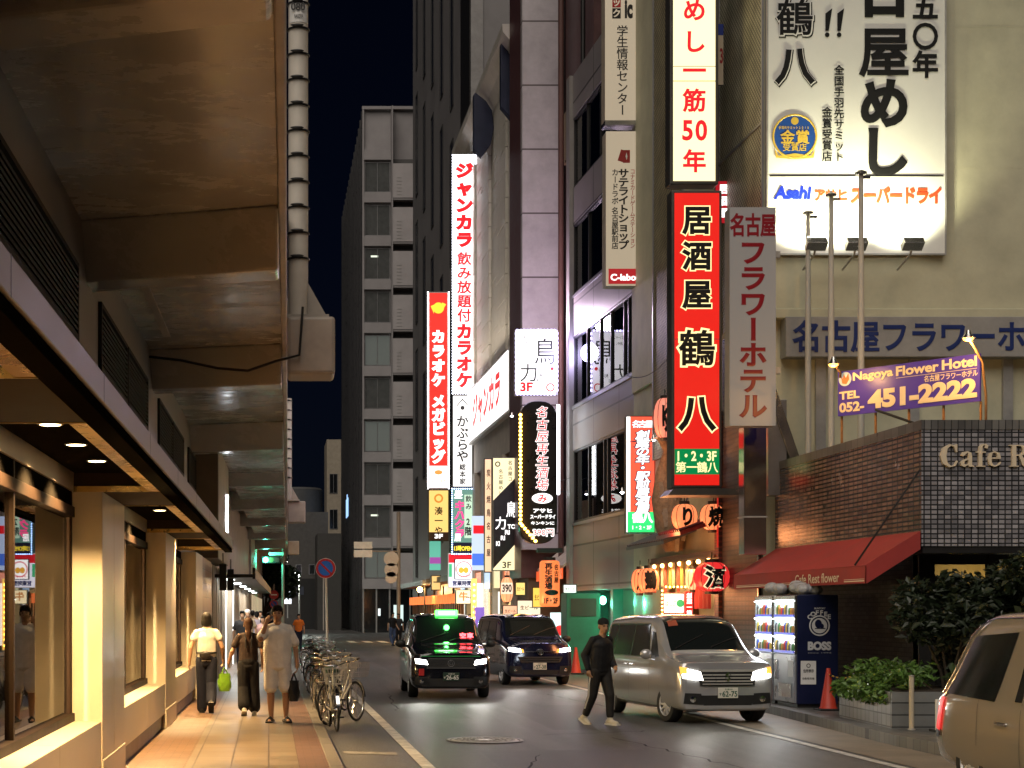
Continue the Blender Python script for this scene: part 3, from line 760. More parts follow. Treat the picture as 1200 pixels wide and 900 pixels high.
# letters on the front: high contrast old style built stroke by stroke
SERIF = {
 'C': [[(.50, .02), (.30, -.02), (.08, .10), (0, .36), (.08, .62), (.30, .74), (.50, .70), (.52, .62), (.36, .70), (.24, .60), (.20, .36), (.24, .12), (.36, .02), (.46, .06), (.54, .20), (.58, .18)], [(.50, .74), (.56, .74), (.56, .48), (.52, .48), (.46, .62)]],
 'a': [[(.26, .34), (.38, .34), (.38, .06), (.46, .02), (.46, 0), (.28, 0), (.26, .05)], [(.26, .34), (.38, .34), (.36, .46), (.24, .51), (.08, .48), (.02, .38), (.10, .34), (.16, .40), (.22, .46), (.26, .42)], [(.26, .28), (.12, .24), (0, .15), (.02, .04), (.14, -.01), (.26, .06), (.26, .10), (.18, .05), (.13, .10), (.14, .18), (.26, .23)]],
 'f': [[(.08, 0), (.20, 0), (.20, .50), (.08, .50)], [(.02, 0), (.30, 0), (.30, .03), (.02, .03)], [(.0, .46), (.32, .46), (.32, .50), (.0, .50)], [(.08, .50), (.20, .50), (.21, .66), (.26, .72), (.30, .70), (.28, .62), (.38, .60), (.40, .70), (.30, .76), (.18, .74), (.10, .66)]],
 'e': [[(.12, .26), (.44, .26), (.44, .30), (.12, .30)], [(.44, .30), (.40, .45), (.24, .51), (.06, .44), (0, .25), (.06, .06), (.24, -.01), (.40, .06), (.45, .15), (.42, .16), (.32, .05), (.20, .05), (.14, .14), (.13, .30), (.16, .44), (.24, .47), (.31, .42), (.32, .30)]],
 'R': [[(.08, 0), (.22, 0), (.22, .72), (.08, .72)], [(0, 0), (.30, 0), (.30, .03), (0, .03)], [(0, .69), (.10, .69), (.10, .72), (0, .72)], [(.22, .72), (.42, .72), (.56, .64), (.58, .53), (.52, .42), (.38, .36), (.22, .36), (.22, .40), (.34, .40), (.42, .46), (.43, .56), (.40, .66), (.32, .69), (.22, .69)], [(.30, .37), (.42, .36), (.56, .08), (.66, .03), (.66, 0), (.48, 0), (.42, .06)]],
 's': [[(.02, .16), (.05, .16), (.12, .05), (.20, .03), (.26, .09), (.20, .16), (.07, .24), (.02, .34), (.06, .46), (.18, .51), (.32, .48), (.33, .36), (.30, .36), (.24, .45), (.16, .47), (.12, .41), (.18, .34), (.32, .26), (.37, .16), (.32, .04), (.20, -.01), (.02, .02)]],
 't': [[(.08, .05), (.14, -.01), (.24, 0), (.32, .06), (.30, .09), (.22, .06), (.20, .12), (.20, .46), (.30, .46), (.30, .50), (.20, .50), (.20, .66), (.16, .66), (.08, .52), (0, .50), (0, .46), (.08, .46)]],
}
def serif(st, x, z, k, proud):
    mb = MB()
    adv = {'C': .64, 'a': .50, 'f': .36, 'e': .50, 'R': .68, 's': .42, 't': .36, ' ': .20}
    for ch in st:
        for poly in SERIF.get(ch, []):
            q = [(x + a * k, z + b * k) for a, b in poly]
            mb.prism(q, -proud - random.random() * .004, -.002)
        x += adv[ch] * k * 1.04
    return mb
serif('Cafe Rest', .27, 4.04, .47, .045).build('lettering', M_BEIGE, cafe)

# flagpoles on the cafe roof
for k, (u, Y, vt, lb) in enumerate(((947, 31.9, 246, 'leftmost and farthest of three bare flagpoles on the cafe roof'), (974, 31.0, 225, 'middle one of three bare flagpoles on the cafe roof'), (1009, 30.1, 199, 'rightmost and nearest of three bare flagpoles on the cafe roof'))):
    zt = PZ(vt, Y)
    t = thing('flagpole', lb, 'flagpole', (PX(u, Y), Y, 4.1), 0, 'bare flagpoles on the cafe roof')
    c = MB(); c.tube([(0, 0, 0), (0, 0, 3), (0, 0, zt - 4.2)], [.062, .058, .040], 16); c.build('pole', pm('flagpole_grey', (.50, .48, .43), rough=.4, var=.08), t, smooth=40)
    c = MB(); c.lathe([(0, zt - 4.2), (.10, zt - 4.19), (.11, zt - 4.15), (.05, zt - 4.11), (0, zt - 4.10)], n=16); c.obox((.1, 0, zt - 4.24), (.14, .05, .05)); c.build('truck', M_STEEL, t)
    c = MB(); c.lathe([(.15, 0), (.15, .03), (.08, .05), (.07, .2), (0, .2)], n=16); c.build('base_flange', M_GALV, t)

# hotel: blank end wall, ledge, wall sign, tall name board
hot = thing('hotel_building', 'tall hotel with a blank aged plaster end wall above the cafe', 'building', (10.0, 32.65, 0))
c = MB(); c.box(0, 26, .12, 12, 7.78, 32); c.box(0.05, 26, 0.32, 12, 0, 7.78); c.build('end_wall', M_PLASTER, hot)
c = MB()
for z_ in (10.75, 13.6, 16.4): c.box(3.9, 26, .117, .2, z_, z_ + .025)
c.box(3.86, 3.89, .116, .2, 7.9, 32); c.build('plaster_joint', M_PLASTER, hot)
c = MB(); c.box(-.02, 26, .02, .4, 7.70, 7.90); c.build('ledge', M_PLASTER, hot, bevel=.02)
c = MB(); c.box(-.03, 0, .12, 3.2, 7.9, 32); c.build('perforated_cladding', perforated('perforated_metal', (.42, .40, .28), (.03, .028, .02), .085), hot)
c = MB(); c.box(-.045, -.005, .10, .16, 7.9, 32); c.box(-.05, .02, 3.2, 3.26, 7.9, 32); c.box(-.05, -.031, .12, 3.2, 11.65, 11.70); c.build('cladding_trim', M_ALU, hot)
for k in range(3):
    c = MB(); c.box(1.1 + k * 1.9, 1.3 + k * 1.9, .24, .318, 4.7, 7.0); c.build('downpipe', M_GALV, hot)
sg = thing('wall_sign', 'long grey name board with blue characters on the hotel wall', 'sign', (PX(921, 32.6), 32.6, PZ(418, 32.6)))
ww = 11.2; hh = PZ(371, 32.6) - PZ(418, 32.6)
c = MB(); c.box(0, ww, 0, .36, 0, hh); c.build('board', pm('grey_board', (.30, .29, .28), rough=.5, var=.15), sg, bevel=.01)
tx = Text(); pit = 34.2 / FPX * 32.6
for k, ch in enumerate('名古屋フラワーホテル'): tx.cell(ch, (945.5 - 921) / FPX * 32.6 + k * pit, hh / 2, .60, .66, .025)
tx.build('lettering', pm('dark_blue_letter', (.015, .03, .14), rough=.4, var=.05), sg, (0, -.012, 0))

def vsign(name, lb, cat, u0, v0, u1, v1, Y, depth, face, cab, group=None, border=.035, facein=0.0):
    x0, x1, z0, z1 = PX(u0, Y), PX(u1, Y), PZ(v1, Y), PZ(v0, Y)
    W, Hh = x1 - x0, z1 - z0
    t = thing(name, lb, cat, (x0, Y, z0), 0, group)
    c = MB(); c.box(0, W, .0, depth, 0, Hh); c.build('cabinet', cab, t, bevel=min(.02, W * .03))
    c = MB(); c.box(border, W - border, -.012, -.002, border, Hh - border); c.build('face_panel', face, t)
    if Hh > 4.5 and W > .9:
        c = MB(); n_ = int(Hh / 2.4)
        for i in range(1, n_): c.box(border, W - border, -.0145, -.0125, Hh * i / n_ - .006, Hh * i / n_ + .006)
        c.build('panel_joint', pm('joint_grey', (.12, .11, .11), rough=.5), t)
    return t, W, Hh, FPX / Y
def bar(t, name, x0, x1, y0, y1, z0, z1, m, **k):
    c = MB(); c.box(x0, x1, y0, y1, z0, z1); return c.build(name, m, t, **k)

# tall hotel name board
E_GREY = em('grey_lit_board', (.42, .40, .38), .17)
t, W, Hh, k = vsign('hotel_sign', 'grey board with dark red vertical characters beside the cafe', 'sign', 855, 243, 909, 499, 30.6, .35, E_GREY, pm('board_edge', (.45, .40, .35), rough=.4, var=.1), border=.0)
tx = Text(); dr = em('dark_red_letter', (.20, .003, .008), .30, False)
for i, ch in enumerate('名古屋'): tx.cell(ch, W * (.17 + .33 * i), Hh - 21 / k, W * .34, .45, .03)
cz = [0.140, .243, .345, .445, .545, .645, .745]
tx.vert('フラワーホテル', W * .5, Hh - 38 / k, 30.0 / k, W * .62, .50, .035)
tx.build('lettering', dr, t, (0, -.02, 0))
bar(t, 'wall_bracket', W - .1, W + .12, .1, .2, 1.0, 1.12, M_GALV); bar(t, 'wall_bracket', W - .1, W + .12, .1, .2, 3.2, 3.32, M_GALV)
t = thing('steel_duct', 'polished stainless duct standing below the red lettered hotel board', 'duct', (PX(885, 31.6), 31.6, 2.9))
c = MB(); c.box(-.22, .22, 0, .35, 0, PZ(500, 31.6) - 2.9); c.build('duct', pm('mirror_steel', (.60, .60, .60), rough=.16, metal=1, var=.1, scale=1, bump=.25, bscale=1.5), t, bevel=.01)
c = MB(); c.box(-.24, .24, -.02, .37, .72, .75); c.build('seam_band', M_GALV, t)
t = thing('side_duct', 'short dark boxed duct between steel duct and flagpoles', 'duct', (PX(915, 32.2), 32.2, 4.1))
c = MB(); c.box(-.25, .12, 0, .4, 0, 1.9); c.build('duct', M_ALU, t, bevel=.01)
c = MB(); c.add([(-.3, -.05, 2.1), (-.1, -.05, 2.1), (.55, -.05, .2), (.35, -.05, .2), (-.3, .3, 2.1), (-.1, .3, 2.1), (.55, .3, .2), (.35, .3, .2)], [(0, 1, 2, 3), (4, 7, 6, 5), (0, 4, 5, 1), (1, 5, 6, 2), (2, 6, 7, 3), (3, 7, 4, 0)]); c.build('sloped_cover', M_STEEL, t, bevel=.01)

# big white banner
Yb = 32.62; bx0, bx1 = PX(900, Yb), PX(1107, Yb); bz0, bz1 = PZ(297, Yb), PZ(-70, Yb); k = FPX / Yb
ban = thing('banner', 'huge white billboard with black brush characters on the plaster wall', 'billboard', (bx0, Yb, bz0))
BW, BH = bx1 - bx0, bz1 - bz0
bar(ban, 'board', 0, BW, 0, .1, 0, BH, pm('white_vinyl', (.74, .74, .70), rough=.45, var=.05, scale=.8))
c = MB(); c.box(-.03, 0, -.02, .1, 0, BH); c.box(BW, BW + .03, -.02, .1, 0, BH); c.box(-.03, BW + .03, -.02, .1, -.03, 0); c.build('frame', M_GALV, ban)
ink = pm('black_ink', (.012, .012, .013), rough=.75, var=.05, spec=.15)
U = lambda u: (u - 900) / k
V = lambda v: (297 - v) / k
tx = Text()
for ch, v in (('五', 8), ('〇', 43), ('年', 76)): tx.cell(ch, U(1084), V(v), 31 / k, 33 / k, .03)
for ch, v, s in (('古', -10, 62), ('屋', 61, 62), ('め', 121, 62), ('し', 178, 62)): tx.cell(ch, U(1036), V(v), s / k * .98, s / k, .022 if ch == '屋' else .042)
tx.vert('全国手羽先サミット', U(983), V(76), 12.7 / k, 12.2 / k, None, .02)
tx.vert('金賞受賞店', U(969), V(125), 13.0 / k, 12.4 / k, None, .02)
for dx in (-7, 7):
    q = [(U(977 + dx) - 3 / k, V(16)), (U(977 + dx) + 5 / k, V(10)), (U(977 + dx) + 1 / k, V(36)), (U(977 + dx) - 3 / k, V(36))]
    tx.mb.prism(q, 0, .004); tx.mb.ball((U(977 + dx) - 1 / k, 0, V(41)), (2.8 / k, .004, 2.8 / k), 10, 6)
tx.mb.box(0.03, BW - .03, 0, .004, V(207), V(205.3))
tx.build('lettering', ink, ban, (0, -.016, 0))
for ch, v, s in (('鶴', 22, 44), ('八', 78, 46)):
    a = Text(); a.cell(ch, U(932), V(v), s / k, s / k, .062); o = a.build('outline', ink, ban, (0, -.014, 0))
    a = Text(); a.cell(ch, U(931.4), V(v - .6), s / k, s / k, .045); a.build('inline', M_WHITE, o, (0, -.019, 0))
    a = Text(); a.cell(ch, U(931), V(v - 1), s / k, s / k, .016 if ch == '鶴' else .03); a.build('lettering', ink, o, (0, -.026, 0))
c = MB(); c.lathe([(0, -.018), (26 / k, -.018), (26.5 / k, -.008), (0, -.008)], (U(931), 0, V(160)), 40, axis='y'); bd = c.build('badge', pm('badge_blue', (.015, .07, .30), rough=.4, var=.05), ban)
gold = pm('badge_gold', (.62, .42, .06), rough=.45, var=.1)
c = MB(); c.torus((U(931), -.018, V(160)), 25.3 / k, 1.2 / k, 'y', 40, 6, sy=.5)
c.prism([(U(912), V(183)), (U(931), V(180)), (U(950), V(183)), (U(955), V(174)), (U(953), V(185)), (U(931), V(187)), (U(909), V(185)), (U(907), V(174))], -.024, -.018)
c.lathe([(0, -.022), (4.5 / k, -.022), (4.5 / k, -.018)], (U(931), 0, V(142)), 16, axis='y')
c.build('badge_trim', gold, bd)
a = Text(); a.cell('金', U(922.5), V(161), 17 / k, 17 / k, .025); a.cell('賞', U(940), V(161), 17 / k, 17 / k, .025)
for i, ch in enumerate('受賞店'): a.cell(ch, U(921.5 + 9.5 * i), V(173), 9.5 / k, 9.5 / k, .015)
for i, ch in enumerate('手羽先サミット2015'): a.cell(ch, U(913.5 + 3.3 * i), V(150), 3.2 / k, 4 / k, .02)
a.build('lettering', gold, bd, (0, -.026, 0))
a = Text(); a.fit('Asahi', U(906), U(949), V(234), V(218), .05, slant=.15); a.build('blue_lettering', pm('logo_blue', (.01, .03, .42), rough=.4, var=.03), ban, (0, -.016, 0))
a = Text()
for i, ch in enumerate('アサヒ'): a.cell(ch, U(960 + 13.5 * i), V(229), 14 / k, 15 / k, .05)
for i, ch in enumerate('スーパードライ'): a.cell(ch, U(1004 + 15.3 * i), V(229.5), 16.5 / k, 21 / k, .055)
a.build('red_lettering', pm('logo_red', (.62, .07, .02), rough=.4, var=.03), ban, (0, -.016, 0))
for u, lb in ((956, 'floodlight at the left foot of the white billboard'), (1003, 'floodlight below the middle of the white billboard, behind the poles'), (1069, 'floodlight at the right foot of the white billboard')):
    f = thing('floodlight', lb, 'floodlight', (PX(u, Yb - .75), Yb - .75, PZ(290, Yb - .75)), 0, 'floodlights under the billboard')
    c = MB(); c.tube([(0, .75, -.28), (0, .1, -.12), (0, 0, 0)], .022, 8); c.build('arm', M_GALV, f)
    c = MB(); c.obox((0, -.02, .06), (.40, .22, .16), (math.radians(-38), 0, 0)); h_ = c.build('housing', M_STEEL, f, bevel=.015)
    c = MB(); c.obox((0, .05, .15), (.34, .18, .012), (math.radians(-38), 0, 0)); c.build('lens', em('flood_lens', (1, .98, .85), 4.0), h_)
    lamp('flood_beam', 'SPOT', (0, .08, .22), 125, (1.0, .95, .62), f, .10, (math.radians(140), 0, 0), 120, .6)

# purple hotel sign on legs, with two warm lamps on arms
p0 = Vector((PX(982, 28.9), 28.9)); p1 = Vector((PX(1148, 26.8), 26.8))
ang = math.atan2(p1.y - p0.y, p1.x - p0.x); PWD = (p1 - p0).length
ps = thing('telephone_sign', 'purple hotel sign with cream telephone number above the cafe roof', 'sign', (p0.x, p0.y, 4.1), ang)
zb, zt = 5.27 - 4.1, 6.06 - 4.1
bar(ps, 'panel', 0, PWD, 0, .05, zb, zt, pm('purple_panel', (.07, .045, .42), rough=.35, var=.05))
c = MB()
for q in (.02, PWD * .26, PWD * .5, PWD * .74, PWD - .03): c.box(q, q + .03, .05, .08, .0, zb)
c.box(0, PWD, .05, .08, .6, .63); c.build('support_leg', pm('rusty_leg', (.25, .12, .04), rough=.7, var=.3, scale=12), ps)
cream = pm('cream_letter', (.78, .66, .44), rough=.5, var=.04)
tx = Text(); hs = zt - zb
tx.fit('Nagoya', PWD * .115, PWD * .41, zb + hs * .70, zb + hs * .94, .035); tx.fit('Flower', PWD * .43, PWD * .73, zb + hs * .735, zb + hs * .95, .035); tx.fit('Hotel', PWD * .75, PWD * .985, zb + hs * .74, zb + hs * .96, .035)
tx.mb.box(PWD * .43, PWD * .985, 0, .003, zb + hs * .69, zb + hs * .70)
for i, ch in enumerate('名古屋フラワーホテル'): tx.cell(ch, PWD * (.645 + .0365 * i), zb + hs * .60, PWD * .037, .115, .02)
tx.fit('TEL', PWD * .012, PWD * .165, zb + hs * .36, zb + hs * .54, .04); tx.fit('052-', PWD * .012, PWD * .20, zb + hs * .07, zb + hs * .29, .04)
tx.fit('451-2222', PWD * .225, PWD * .985, zb + hs * .08, zb + hs * .50, .055)
tx.build('lettering', cream, ps, (0, -.012, 0))
c = MB(); c.lathe([(0, -.008), (.125, -.008), (.125, 0)], (PWD * .055, 0, zb + hs * .82), 24, axis='y'); em_ = c.build('emblem', pm('emblem_pale', (.55, .70, .80), rough=.4, var=.05), ps)
c = MB(); q = PWD * .055; z_ = zb + hs * .80
c.prism([(q - .08, z_ + .08), (q - .04, z_ + .02), (q - .02, z_ + .10), (q + .02, z_ + .03), (q + .07, z_ + .11), (q + .085, z_ - .0), (q + .03, z_ - .08), (q - .05, z_ - .06)], -.014, -.009)
c.build('flower_mark', pm('emblem_orange', (.70, .22, .08), rough=.4, var=.05), em_)
for (base, elbow, head, lb) in (((11.72, 26.5, 4.75), (11.62, 26.4, 5.85), (11.26, 26.1, 6.22), 'lit clamp lamp on a tall bent arm at the right of the purple sign'),
                                ((10.13, 28.75, 5.95), (10.0, 28.5, 6.05), (9.82, 28.2, 6.12), 'lit clamp lamp on a short arm at the left of the purple sign')):
    l_ = thing('clamp_lamp', lb, 'lamp', base, 0, 'lamps lighting the purple sign')
    b_ = Vector(base); e_ = Vector(elbow) - b_; h_ = Vector(head) - b_
    c = MB(); c.tube([(0, 0, 0), e_ * .5 + Vector((.03, 0, 0)), e_, h_], .022, 8); c.build('arm', pm('rusty_arm', (.16, .09, .04), rough=.6, var=.3, scale=14), l_, smooth=50)
    c = MB(); c.lathe([(.03, .10), (.05, .04), (.10, -.02), (.105, -.03)], h_, 14); c.build('shade', M_STEEL, l_, smooth=50)
    c = MB(); c.ball(h_ + Vector((0, 0, -.03)), (.08, .08, .05), 12, 8); c.build('bulb', em('sodium_bulb', (1, .30, .035), 5), l_)
    d_ = Vector((p0.x + (p1.x - p0.x) * .5, 27.8, 5.6)) - Vector(head)
    lamp('sign_spot', 'POINT', h_ + Vector((0, -.02, -.16)), 42 if base[0] > 11 else 13, (1, .52, .16), l_, .06)
c = thing('roof_cable', 'dark cable lying over the cafe roof edge', 'cable', (10.9, 27.0, 4.5))
m_ = MB(); m_.tube([(-.5, .8, .75), (.0, .3, .45), (.5, -.6, .33), (1.2, -1.2, .31)], .025, 6); m_.build('cable', M_BLACK, c, smooth=60)

# ------------------------------------------------------------------ izakaya building (between hotel and grey office)
iz = thing('izakaya_building', 'narrow izakaya building with latticed metal cladding and red pillar', 'building', (10.0, 35.9, 0))
c = MB(); c.box(.3, 14, 0, 6.2, 0, 30); c.build('wall', pm('izakaya_wall', (.045, .035, .03), rough=.6), iz)
c = MB(); c.box(-.02, .3, 3.2, 6.1, 5.7, 30); c.build('lattice_cladding', perforated('lattice_metal', (.36, .31, .18), (.05, .04, .02), .095), iz)
c = MB(); c.box(-.05, .31, 3.1, 3.2, 5.7, 30); c.box(-.05, .0, 6.1, 6.2, 5.7, 30); c.build('cladding_trim', M_ALU, iz)
for z in (4.2, 7.5, 10.8, 14.1, 17.4):
    c = MB(); c.box(.22, .3, .6, 2.9, z + .6, z + 2.6); f_ = c.build('window', M_ALU, iz)
    c = MB(); c.box(.2, .219, .7, 2.8, z + .7, z + 2.5); c.build('pane', M_DARKWIN, f_)
c = MB(); c.box(-.1, .3, -.2, .12, 0, 6.2); c.build('brick_pillar', tiled('red_brick', (.22, .06, .04), (.16, .05, .035), (.05, .03, .025), .12, .06, 'yz', .008, rough=.5), iz)
bar(iz, 'lattice_panel', -.03, .0, -2.9, -.25, .1, 7.75, tiled('dark_lattice', (.060, .038, .028), (.085, .05, .035), (.008, .006, .005), .10, .10, 'yz', .02, rough=.45, offset=0, bump=.6))
bar(iz, 'red_neon_strip', -.14, -.11, -.25, -.22, 3.2, 6.0, em('red_neon', (1, .05, .03), .35))
bar(iz, 'steel_post', -.06, .0, -2.97, -2.91, .1, 7.75, M_STEEL)
bar(iz, 'white_brush_sign', -.14, -.06, .3, .36, 4.6, 6.6, M_BLACK); tx = Text(); tx.vert('うまいもん', 0, 2.0, .38, .30, .34, .03); tx.build('lettering', em('brush_white', (1, .96, .9), 1.0, False), iz, (-.30, .25, 4.55))
bar(iz, 'porch_ceiling', -.1, .3, .12, 6.1, 3.05, 3.15, pm('porch_wood', (.14, .075, .035), rough=.5, var=.3, scale=6))
for q in (2.0, 4.2): bar(iz, 'timber_post', -.08, .06, q, q + .14, 0, 3.05, pm('timber_dark', (.10, .05, .025), rough=.5, var=.3, scale=8))
c = MB(); c.box(.1, .28, .2, 1.9, .2, 2.2)
for q in range(6): c.box(.07, .1, .25 + q * .28, .29 + q * .28, .2, 2.2)
c.build('sliding_door', pm('door_paper', (.55, .45, .30), rough=.6), iz)
bar(iz, 'shop_window', .12, .28, 2.2, 4.1, .9, 2.3, em('izakaya_window', (1, .62, .28), .55))
bar(iz, 'stall_front', .0, .28, 2.2, 4.1, .1, .85, M_RED)
c = MB()
for q in range(4): c.grid(lambda a, b, q=q: (-.14 + .02 * math.sin(a * 9 + q), .25 + q * .42 + a * .40, 1.85 + b * .55), 8, 3)
c.build('noren', pm('noren_red', (.34, .02, .02), rough=.8, var=.15), iz)
for q in range(9):
    bar(iz, 'menu_strip', -.13 - .02 * (q % 2), -.11 - .02 * (q % 2), 2.3 + q * .40, 2.52 + q * .40, 2.42 - .08 * (q % 3), 2.98, pm('menu_paper_%d' % (q % 3), [(.70, .60, .42), (.62, .50, .12), (.55, .10, .06)][q % 3], rough=.7))
for q in range(5): bar(iz, 'crate', -.10, .0, 2.35 + q * .36, 2.67 + q * .36, .86, 1.12 + .1 * (q % 2), pm('crate_%d' % (q % 2), [(.50, .32, .05), (.45, .05, .04)][q % 2], rough=.5))
bar(iz, 'beam', -.14, -.02, .0, 6.1, 2.98, 3.05, pm('timber_dark', (.10, .05, .025)))
for q in range(7):
    c = MB(); c.ball((-.16, .4 + q * .85, 2.93), .05, 8, 6); c.build('warm_bulb', em('eave_bulb', (1, .55, .16), 8), iz)
lamp('eave_glow', 'AREA', (-.35, 3.0, 2.9), 45, (1, .58, .25), iz, 1, (0, math.radians(20), 0), shape=(.3, 5.5))
# small tiled eaves
def eave(name, y0, y1, x, z, m):
    c = MB(); c.add([(.28, y0, z + .42), (.28, y1, z + .42), (x, y1 + .1, z), (x, y0 - .1, z), (.28, y0, z + .32), (.28, y1, z + .32), (x + .01, y1 + .1, z - .08), (x + .01, y0 - .1, z - .08)],
                    [(0, 1, 2, 3), (7, 6, 5, 4), (3, 2, 6, 7), (0, 3, 7, 4), (1, 5, 6, 2), (0, 4, 5, 1)])
    q = y0
    while q < y1:
        c.tube([(.26, q, .44 + z), (x, q, z + .02)], .035, 6); q += .17
    return c.build(name, m, iz)
eave('grey_eave', 2.2, 6.0, -.75, 3.45, pm('roof_tile_grey', (.07, .07, .07), rough=.45, var=.3, scale=5))
eave('red_eave', -.1, 1.9, -.95, 3.55, pm('roof_tile_red', (.16, .02, .02), rough=.4, var=.3, scale=5))

E_LANT = em('paper_lantern_warm', (1.0, .27, .10), .95)
E_LANT2 = em('paper_lantern_red', (.80, .03, .03), .85)
M_LINK = pm('lantern_cap', (.02, .016, .015), rough=.5)
def lantern(u, v, Y, rpx, hpx, lb, m, word, col, group='paper lanterns of the izakaya', boldness=.05, outline=None):
    r = rpx / FPX * Y; h = hpx / FPX * Y
    t = thing('paper_lantern', lb, 'lantern', (PX(u, Y), Y, PZ(v, Y)), 0, group)
    prof = []
    for i in range(17):
        a = -PI / 2 * .86 + PI * .86 * i / 16
        rib = 1.0 + .012 * math.cos(i * PI)
        prof.append((r * (math.cos(a) ** .62) * rib, h / 2 * math.sin(a) / math.sin(PI / 2 * .86)))
    c = MB(); c.lathe(prof, n=28); c.build('paper_body', m, t, smooth=180)
    c = MB()
    for k in range(9):
        a = 2 * PI * (k + .5) / 9; c.tube([((q[0] + .004) * math.cos(a), (q[0] + .004) * math.sin(a), q[1]) for q in prof], .006, 4, cap=False)
    c.build('rib', pm('lantern_rib', (.12, .03, .015), rough=.6), t)
    r2 = prof[0][0]
    c = MB(); c.lathe([(0, h / 2 - .01), (r2 * 1.02, h / 2 - .01), (r2 * 1.02, h / 2 + .07), (0, h / 2 + .07)], n=20); c.lathe([(0, -h / 2 - .06), (r2, -h / 2 - .06), (r2, -h / 2 + .01), (0, -h / 2 + .01)], n=20)
    c.tube([(0, 0, h / 2 + .05), (0, 0, h / 2 + .22)], .012, 5); c.build('end_cap', M_LINK, t)
    if word:
        tx = Text(); n_ = len(word); ch_h = h * .86 / n_; s_ = min(ch_h, r * 1.12)
        for i, ch in enumerate(word): tx.cell(ch, 0, h * .43 - ch_h * (i + .5), s_, ch_h * .9, boldness)
        # wrap the brushwork round the paper
        tx.mb.v = [(x_, -math.sqrt(max(1e-4, (r * 1.018 * math.cos(math.asin(min(.97, abs(z_) / (h / 2) * .976))) ** .62) ** 2 - x_ * x_)) - .008 + y_ * .2, z_) for x_, y_, z_ in tx.mb.v]
        if outline:
            a = Text(); a.mb.v = [(x_ * 1.0, y_, z_) for x_, y_, z_ in tx.mb.v]
            for i, ch in enumerate(word): a = Text(); a.cell(ch, 0, h * .43 - ch_h * (i + .5), s_, ch_h * .9, boldness + .05)
            a.mb.v = [(x_, -math.sqrt(max(1e-4, (r * 1.018 * math.cos(math.asin(min(.97, abs(z_) / (h / 2) * .976))) ** .62) ** 2 - x_ * x_)) - .002 + y_ * .1, z_) for x_, y_, z_ in a.mb.v]
            a.build('outline_lettering', outline, t)
        tx.build('lettering', col, t)
    lamp('lantern_glow', 'POINT', (-r - .25, -.1, -h * .5 - .1), 9, (1, .35, .12), t, .2)
    return t
lantern(802, 606, 36.5, 15, 30, 'round orange lantern at left below the tall red sign', E_LANT, 'り', ink)
lantern(836, 606, 35.9, 16, 30, 'round orange lantern at right below the tall red sign', E_LANT, '焼', ink)
lantern(834, 676, 35.2, 20.5, 34, 'big red lantern with a black and cream character under the red eave', E_LANT2, '酒', ink, outline=em('lantern_cream', (1, .80, .50), .8, False))
lantern(750, 681, 40.8, 10, 28, 'far orange lantern under the grey eave, partly hidden by its neighbour', E_LANT, '居', ink)
lantern(760, 680, 38.9, 12.5, 28, 'near orange lantern under the grey eave', E_LANT, '鶴', ink)
lantern(812, 679, 37.5, 9, 24, 'pale orange lantern half hidden behind the big red lantern', em('paper_lantern_pale', (1, .55, .28), .9), '八', M_RED)
lantern(779, 490, 38.4, 13, 46, 'tall pink lantern half hidden behind the tall red sign', em('paper_lantern_pink', (1, .30, .20), .75), 'ゆ', ink)

# lit signs of the izakaya
E_CREAM = em('cream_lit_face', (1.0, .86, .46), 1.35)
E_REDF = em('red_lit_face', (.78, .016, .010), .80)
M_CAB = pm('sign_cabinet', (.055, .05, .045), rough=.4, var=.2)
M_CABW = pm('white_cabinet', (.55, .53, .5), rough=.4, var=.1)
E_REDT = em('red_lit_letter', (.72, .012, .02), 1.0, False)
t, W, Hh, k = vsign('lightbox_sign', 'cream lit sign with red characters above the tall red sign', 'sign', 785, -60, 842, 216, 34.2, .42, E_CREAM, M_CAB, border=.07)
tx = Text()
for ch, v in (('め', 12), ('し', 49), ('一', 83), ('筋', 118), ('年', 189)): tx.cell(ch, W / 2, Hh - (v + 60) / k, .50, .50, .03)
for i, ch in enumerate('50'): tx.cell(ch, W / 2 + (-.145 + .29 * i), Hh - (153 + 60) / k, .50, .58, .03)
tx.cell('屋', W / 2, Hh - (-28 + 60) / k, .5, .5, .03)
tx.build('lettering', E_REDT, t, (0, -.018, 0))
bar(t, 'panel_seam', .07, W - .07, -.016, -.013, Hh - (95.6 + 60) / k, Hh - (94.8 + 60) / k, M_CAB)
t, W, Hh, k = vsign('lightbox_sign', 'tall red lit sign with cream edged black characters and green foot', 'sign', 787, 223, 846, 572, 34.0, .42, E_REDF, M_CAB, border=.06)
yl = em('cream_lit_letter', (1, .82, .38), 1.2, False); bk = pm('black_vinyl', (.008, .007, .006), rough=.4, var=.05)
chars = (('居', 258), ('酒', 300), ('屋', 345), ('鶴', 408), ('八', 484))
for n_, (ch, v) in enumerate(chars):
    s_ = .62 if n_ < 3 else .78
    a = Text(); a.cell(ch, W / 2, Hh - (v - 223) / k, s_, s_, .075); o = a.build('outline_lettering', yl, t, (0, -.014, 0))
    a = Text(); a.cell(ch, W / 2, Hh - (v - 223) / k, s_, s_, .022 if ch in '鶴' else .035); a.build('lettering', bk, o, (0, -.022, 0))
gz0, gz1 = Hh - (556 - 223) / k, Hh - (526 - 223) / k
bar(t, 'green_band', .06, W - .06, -.020, -.013, gz0, gz1, em('green_lit_band', (.0, .19, .05), 1.0, False))
tx = Text(); tx.fit('1・2・3F', .12, W - .12, gz0 + .28, gz1 - .05, .03); 
for i, ch in enumerate('第一鶴八'): tx.cell(ch, .19 + i * .222, gz0 + .15, .23, .24, .015)
tx.build('lettering_small', yl, t, (0, -.026, 0))
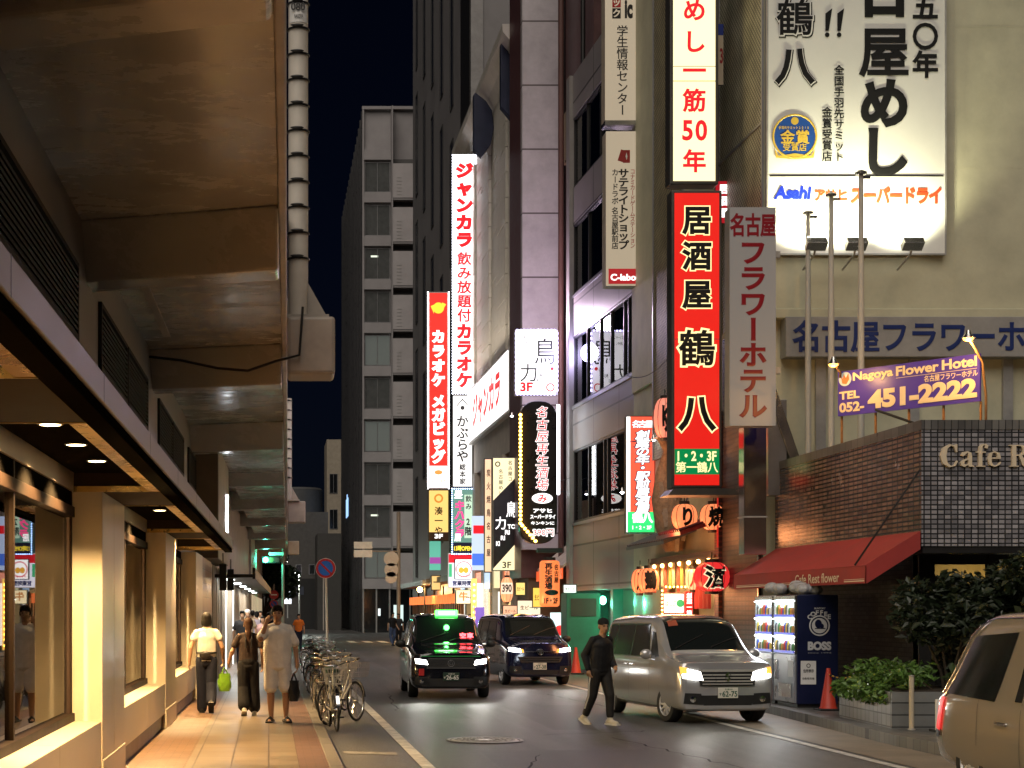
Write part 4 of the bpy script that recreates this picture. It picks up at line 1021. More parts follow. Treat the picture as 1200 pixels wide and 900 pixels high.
c = MB(); c.prism([(-.12, -.16), (W + .32, -.16), (W + .2, -.02), (.0, -.02)], -.2, .6); c.build('sign_hood', M_CAB, t)
t, W, Hh, k = vsign('lightbox_sign', 'slim red and white lit sign with green foot on the grey facade', 'sign', 734, 487, 768, 625, 42.2, .28, em('red_lit_face2', (1.0, .10, .05), 1.15), M_CAB, border=.03)
bar(t, 'white_edge', .0, .10, -.016, -.004, .03, Hh - .03, em('white_edge_lit', (1, .96, .94), 1.5))
wl = em('white_lit_letter', (1, .97, .95), 1.6, False); nv = pm('navy_outline', (.02, .03, .12), rough=.4, var=.05)
words = list('創業の年') + ['・'] + list('駅前居酒屋')
a = Text(); b2 = Text()
for i, ch in enumerate('名古屋'): a.cell(ch, W * (.32 + .22 * i), Hh - 10 / k, .20, .2, .08, slant=.15); b2.cell(ch, W * (.32 + .22 * i), Hh - 10 / k, .20, .2, .03, slant=.15)
for i, ch in enumerate(words):
    a.cell(ch, W * .56, Hh - (23 + i * 9.6) / k, .36, .26, .10, slant=.15); b2.cell(ch, W * .56, Hh - (23 + i * 9.6) / k, .36, .26, .03, slant=.15)
o = a.build('outline_lettering', nv, t, (0, -.018, 0)); b2.build('lettering', wl, o, (0, -.026, 0))
bar(t, 'green_foot', .03, W - .03, -.018, -.012, .03, .56, em('green_lit_foot', (.03, .70, .18), 1.1))
tx = Text(); tx.cell('鶴', W * .38, .40, .27, .25, .06); tx.cell('八', W * .72, .40, .27, .25, .06); tx.fit('1・2・3F', W * .2, W * .86, .10, .20, .03); tx.build('lettering_small', wl, t, (0, -.026, 0))
bar(t, 'wall_bracket', W, W + .35, .08, .16, 2.2, 2.28, M_CAB); bar(t, 'wall_bracket', W, W + .35, .08, .16, .5, .58, M_CAB)
t, W, Hh, k = vsign('red_flag_sign', 'small red sign with white marks between the cream sign and the perforated panel', 'sign', 838, 212, 854, 262, 35.3, .05, em('red_small_face', (.55, .01, .02), .6), M_CAB, border=.01)
tx = Text(); tx.vert('居酒屋', W * .6, Hh - .05, .26, .2, .22, .03); tx.build('lettering', wl, t, (0, -.02, 0))
t, W, Hh, k = vsign('notice_sign', 'cream poster sign with blue top behind the cream lit sign', 'sign', 838, 28, 848, 100, 35.2, .05, M_BEIGE, M_CAB, border=.01)
bar(t, 'blue_top', .01, W - .01, -.016, -.013, Hh - .25, Hh - .01, M_BLUE)
tx = Text(); tx.fit('13', W * .2, W * .9, Hh * .35, Hh * .6, .03); tx.build('lettering', M_RED, t, (0, -.02, 0))
# shopfront boards at street level
t, W, Hh, k = vsign('menu_lightbox', 'small white lit menu box with green emblem at the izakaya entrance', 'sign', 777, 695, 802, 719, 37.8, .2, em('menu_lit', (1, .97, .93), 1.3), M_RED, border=.02)
c = MB(); c.lathe([(0, -.02), (.09, -.02), (.09, -.012)], (W * .8, 0, Hh / 2), 20, axis='y'); c.build('green_emblem', em('emblem_green_lit', (.03, .35, .12), 1, False), t)
tx = Text(); tx.fit('はしご', .05, W * .6, Hh * .35, Hh * .65, .02); tx.build('lettering', em('green_text_lit', (.1, .35, .12), .8, False), t, (0, -.02, 0))
t, W, Hh, k = vsign('menu_board', 'narrow red board with white characters beside the menu box', 'sign', 803, 693, 812, 722, 37.6, .08, em('red_board_lit', (.7, .03, .02), .7), M_RED, border=.01)
tx = Text(); tx.vert('創業一筋', W / 2, Hh - .03, .135, .13, None, .03); tx.build('lettering', wl, t, (0, -.02, 0))
st = thing('bulb_string', 'string of small yellow bulbs around the izakaya menu box', 'string lights', (PX(776, 37.7), 37.7, PZ(724, 37.7)))
c = MB(); q = [(0, 0, i * .09) for i in range(8)] + [(i * .09, 0, .72) for i in range(1, 7)]
for p in q: c.ball(p, .022, 8, 6)
c.build('bulb', em('yellow_bulb', (1, .62, .10), 7.0, False), st)
c = MB(); c.tube([(0, .02, 0), (0, .02, .72), (.6, .02, .72)], .008, 5); c.build('wire', M_BLACK, st)
# flat figure of a crane above the eaves: tall feathered cut-out in pale brown, blue and white
cr = thing('crane_statue', 'tall feathered bird figure in brown and blue above the grey eave', 'statue', (PX(790, 39.0), 39.2, PZ(645, 39)))
c = MB(); c.tube([(.05, 0, 0), (.0, 0, .6), (-.15, -.05, 1.3), (-.25, -.1, 1.9), (-.15, -.15, 2.4), (-.35, -.2, 2.75)], [.22, .40, .36, .16, .10, .09], 14); b_ = c.build('body', pm('feather_brown', (.30, .21, .14), rough=.7, var=.4, scale=10, bump=.5, bscale=30), cr, smooth=60)
c = MB()
for i in range(26):
    a = random.uniform(-.5, .6); z_ = random.uniform(.1, 1.5); c.obox((a * .7, -.3 - random.random() * .1, z_), (.10, .02, .36), (.2, a * .6, 0))
c.build('feather', pm('feather_pale', (.42, .36, .30), rough=.7, var=.3, scale=9), cr)
c = MB(); c.ball((.38, -.25, 1.55), (.2, .06, .55), 14, 10); c.build('blue_wing', pm('wing_blue', (.03, .07, .22), rough=.5, var=.2), cr, smooth=180)
c = MB(); c.tube([(-.33, -.2, 2.75), (-.6, -.25, 2.62)], [.05, .01], 8); c.ball((-.3, -.2, 2.78), (.11, .1, .1)); c.build('head', M_WHITE, cr, smooth=60)

# ------------------------------------------------------------------ grey panelled office with ribbon windows
gr = thing('office_building', 'grey panelled office with ribbon windows above the green lit arcade', 'building', (10.17, 43, 0), .036)
M_PANEL = tiled('grey_panel', (.225, .205, .20), (.245, .225, .215), (.05, .046, .045), 3.1, 1.3, 'yz', .03, rough=.42, offset=0, bump=.3, stain=.2)
M_PANELP = pm('grey_pier', (.25, .23, .22), rough=.42, var=.12)
rows = [(4.64, 6.98), (8.40, 10.66), (11.98, 14.27), (15.45, 17.7)]
zprev = 2.5
y0, y1 = 1.0, 9.4
for zs, zt_ in rows:
    bar(gr, 'spandrel', 0, .35, y0, y1, zprev, zs, M_PANEL); zprev = zt_
bar(gr, 'parapet', 0, .35, y0, y1, zprev, 19.1, M_PANEL)
bar(gr, 'pier', -.05, .4, -1.0, .998, 2.5, 19.1, M_PANELP); bar(gr, 'pier', -.12, .4, 9.402, 9.85, 2.5, 19.1, M_PANELP)
bar(gr, 'arcade_soffit', .0, 6, -1, 9.8, 2.44, 2.498, M_PANELP)
for i, (zs, zt_) in enumerate(rows):
    c = MB(); n_ = 4
    c.box(.02, .16, y0, y1, zs + .001, zs + .07); c.box(.02, .16, y0, y1, zt_ - .07, zt_ - .001)
    qs = [y0 + .03, 2.6, 3.1, 4.6, 5.9, 7.6, y1 - .03] if i % 2 else [y0 + .03, 2.9, 5.0, 5.45, 7.4, y1 - .03]
    for q in qs: c.box(.03, .15, q - .03, q + .03, zs + .07, zt_ - .07)
    f_ = c.build('window_frame', M_BLACK, gr)
    c = MB(); c.box(.085, .095, y0, y1, zs + .05, zt_ - .05); c.build('pane', glass('office_glass', (.5, .55, .6), 1.6), f_)
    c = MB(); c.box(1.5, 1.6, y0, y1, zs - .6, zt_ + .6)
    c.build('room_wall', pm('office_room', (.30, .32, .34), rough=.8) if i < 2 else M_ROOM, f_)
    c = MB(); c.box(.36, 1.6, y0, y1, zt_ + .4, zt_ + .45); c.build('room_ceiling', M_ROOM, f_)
c = MB(); c.box(.7, .8, 2.0, 4.2, 10.3, 10.34); c.build('ceiling_tube', em('office_tube', (.85, 1, .92), 2.5), gr)
lamp('room_fill', 'POINT', (.8, 3.2, 10.0), 26, (.8, .9, 1), gr, .2); lamp('room_fill', 'POINT', (.8, 6.6, 10.0), 18, (.75, .82, 1), gr, .2); lamp('room_fill', 'POINT', (.8, 5.0, 6.4), 7, (1, .75, .45), gr, .2)  # lamps added to brighten the dark rooms behind the panes
c = MB(); c.box(-.04, -.0, y0, 9.8, 8.30, 8.40); c.box(-.04, 0, y0, 9.8, 4.54, 4.63); c.box(-.04, 0, y0, 9.8, 11.9, 11.97); c.build('sill_rail', M_ALU, gr)
bar(gr, 'upper_block', 3.0, 8, -1, 9.8, 19.1, 26, pm('dark_upper', (.05, .045, .045)))
# green lit arcade below
M_GREENW = pm('green_wall', (.10, .36, .26), rough=.45, var=.15)
bar(gr, 'arcade_back_wall', 1.2, 1.3, -1.0, 9.8, 0.1, 2.44, M_GREENW); bar(gr, 'arcade_end_wall', 0, 1.2, 9.6, 9.8, .1, 2.44, M_GREENW)
bar(gr, 'arcade_column', .05, .35, 4.4, 4.7, .1, 2.44, M_GREENW)
c = MB(); c.lathe([(0, 1.17), (.55, 1.17), (.55, 1.19)], (0, 2.2, 1.5), 24, axis='x'); c.build('round_window', M_BLACK, gr)
for q, zz in ((5.9, 2.12), (1.9, 2.15), (.4, 2.1)):
    c = MB(); c.ball((.12, q, zz), (.10, .10, .13), 12, 8); c.build('green_lamp', em('green_bulb', (.15, 1.0, .62), 9.0), gr)
    lamp('green_glow', 'POINT', (-.12, q, zz - .1), 17, (.12, 1.0, .62), gr, .1)
t = thing('notice_board', 'pale scalloped paper notice hanging in the green arcade', 'notice', (PX(691, 46), 46, PZ(722, 46)))
c = MB(); c.prism([(-.28, 0)] + [(-.28 + .07 * i, .04 * (i % 2)) for i in range(1, 8)] + [(.28, 0), (.27, .53), (-.24, .57)], 0, .02); c.build('sheet', pm('pale_notice', (.48, .50, .38), rough=.6, var=.15), t)
t = thing('hoarding', 'dark green steel hoarding standing behind the walking man', 'hoarding', (PX(664, 45.5), 45.5, .15))
c = MB(); c.box(0, .95, 0, .9, 0, 2.15); c.build('panel', pm('hoarding_green', (.02, .16, .10), rough=.45, var=.2), t, bevel=.02)
c = MB(); c.box(.12, .83, -.025, -.003, 1.5, 2.0); c.build('brown_notice', pm('brown_notice', (.06, .035, .025)), t)
# ================================================================== further buildings on the right
def simple_window(parent, axis, a0, a1, z0, z1, pos, name='window', pane=None, frame=None, cross=1):
    """frame ring + pane; axis 'x': wall faces -x at x=pos, a along y; axis 'y': wall faces -y at y=pos, a along x"""
    f = MB(); t = .05
    def bx(mb, p0, p1, q0, q1, d0, d1):
        if axis == 'x': mb.box(pos + d0, pos + d1, p0, p1, q0, q1)
        else: mb.box(p0, p1, pos + d0, pos + d1, q0, q1)
    bx(f, a0, a1, z0, z0 + t, -.05, -.001); bx(f, a0, a1, z1 - t, z1, -.05, -.001)
    for k in range(cross + 2):
        q = a0 + (a1 - a0 - t) * k / (cross + 1); bx(f, q, q + t, z0 + t, z1 - t, -.05, -.001)
    o = f.build(name, frame or M_ALU, parent)
    g = MB(); bx(g, a0 + t * .5, a1 - t * .5, z0 + t * .5, z1 - t * .5, -.02, -.002)
    g.build('pane', pane or M_DARKWIN, o)
    return o
M_MAROON = pm('maroon_wall', (.085, .035, .035), rough=.45, var=.25)
gp = thing('bar_building', 'narrow dark maroon bar building with drainpipes beside the grey office', 'building', (10.6, 52.9, 0))
bar(gp, 'wall', 0, 10, 0, 5.0, 3.2, 27, M_MAROON); bar(gp, 'upper_box', -.2, .0, .6, 4.6, 17.6, 19.3, pm('tan_box', (.26, .18, .10), rough=.6))
c = MB(); c.tube([(-.25, .5, 3), (-.25, .5, 24)], .08, 8); c.build('drainpipe', M_BLACK, gp, smooth=60)
c = MB(); c.tube([(-.45, 3.4, 3), (-.45, 3.4, 25)], .10, 8); c.build('drainpipe', pm('brown_pipe', (.10, .045, .035)), gp, smooth=60)
bar(gp, 'storefront', .3, .5, 0, 5, 0, 3.2, pm('bar_front', (.18, .10, .05), rough=.5, var=.4, scale=5))
for k in range(4): bar(gp, 'lit_poster', .2, .29, .3 + k * 1.15, 1.2 + k * 1.15, .5 + .2 * (k % 2), 1.9, em('lit_poster_%d' % (k % 3), [(1, .62, .2), (1, .9, .75), (.9, .28, .12)][k % 3], 1.0))
c = MB(); c.add([(.2, 0, 4.3), (.2, 5, 4.3), (-1.0, 5, 3.3), (-1.0, 0, 3.3), (.2, 0, 4.25), (.2, 5, 4.25), (-1.0, 5, 3.2), (-1.0, 0, 3.2)], [(0, 1, 2, 3), (7, 6, 5, 4), (3, 2, 6, 7), (0, 3, 7, 4), (1, 5, 6, 2)])
c.build('canvas_canopy', pm('pale_canvas', (.5, .45, .35), rough=.8), gp)
bar(gp, 'orange_band', -1.05, -1.0, 0, 5, 2.85, 3.2, em('orange_band', (.9, .12, .03), .8)); bar(gp, 'tube_light', -.3, -.22, .3, .36, 5.0, 10.6, E_TUBE)

sl = thing('slab_building', 'building with a pale pinkish panelled slab facing the camera', 'building', (9.07, 58, 0))
bar(sl, 'front_slab', .0, 1.28, 0, .4, 4, 40, tiled('pale_slab', (.46, .42, .43), (.42, .39, .40), (.10, .08, .08), 4, 2.29, 'xz', .03, rough=.5, offset=0, stain=.25))
bar(sl, 'side_wall', .02, 8, .401, 3.2, 3, 40, M_MAROON); bar(sl, 'corner_trim', 1.281, 1.5, -.02, .4, 4, 40, M_BLACK)
bar(sl, 'storefront', .3, 8, .5, 3.1, 0, 3, pm('slab_front', (.12, .07, .04)))
for k in range(3): bar(sl, 'lit_poster', .2, .29, .6 + k * .85, 1.3 + k * .85, .4, 2.0, em('lit_poster_b%d' % k, [(1, .75, .4), (1, .35, .15), (.8, .9, 1)][k], 1.0))

kb_ = thing('karaoke_building', 'white karaoke building with staggered facade panels and a big slanted lit sign', 'building', (9.45, 61.3, 0))
bar(kb_, 'wall', .05, 8, 0, 17, 4, 24.2, M_CONC2)
c = MB(); n_ = 0
pw = pm('white_facade_panel', (.50, .47, .42), rough=.5, var=.12)
for i in range(7):
    for j in range(12):
        y_ = .1 + i * 2.42; z_ = 11.6 + j * 1.0 + (.5 if i % 2 else 0)
        if z_ + .9 > 22.5: continue
        c.box(-.03 - .10 * (i % 2) - random.random() * .02, .05, y_, y_ + 2.38, z_, z_ + .97)
c.build('facade_panel', pw, kb_)
c = MB()
prof = [(.05, 22.4), (-.02, 22.8), (-.25, 23.3), (-.6, 23.7), (-.62, 24.0), (.05, 24.0)]
c.prism([(0, 0)] * 3, 0, 0) if False else None
vs = [(x, 0, z) for x, z in prof] + [(x, 17, z) for x, z in prof]; m_ = len(prof)
c.add(vs, [tuple(range(m_)), tuple(range(2 * m_ - 1, m_ - 1, -1))] + [(i, (i + 1) % m_, (i + 1) % m_ + m_, i + m_) for i in range(m_)]); c.build('cornice', pw, kb_)
lamp('cornice_uplight', 'AREA', (-.9, 8.5, 12.0), 130, (1, .86, .68), kb_, 1, (math.radians(180), math.radians(-25), 0), shape=(.4, 15))
bar(kb_, 'lower_band', -.1, .05, 0, 17, 8.0, 11.5, M_CONC2)
for k in range(6): bar(kb_, 'pilaster', -.2, .3, k * 2.9, k * 2.9 + .7, 0, 8, pm('stone_pilaster', (.42, .37, .30), rough=.6, var=.15))
bar(kb_, 'storefront', .1, .3, 0, 17, 0, 8, pm('store_backing', (.10, .07, .05)))
for k in range(6):
    bar(kb_, 'lit_window', .02, .09, k * 2.9 + .8, k * 2.9 + 2.8, .4, 2.6, em('lit_window_%d' % (k % 4), [(1, .70, .3), (1, .92, .8), (1, .45, .2), (.75, .85, 1)][k % 4], 1.1))
    bar(kb_, 'fascia_board', -.15, .09, k * 2.9 + .75, k * 2.9 + 2.85, 2.75, 3.5, em('fascia_%d' % (k % 3), [(1, .25, .1), (1, .85, .5), (.5, .7, 1)][k % 3], .8))
for (yy, z0, z1, d, lb) in ((1.0, 20.6, 24.6, .5, 'near dark blue blade sign high on the white karaoke building'), (6.5, 20.8, 23.5, .85, 'far dark rounded blade sign high on the white karaoke building')):
    t = thing('blade_sign', lb, 'sign', (9.42 - d, 61.3 + yy, z0), 0, 'unlit blade signs on the karaoke building')
    c = MB(); Hh = z1 - z0
    if d > .6: poly = [(0, .3), (0, Hh - .1), (.06, Hh), (d * .6, Hh - .35), (d * .9, Hh * .72), (d, Hh * .45), (d * .85, Hh * .2), (d * .4, 0)]
    else: poly = [(0, .6), (0, Hh * .75), (d, Hh), (d, 0)]
    c.prism(poly, 0, .4); c.build('panel', pm('night_blue_panel', (.012, .016, .04), rough=.35), t, bevel=.02)
    bar(t, 'bracket', d, d + .1, .1, .3, Hh * .5, Hh * .55, M_BLACK)
# slanted lit sign along the facade
Ya, Yb2 = 61.6, 74.5
t = thing('facade_sign', 'slanted white lit board with red characters along the karaoke building', 'sign', (9.28, Ya, 9.35))
c = MB(); c.box(-.16, .16, 0, Yb2 - Ya, 0, 2.5); c.build('cabinet', M_CABW, t, bevel=.02)
c = MB(); c.box(-.19, -.165, .12, Yb2 - Ya - .12, .12, 2.38); c.build('face_panel', em('facade_white', (1, .98, .97), 1.6), t)
c = MB(); c.box(.0, .1, -.02, -.002, .05, 2.45); c.build('end_cap', M_CABW, t)
tx = Text(); tx.fit('ジャンカラ', 0, 8.6, 0, 1.5, .05); o = tx.build('lettering', em('karaoke_red', (.75, .015, .02), 1, False), t); o.rotation_euler = (0, 0, -PI / 2); o.location = (-.205, 10.6, .5)

tw = thing('dark_tower', 'very tall dark grey tower with black vertical window strips', 'building', (10.0, 79.5, 0))
bar(tw, 'end_wall', 0, 14, 0, 33, 0, 70, pm('tower_grey', (.20, .19, .195), rough=.55, var=.15, scale=.4))
bar(tw, 'black_stripe', -.06, -.001, .8, 4.6, 0, 70, M_BLACK); bar(tw, 'corner_fin', -.10, .5, -.08, -.001, 0, 70, pm('tower_pale', (.26, .25, .25), rough=.5))
for i in range(5):
    y_ = 8.2 + i * 5.2
    for j in range(8):
        z0 = 3.4 + j * 8.6 + (2.3 * i) % 8.6
        simple_window(tw, 'x', y_, y_ + 1.5, z0, z0 + 6.8, -.005, cross=0, frame=M_BLACK, pane=pm('tower_glass', (.03, .032, .036), rough=.12, spec=.8))
bar(tw, 'street_canopy', -1.1, -.1, 1, 32, 3.3, 3.6, M_BLACK)
for k in range(6):
    o_ = bar(tw, 'lit_shopfront', -.12, -.02, 2 + k * 5, 6 + k * 5, .9, 2.5, em('tower_shop_%d' % (k % 3), [(1, .42, .14), (1, .72, .42), (.9, .5, .2)][k % 3], .42))
    c = MB()
    for q in range(5): c.box(-.2, -.121, 2 + k * 5 + q, 2.14 + k * 5 + q, .2, 2.7)
    c.box(-.2, -.121, 2 + k * 5, 6 + k * 5, .2, .95); c.box(-.2, -.121, 2 + k * 5, 6 + k * 5, 2.45, 3.2); c.build('shop_mullion', pm('shop_timber', (.09, .05, .03), rough=.5, var=.3, scale=4), o_)
    c = MB()
    for q in range(3): c.tube([(-.35, 2.6 + k * 5 + q * 1.3, 2.7), (-.35, 2.6 + k * 5 + q * 1.3, 2.2)], .13, 8)
    c.build('shop_lantern', em('small_lantern', (1, .22, .06), 1.2), o_)

# mid grey block with balconies at the end of the street
X0, X1, Yh = PX(425, 135), PX(502, 135), 135.0
mb_ = thing('balcony_block', 'grey office block with stacked balconies closing the end of the street', 'building', (X0, Yh, 0))
Wd = X1 - X0
gw = pm('block_grey', (.34, .32, .33), rough=.6, var=.12, scale=.5)
zt = PZ(128, Yh)
zz = [PZ(v, Yh) for v in (690, 642, 592, 541.5, 491, 440.5, 390, 339, 288, 237, 187, 152)]
xm = Wd * .44
bar(mb_, 'ground_floor', 0, 9, .3, 6, 0, zz[0], M_DARKWIN)
for q in (.0, 1.1, 2.2, 3.9, 5.2): bar(mb_, 'ground_mullion', q, q + .12, .15, .3, 0, zz[0], M_GALV)
bar(mb_, 'lobby_light', 2.6, 3.4, .22, .29, .6, 2.3, em('lobby_lit', (.8, 1, .95), .8)); bar(mb_, 'lobby_light', 1.3, 1.5, .22, .29, 1.4, 2.0, em('lobby_lit2', (.9, 1, 1), 1.0))
bar(mb_, 'front_wall', 0, 9, .3, 24, zz[0], zt, gw)
for i in range(11):
    z0, z1 = zz[i], zz[i + 1]
    p = bar(mb_, 'spandrel', 0, xm - .05, .0, .299, z0, z0 + .85, gw)
    if i < 10:
        w_ = simple_window(mb_, 'y', .18, xm - .1, z0 + .9, z1 - .15, .29, cross=1, pane=em('dim_lit_pane', (.32, .36, .34), .10) if i in (0, 3, 5) else pm('block_glass', (.10, .105, .105), rough=.2, spec=.8))
        if i in (1, 7): bar(w_, 'ceiling_light', .4 + .3 * (i % 3), 1.0 + .3 * (i % 3), .262, .266, z1 - .9, z1 - .75, em('far_office_light', (.9, 1, .8), .9))
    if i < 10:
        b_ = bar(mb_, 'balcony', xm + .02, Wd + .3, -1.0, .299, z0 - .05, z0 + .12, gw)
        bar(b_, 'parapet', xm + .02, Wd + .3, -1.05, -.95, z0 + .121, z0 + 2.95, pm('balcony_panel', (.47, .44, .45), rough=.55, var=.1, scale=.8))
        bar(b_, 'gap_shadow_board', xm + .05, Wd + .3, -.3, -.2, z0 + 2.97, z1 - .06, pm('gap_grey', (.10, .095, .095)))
        c = MB(); c.ball((xm + (Wd - xm) * .82, -1.08, z0 + 1.9), .09, 8, 6); c.build('red_lamp', em('red_exit_lamp', (1, .06, .04), 4.0, False), b_)
        c = MB()
        for q in range(6): c.box(xm + .35, xm + .75, -1.07, -1.051, z0 + .35 + q * .28, z0 + .40 + q * .28)
        c.build('ladder_rung', M_GALV, b_)
bar(mb_, 'corner_post', -.02, .12, -.03, .35, zz[0], zt, gw); bar(mb_, 'corner_post', xm - .06, xm + .04, -1.05, .35, zz[0], zt, gw); bar(mb_, 'roof_edge', -.05, 9, -.05, .35, zt, zt + .25, gw)
c = MB()
for k in range(16): c.box(-.10, -.002, .6 + k * 2.4, .95 + k * 2.4, 0, zt)
c.box(.01, .3, .301, 40, 0, zt - .01)
c.build('ribbed_side', pm('dark_rib', (.03, .03, .032), rough=.3, var=.2), mb_)
c = MB()
for k in range(3): c.box(-.16, -.11, 22 + k * 1.5, 22.9 + k * 1.5, 11.0, 12.8 + (k % 2) * .4)
c.build('blue_lit_window', em('blue_lit_window', (.35, .6, 1), 1.2), mb_)
nb = thing('small_block', 'small pale block squeezed left of the grey balcony block', 'building', (PX(383, 182), 182, 0))
bar(nb, 'wall', 0, 1.6, 0, 8, 0, PZ(515, 182), pm('small_block_wall', (.36, .31, .24), rough=.6, var=.2)); 
for k in range(4): simple_window(nb, 'y', .3, 1.2, 3 + k * 4, 5.2 + k * 4, -.005)
fb = thing('dark_warehouse', 'low dark building at the far end beyond the green signal', 'building', (PX(318, 160), 160, 0))
bar(fb, 'wall', -12, 5.6, 0, 10, 0, PZ(600, 160), pm('warehouse_wall', (.085, .08, .075), rough=.7, var=.2)); 
c = MB(); c.lathe([(2.6, 0), (2.6, 2.4), (2.4, 2.6), (0, 2.7)], (2.6, 4, PZ(600, 160)), 24); c.build('roof_tank', pm('tank_wall', (.07, .07, .07)), fb, smooth=40)
for k in range(5): simple_window(fb, 'y', -1.5 + k * 1.3, -.9 + k * 1.3, 5.4, 6.4, -.005, cross=0)
bar(fb, 'shop_fascia', .4, 3.2, -.2, -.001, 3.4, 4.2, pm('far_fascia', (.05, .06, .09))); bar(fb, 'doorway', 2.9, 4.6, -.05, -.001, 0, 5, M_BLACK)
tx = Text(); tx.fit('居酒屋', 1.0, 2.6, 3.6, 4.0, .03); tx.build('lettering', pm('far_letter', (.3, .3, .3)), fb, (0, -.21, 0))
fb2 = thing('dark_side_building', 'tall dim building edge between warehouse and balcony block', 'building', (PX(372, 150), 150, 0))
bar(fb2, 'wall', 0, 2.2, 0, 8, 0, PZ(625, 150), pm('side_wall_dark', (.05, .048, .045), rough=.6)); bar(fb2, 'pale_strip', .5, .62, -.05, -.001, 0, 5.8, M_CONC2)
lb_ = thing('lit_shop_sign', 'small vertical white lit sign far down the street', 'sign', (PX(337, 140), 140, PZ(708, 140)))
bar(lb_, 'cabinet', -.36, .36, 0, .3, 0, 3.0, M_CABW); bar(lb_, 'face_panel', -.32, .32, -.02, -.002, .05, 2.95, em('far_lit_sign', (.85, .92, 1), 1.8)); tx = Text(); tx.vert('ホテル', 0, 2.8, .8, .5, .7, .04); tx.build('lettering', M_BLUE, lb_, (0, -.04, 0)); bar(lb_, 'post', -.05, .05, .1, .2, -1.2, 0, M_GALV)

# ================================================================== projecting signs further along
DOT = em('cool_led', (.80, .85, 1.0), 5.0, False); DOTP = em('violet_led', (.55, .50, 1.0), 6.0, False); DOTB = em('blue_led', (.35, .55, 1.0), 4.0, False); DOTO = em('amber_bulb', (1, .45, .06), 7.0, False)
def border_dots(t, W, Hh, n_w, n_h, r, m, name='led_border', inset=.0):
    c = MB()
    for i in range(n_w + 1):
        for z in (inset, Hh - inset): c.ball((inset + (W - 2 * inset) * i / n_w, -.03, z), r, 6, 4)
    for j in range(1, n_h):
        for x in (inset, W - inset): c.ball((x, -.03, inset + (Hh - 2 * inset) * j / n_h), r, 6, 4)
    return c.build(name, m, t)
E_RT = em('red_lit_text', (.80, .012, .02), 1.0, False)
t, W, Hh, k = vsign('karaoke_sign', 'tallest white lit sign with red characters and a dotted light border', 'sign', 530.5, 182, 557.5, 461, 74, .4, em('karaoke_white', (1, .97, .98), 2.0), M_CABW, border=.05)
tx = Text(); tx.vert('ジャンカラ', W / 2, Hh - 8 / k, 20.2 / k, .80, .72, .075)
tx.vert('飲み放題付', W / 2, Hh - 113 / k, 16.6 / k, .66, .62, .03); tx.vert('カラオケ', W / 2, Hh - 197 / k, 19 / k, .74, .72, .065); tx.build('lettering', E_RT, t, (0, -.02, 0))
border_dots(t, W, Hh, 9, 84, .035, DOT)
t, W, Hh, k = vsign('karaoke_sign', 'red lit karaoke sign with white characters and a yellow emblem on top', 'sign', 502, 342, 525.5, 573, 88, .4, em('karaoke_red_face', (.86, .035, .025), 1.15), M_CABW, border=.06)
c = MB(); z_ = Hh - 19 / k
c.lathe([(0, -.03), (.30, -.03), (.30, -.016)], (W / 2, 0, z_), 20, axis='y'); c.prism([(W / 2 - .42, z_ + .1), (W / 2 - .2, z_ + .2), (W / 2 - .25, z_ - .3)], -.028, -.016); c.prism([(W / 2 + .42, z_ + .2), (W / 2 + .2, z_ + .3), (W / 2 + .1, z_ - .3)], -.028, -.016)
c.build('emblem', em('emblem_yellow', (1, .72, .05), 1.1, False), t)
wt = em('white_lit_text', (1, .97, .95), 1.7, False)
tx = Text(); tx.vert('カラオケ', W / 2, Hh - 44 / k, 17 / k, .72, .72, .07); tx.vert('メガビッグ', W / 2, Hh - 120 / k, 16.3 / k, .72, .72, .07); tx.build('lettering', wt, t, (0, -.02, 0))
bar(t, 'white_foot', .06, W - .06, -.02, -.013, .06, 27 / k, em('foot_white', (1, .96, .95), 1.7)); bar(t, 'tube_edge', -.05, -.001, -.03, .0, 0, Hh, em('edge_tube', (1, .97, 1), 3.0, False)); bar(t, 'tube_edge', W + .001, W + .05, -.03, 0, 0, Hh, em('edge_tube', (1, .97, 1), 3.0, False))
tx = Text(); tx.fit('からっきり', .15, W - .15, .25, .5, .02); tx.mb.ball((W / 2, 0, .9), (.22, .01, .13), 12, 6); tx.build('lettering_small', em('orange_text', (.9, .35, .08), 1, False), t, (0, -.026, 0))
t, W, Hh, k = vsign('restaurant_sign', 'amber lit sign with brown foot under the red karaoke sign', 'sign', 502, 574, 526, 634, 87.8, .35, em('amber_face', (1.0, .62, .18), 1.05), M_CAB, border=.04)
tx = Text(); tx.vert('湊一や', W / 2, Hh - 19 / k, 11.5 / k, .46, .46, .02); tx.build('lettering', bk, t, (0, -.02, 0)); c = MB(); c.torus((W / 2, -.015, Hh - 10 / k), .2, .05, 'y', 16, 6, sy=.3); c.build('emblem', em('amber_ring', (.75, .28, .04), .9, False), t)
bar(t, 'brown_foot', .04, W - .04, -.02, -.013, .04, .48, pm('brown_foot', (.10, .045, .02))); tx = Text(); tx.fit('3F', W * .3, W * .7, .14, .38, .04); tx.build('lettering_small', wt, t, (0, -.026, 0))
t, W, Hh, k = vsign('restaurant_sign', 'white lit sign with black brush characters below the tallest karaoke sign', 'sign', 530, 463, 554, 571, 74, .35, em('soft_white_face', (1, .97, .92), 1.45), M_CAB, border=.04)
tx = Text(); tx.vert('かぶらや', W / 2, Hh - 24 / k, 13.6 / k, .56, .56, .03); tx.vert('総本家', W / 2, Hh - 80 / k, 8.5 / k, .30, .30, .03)
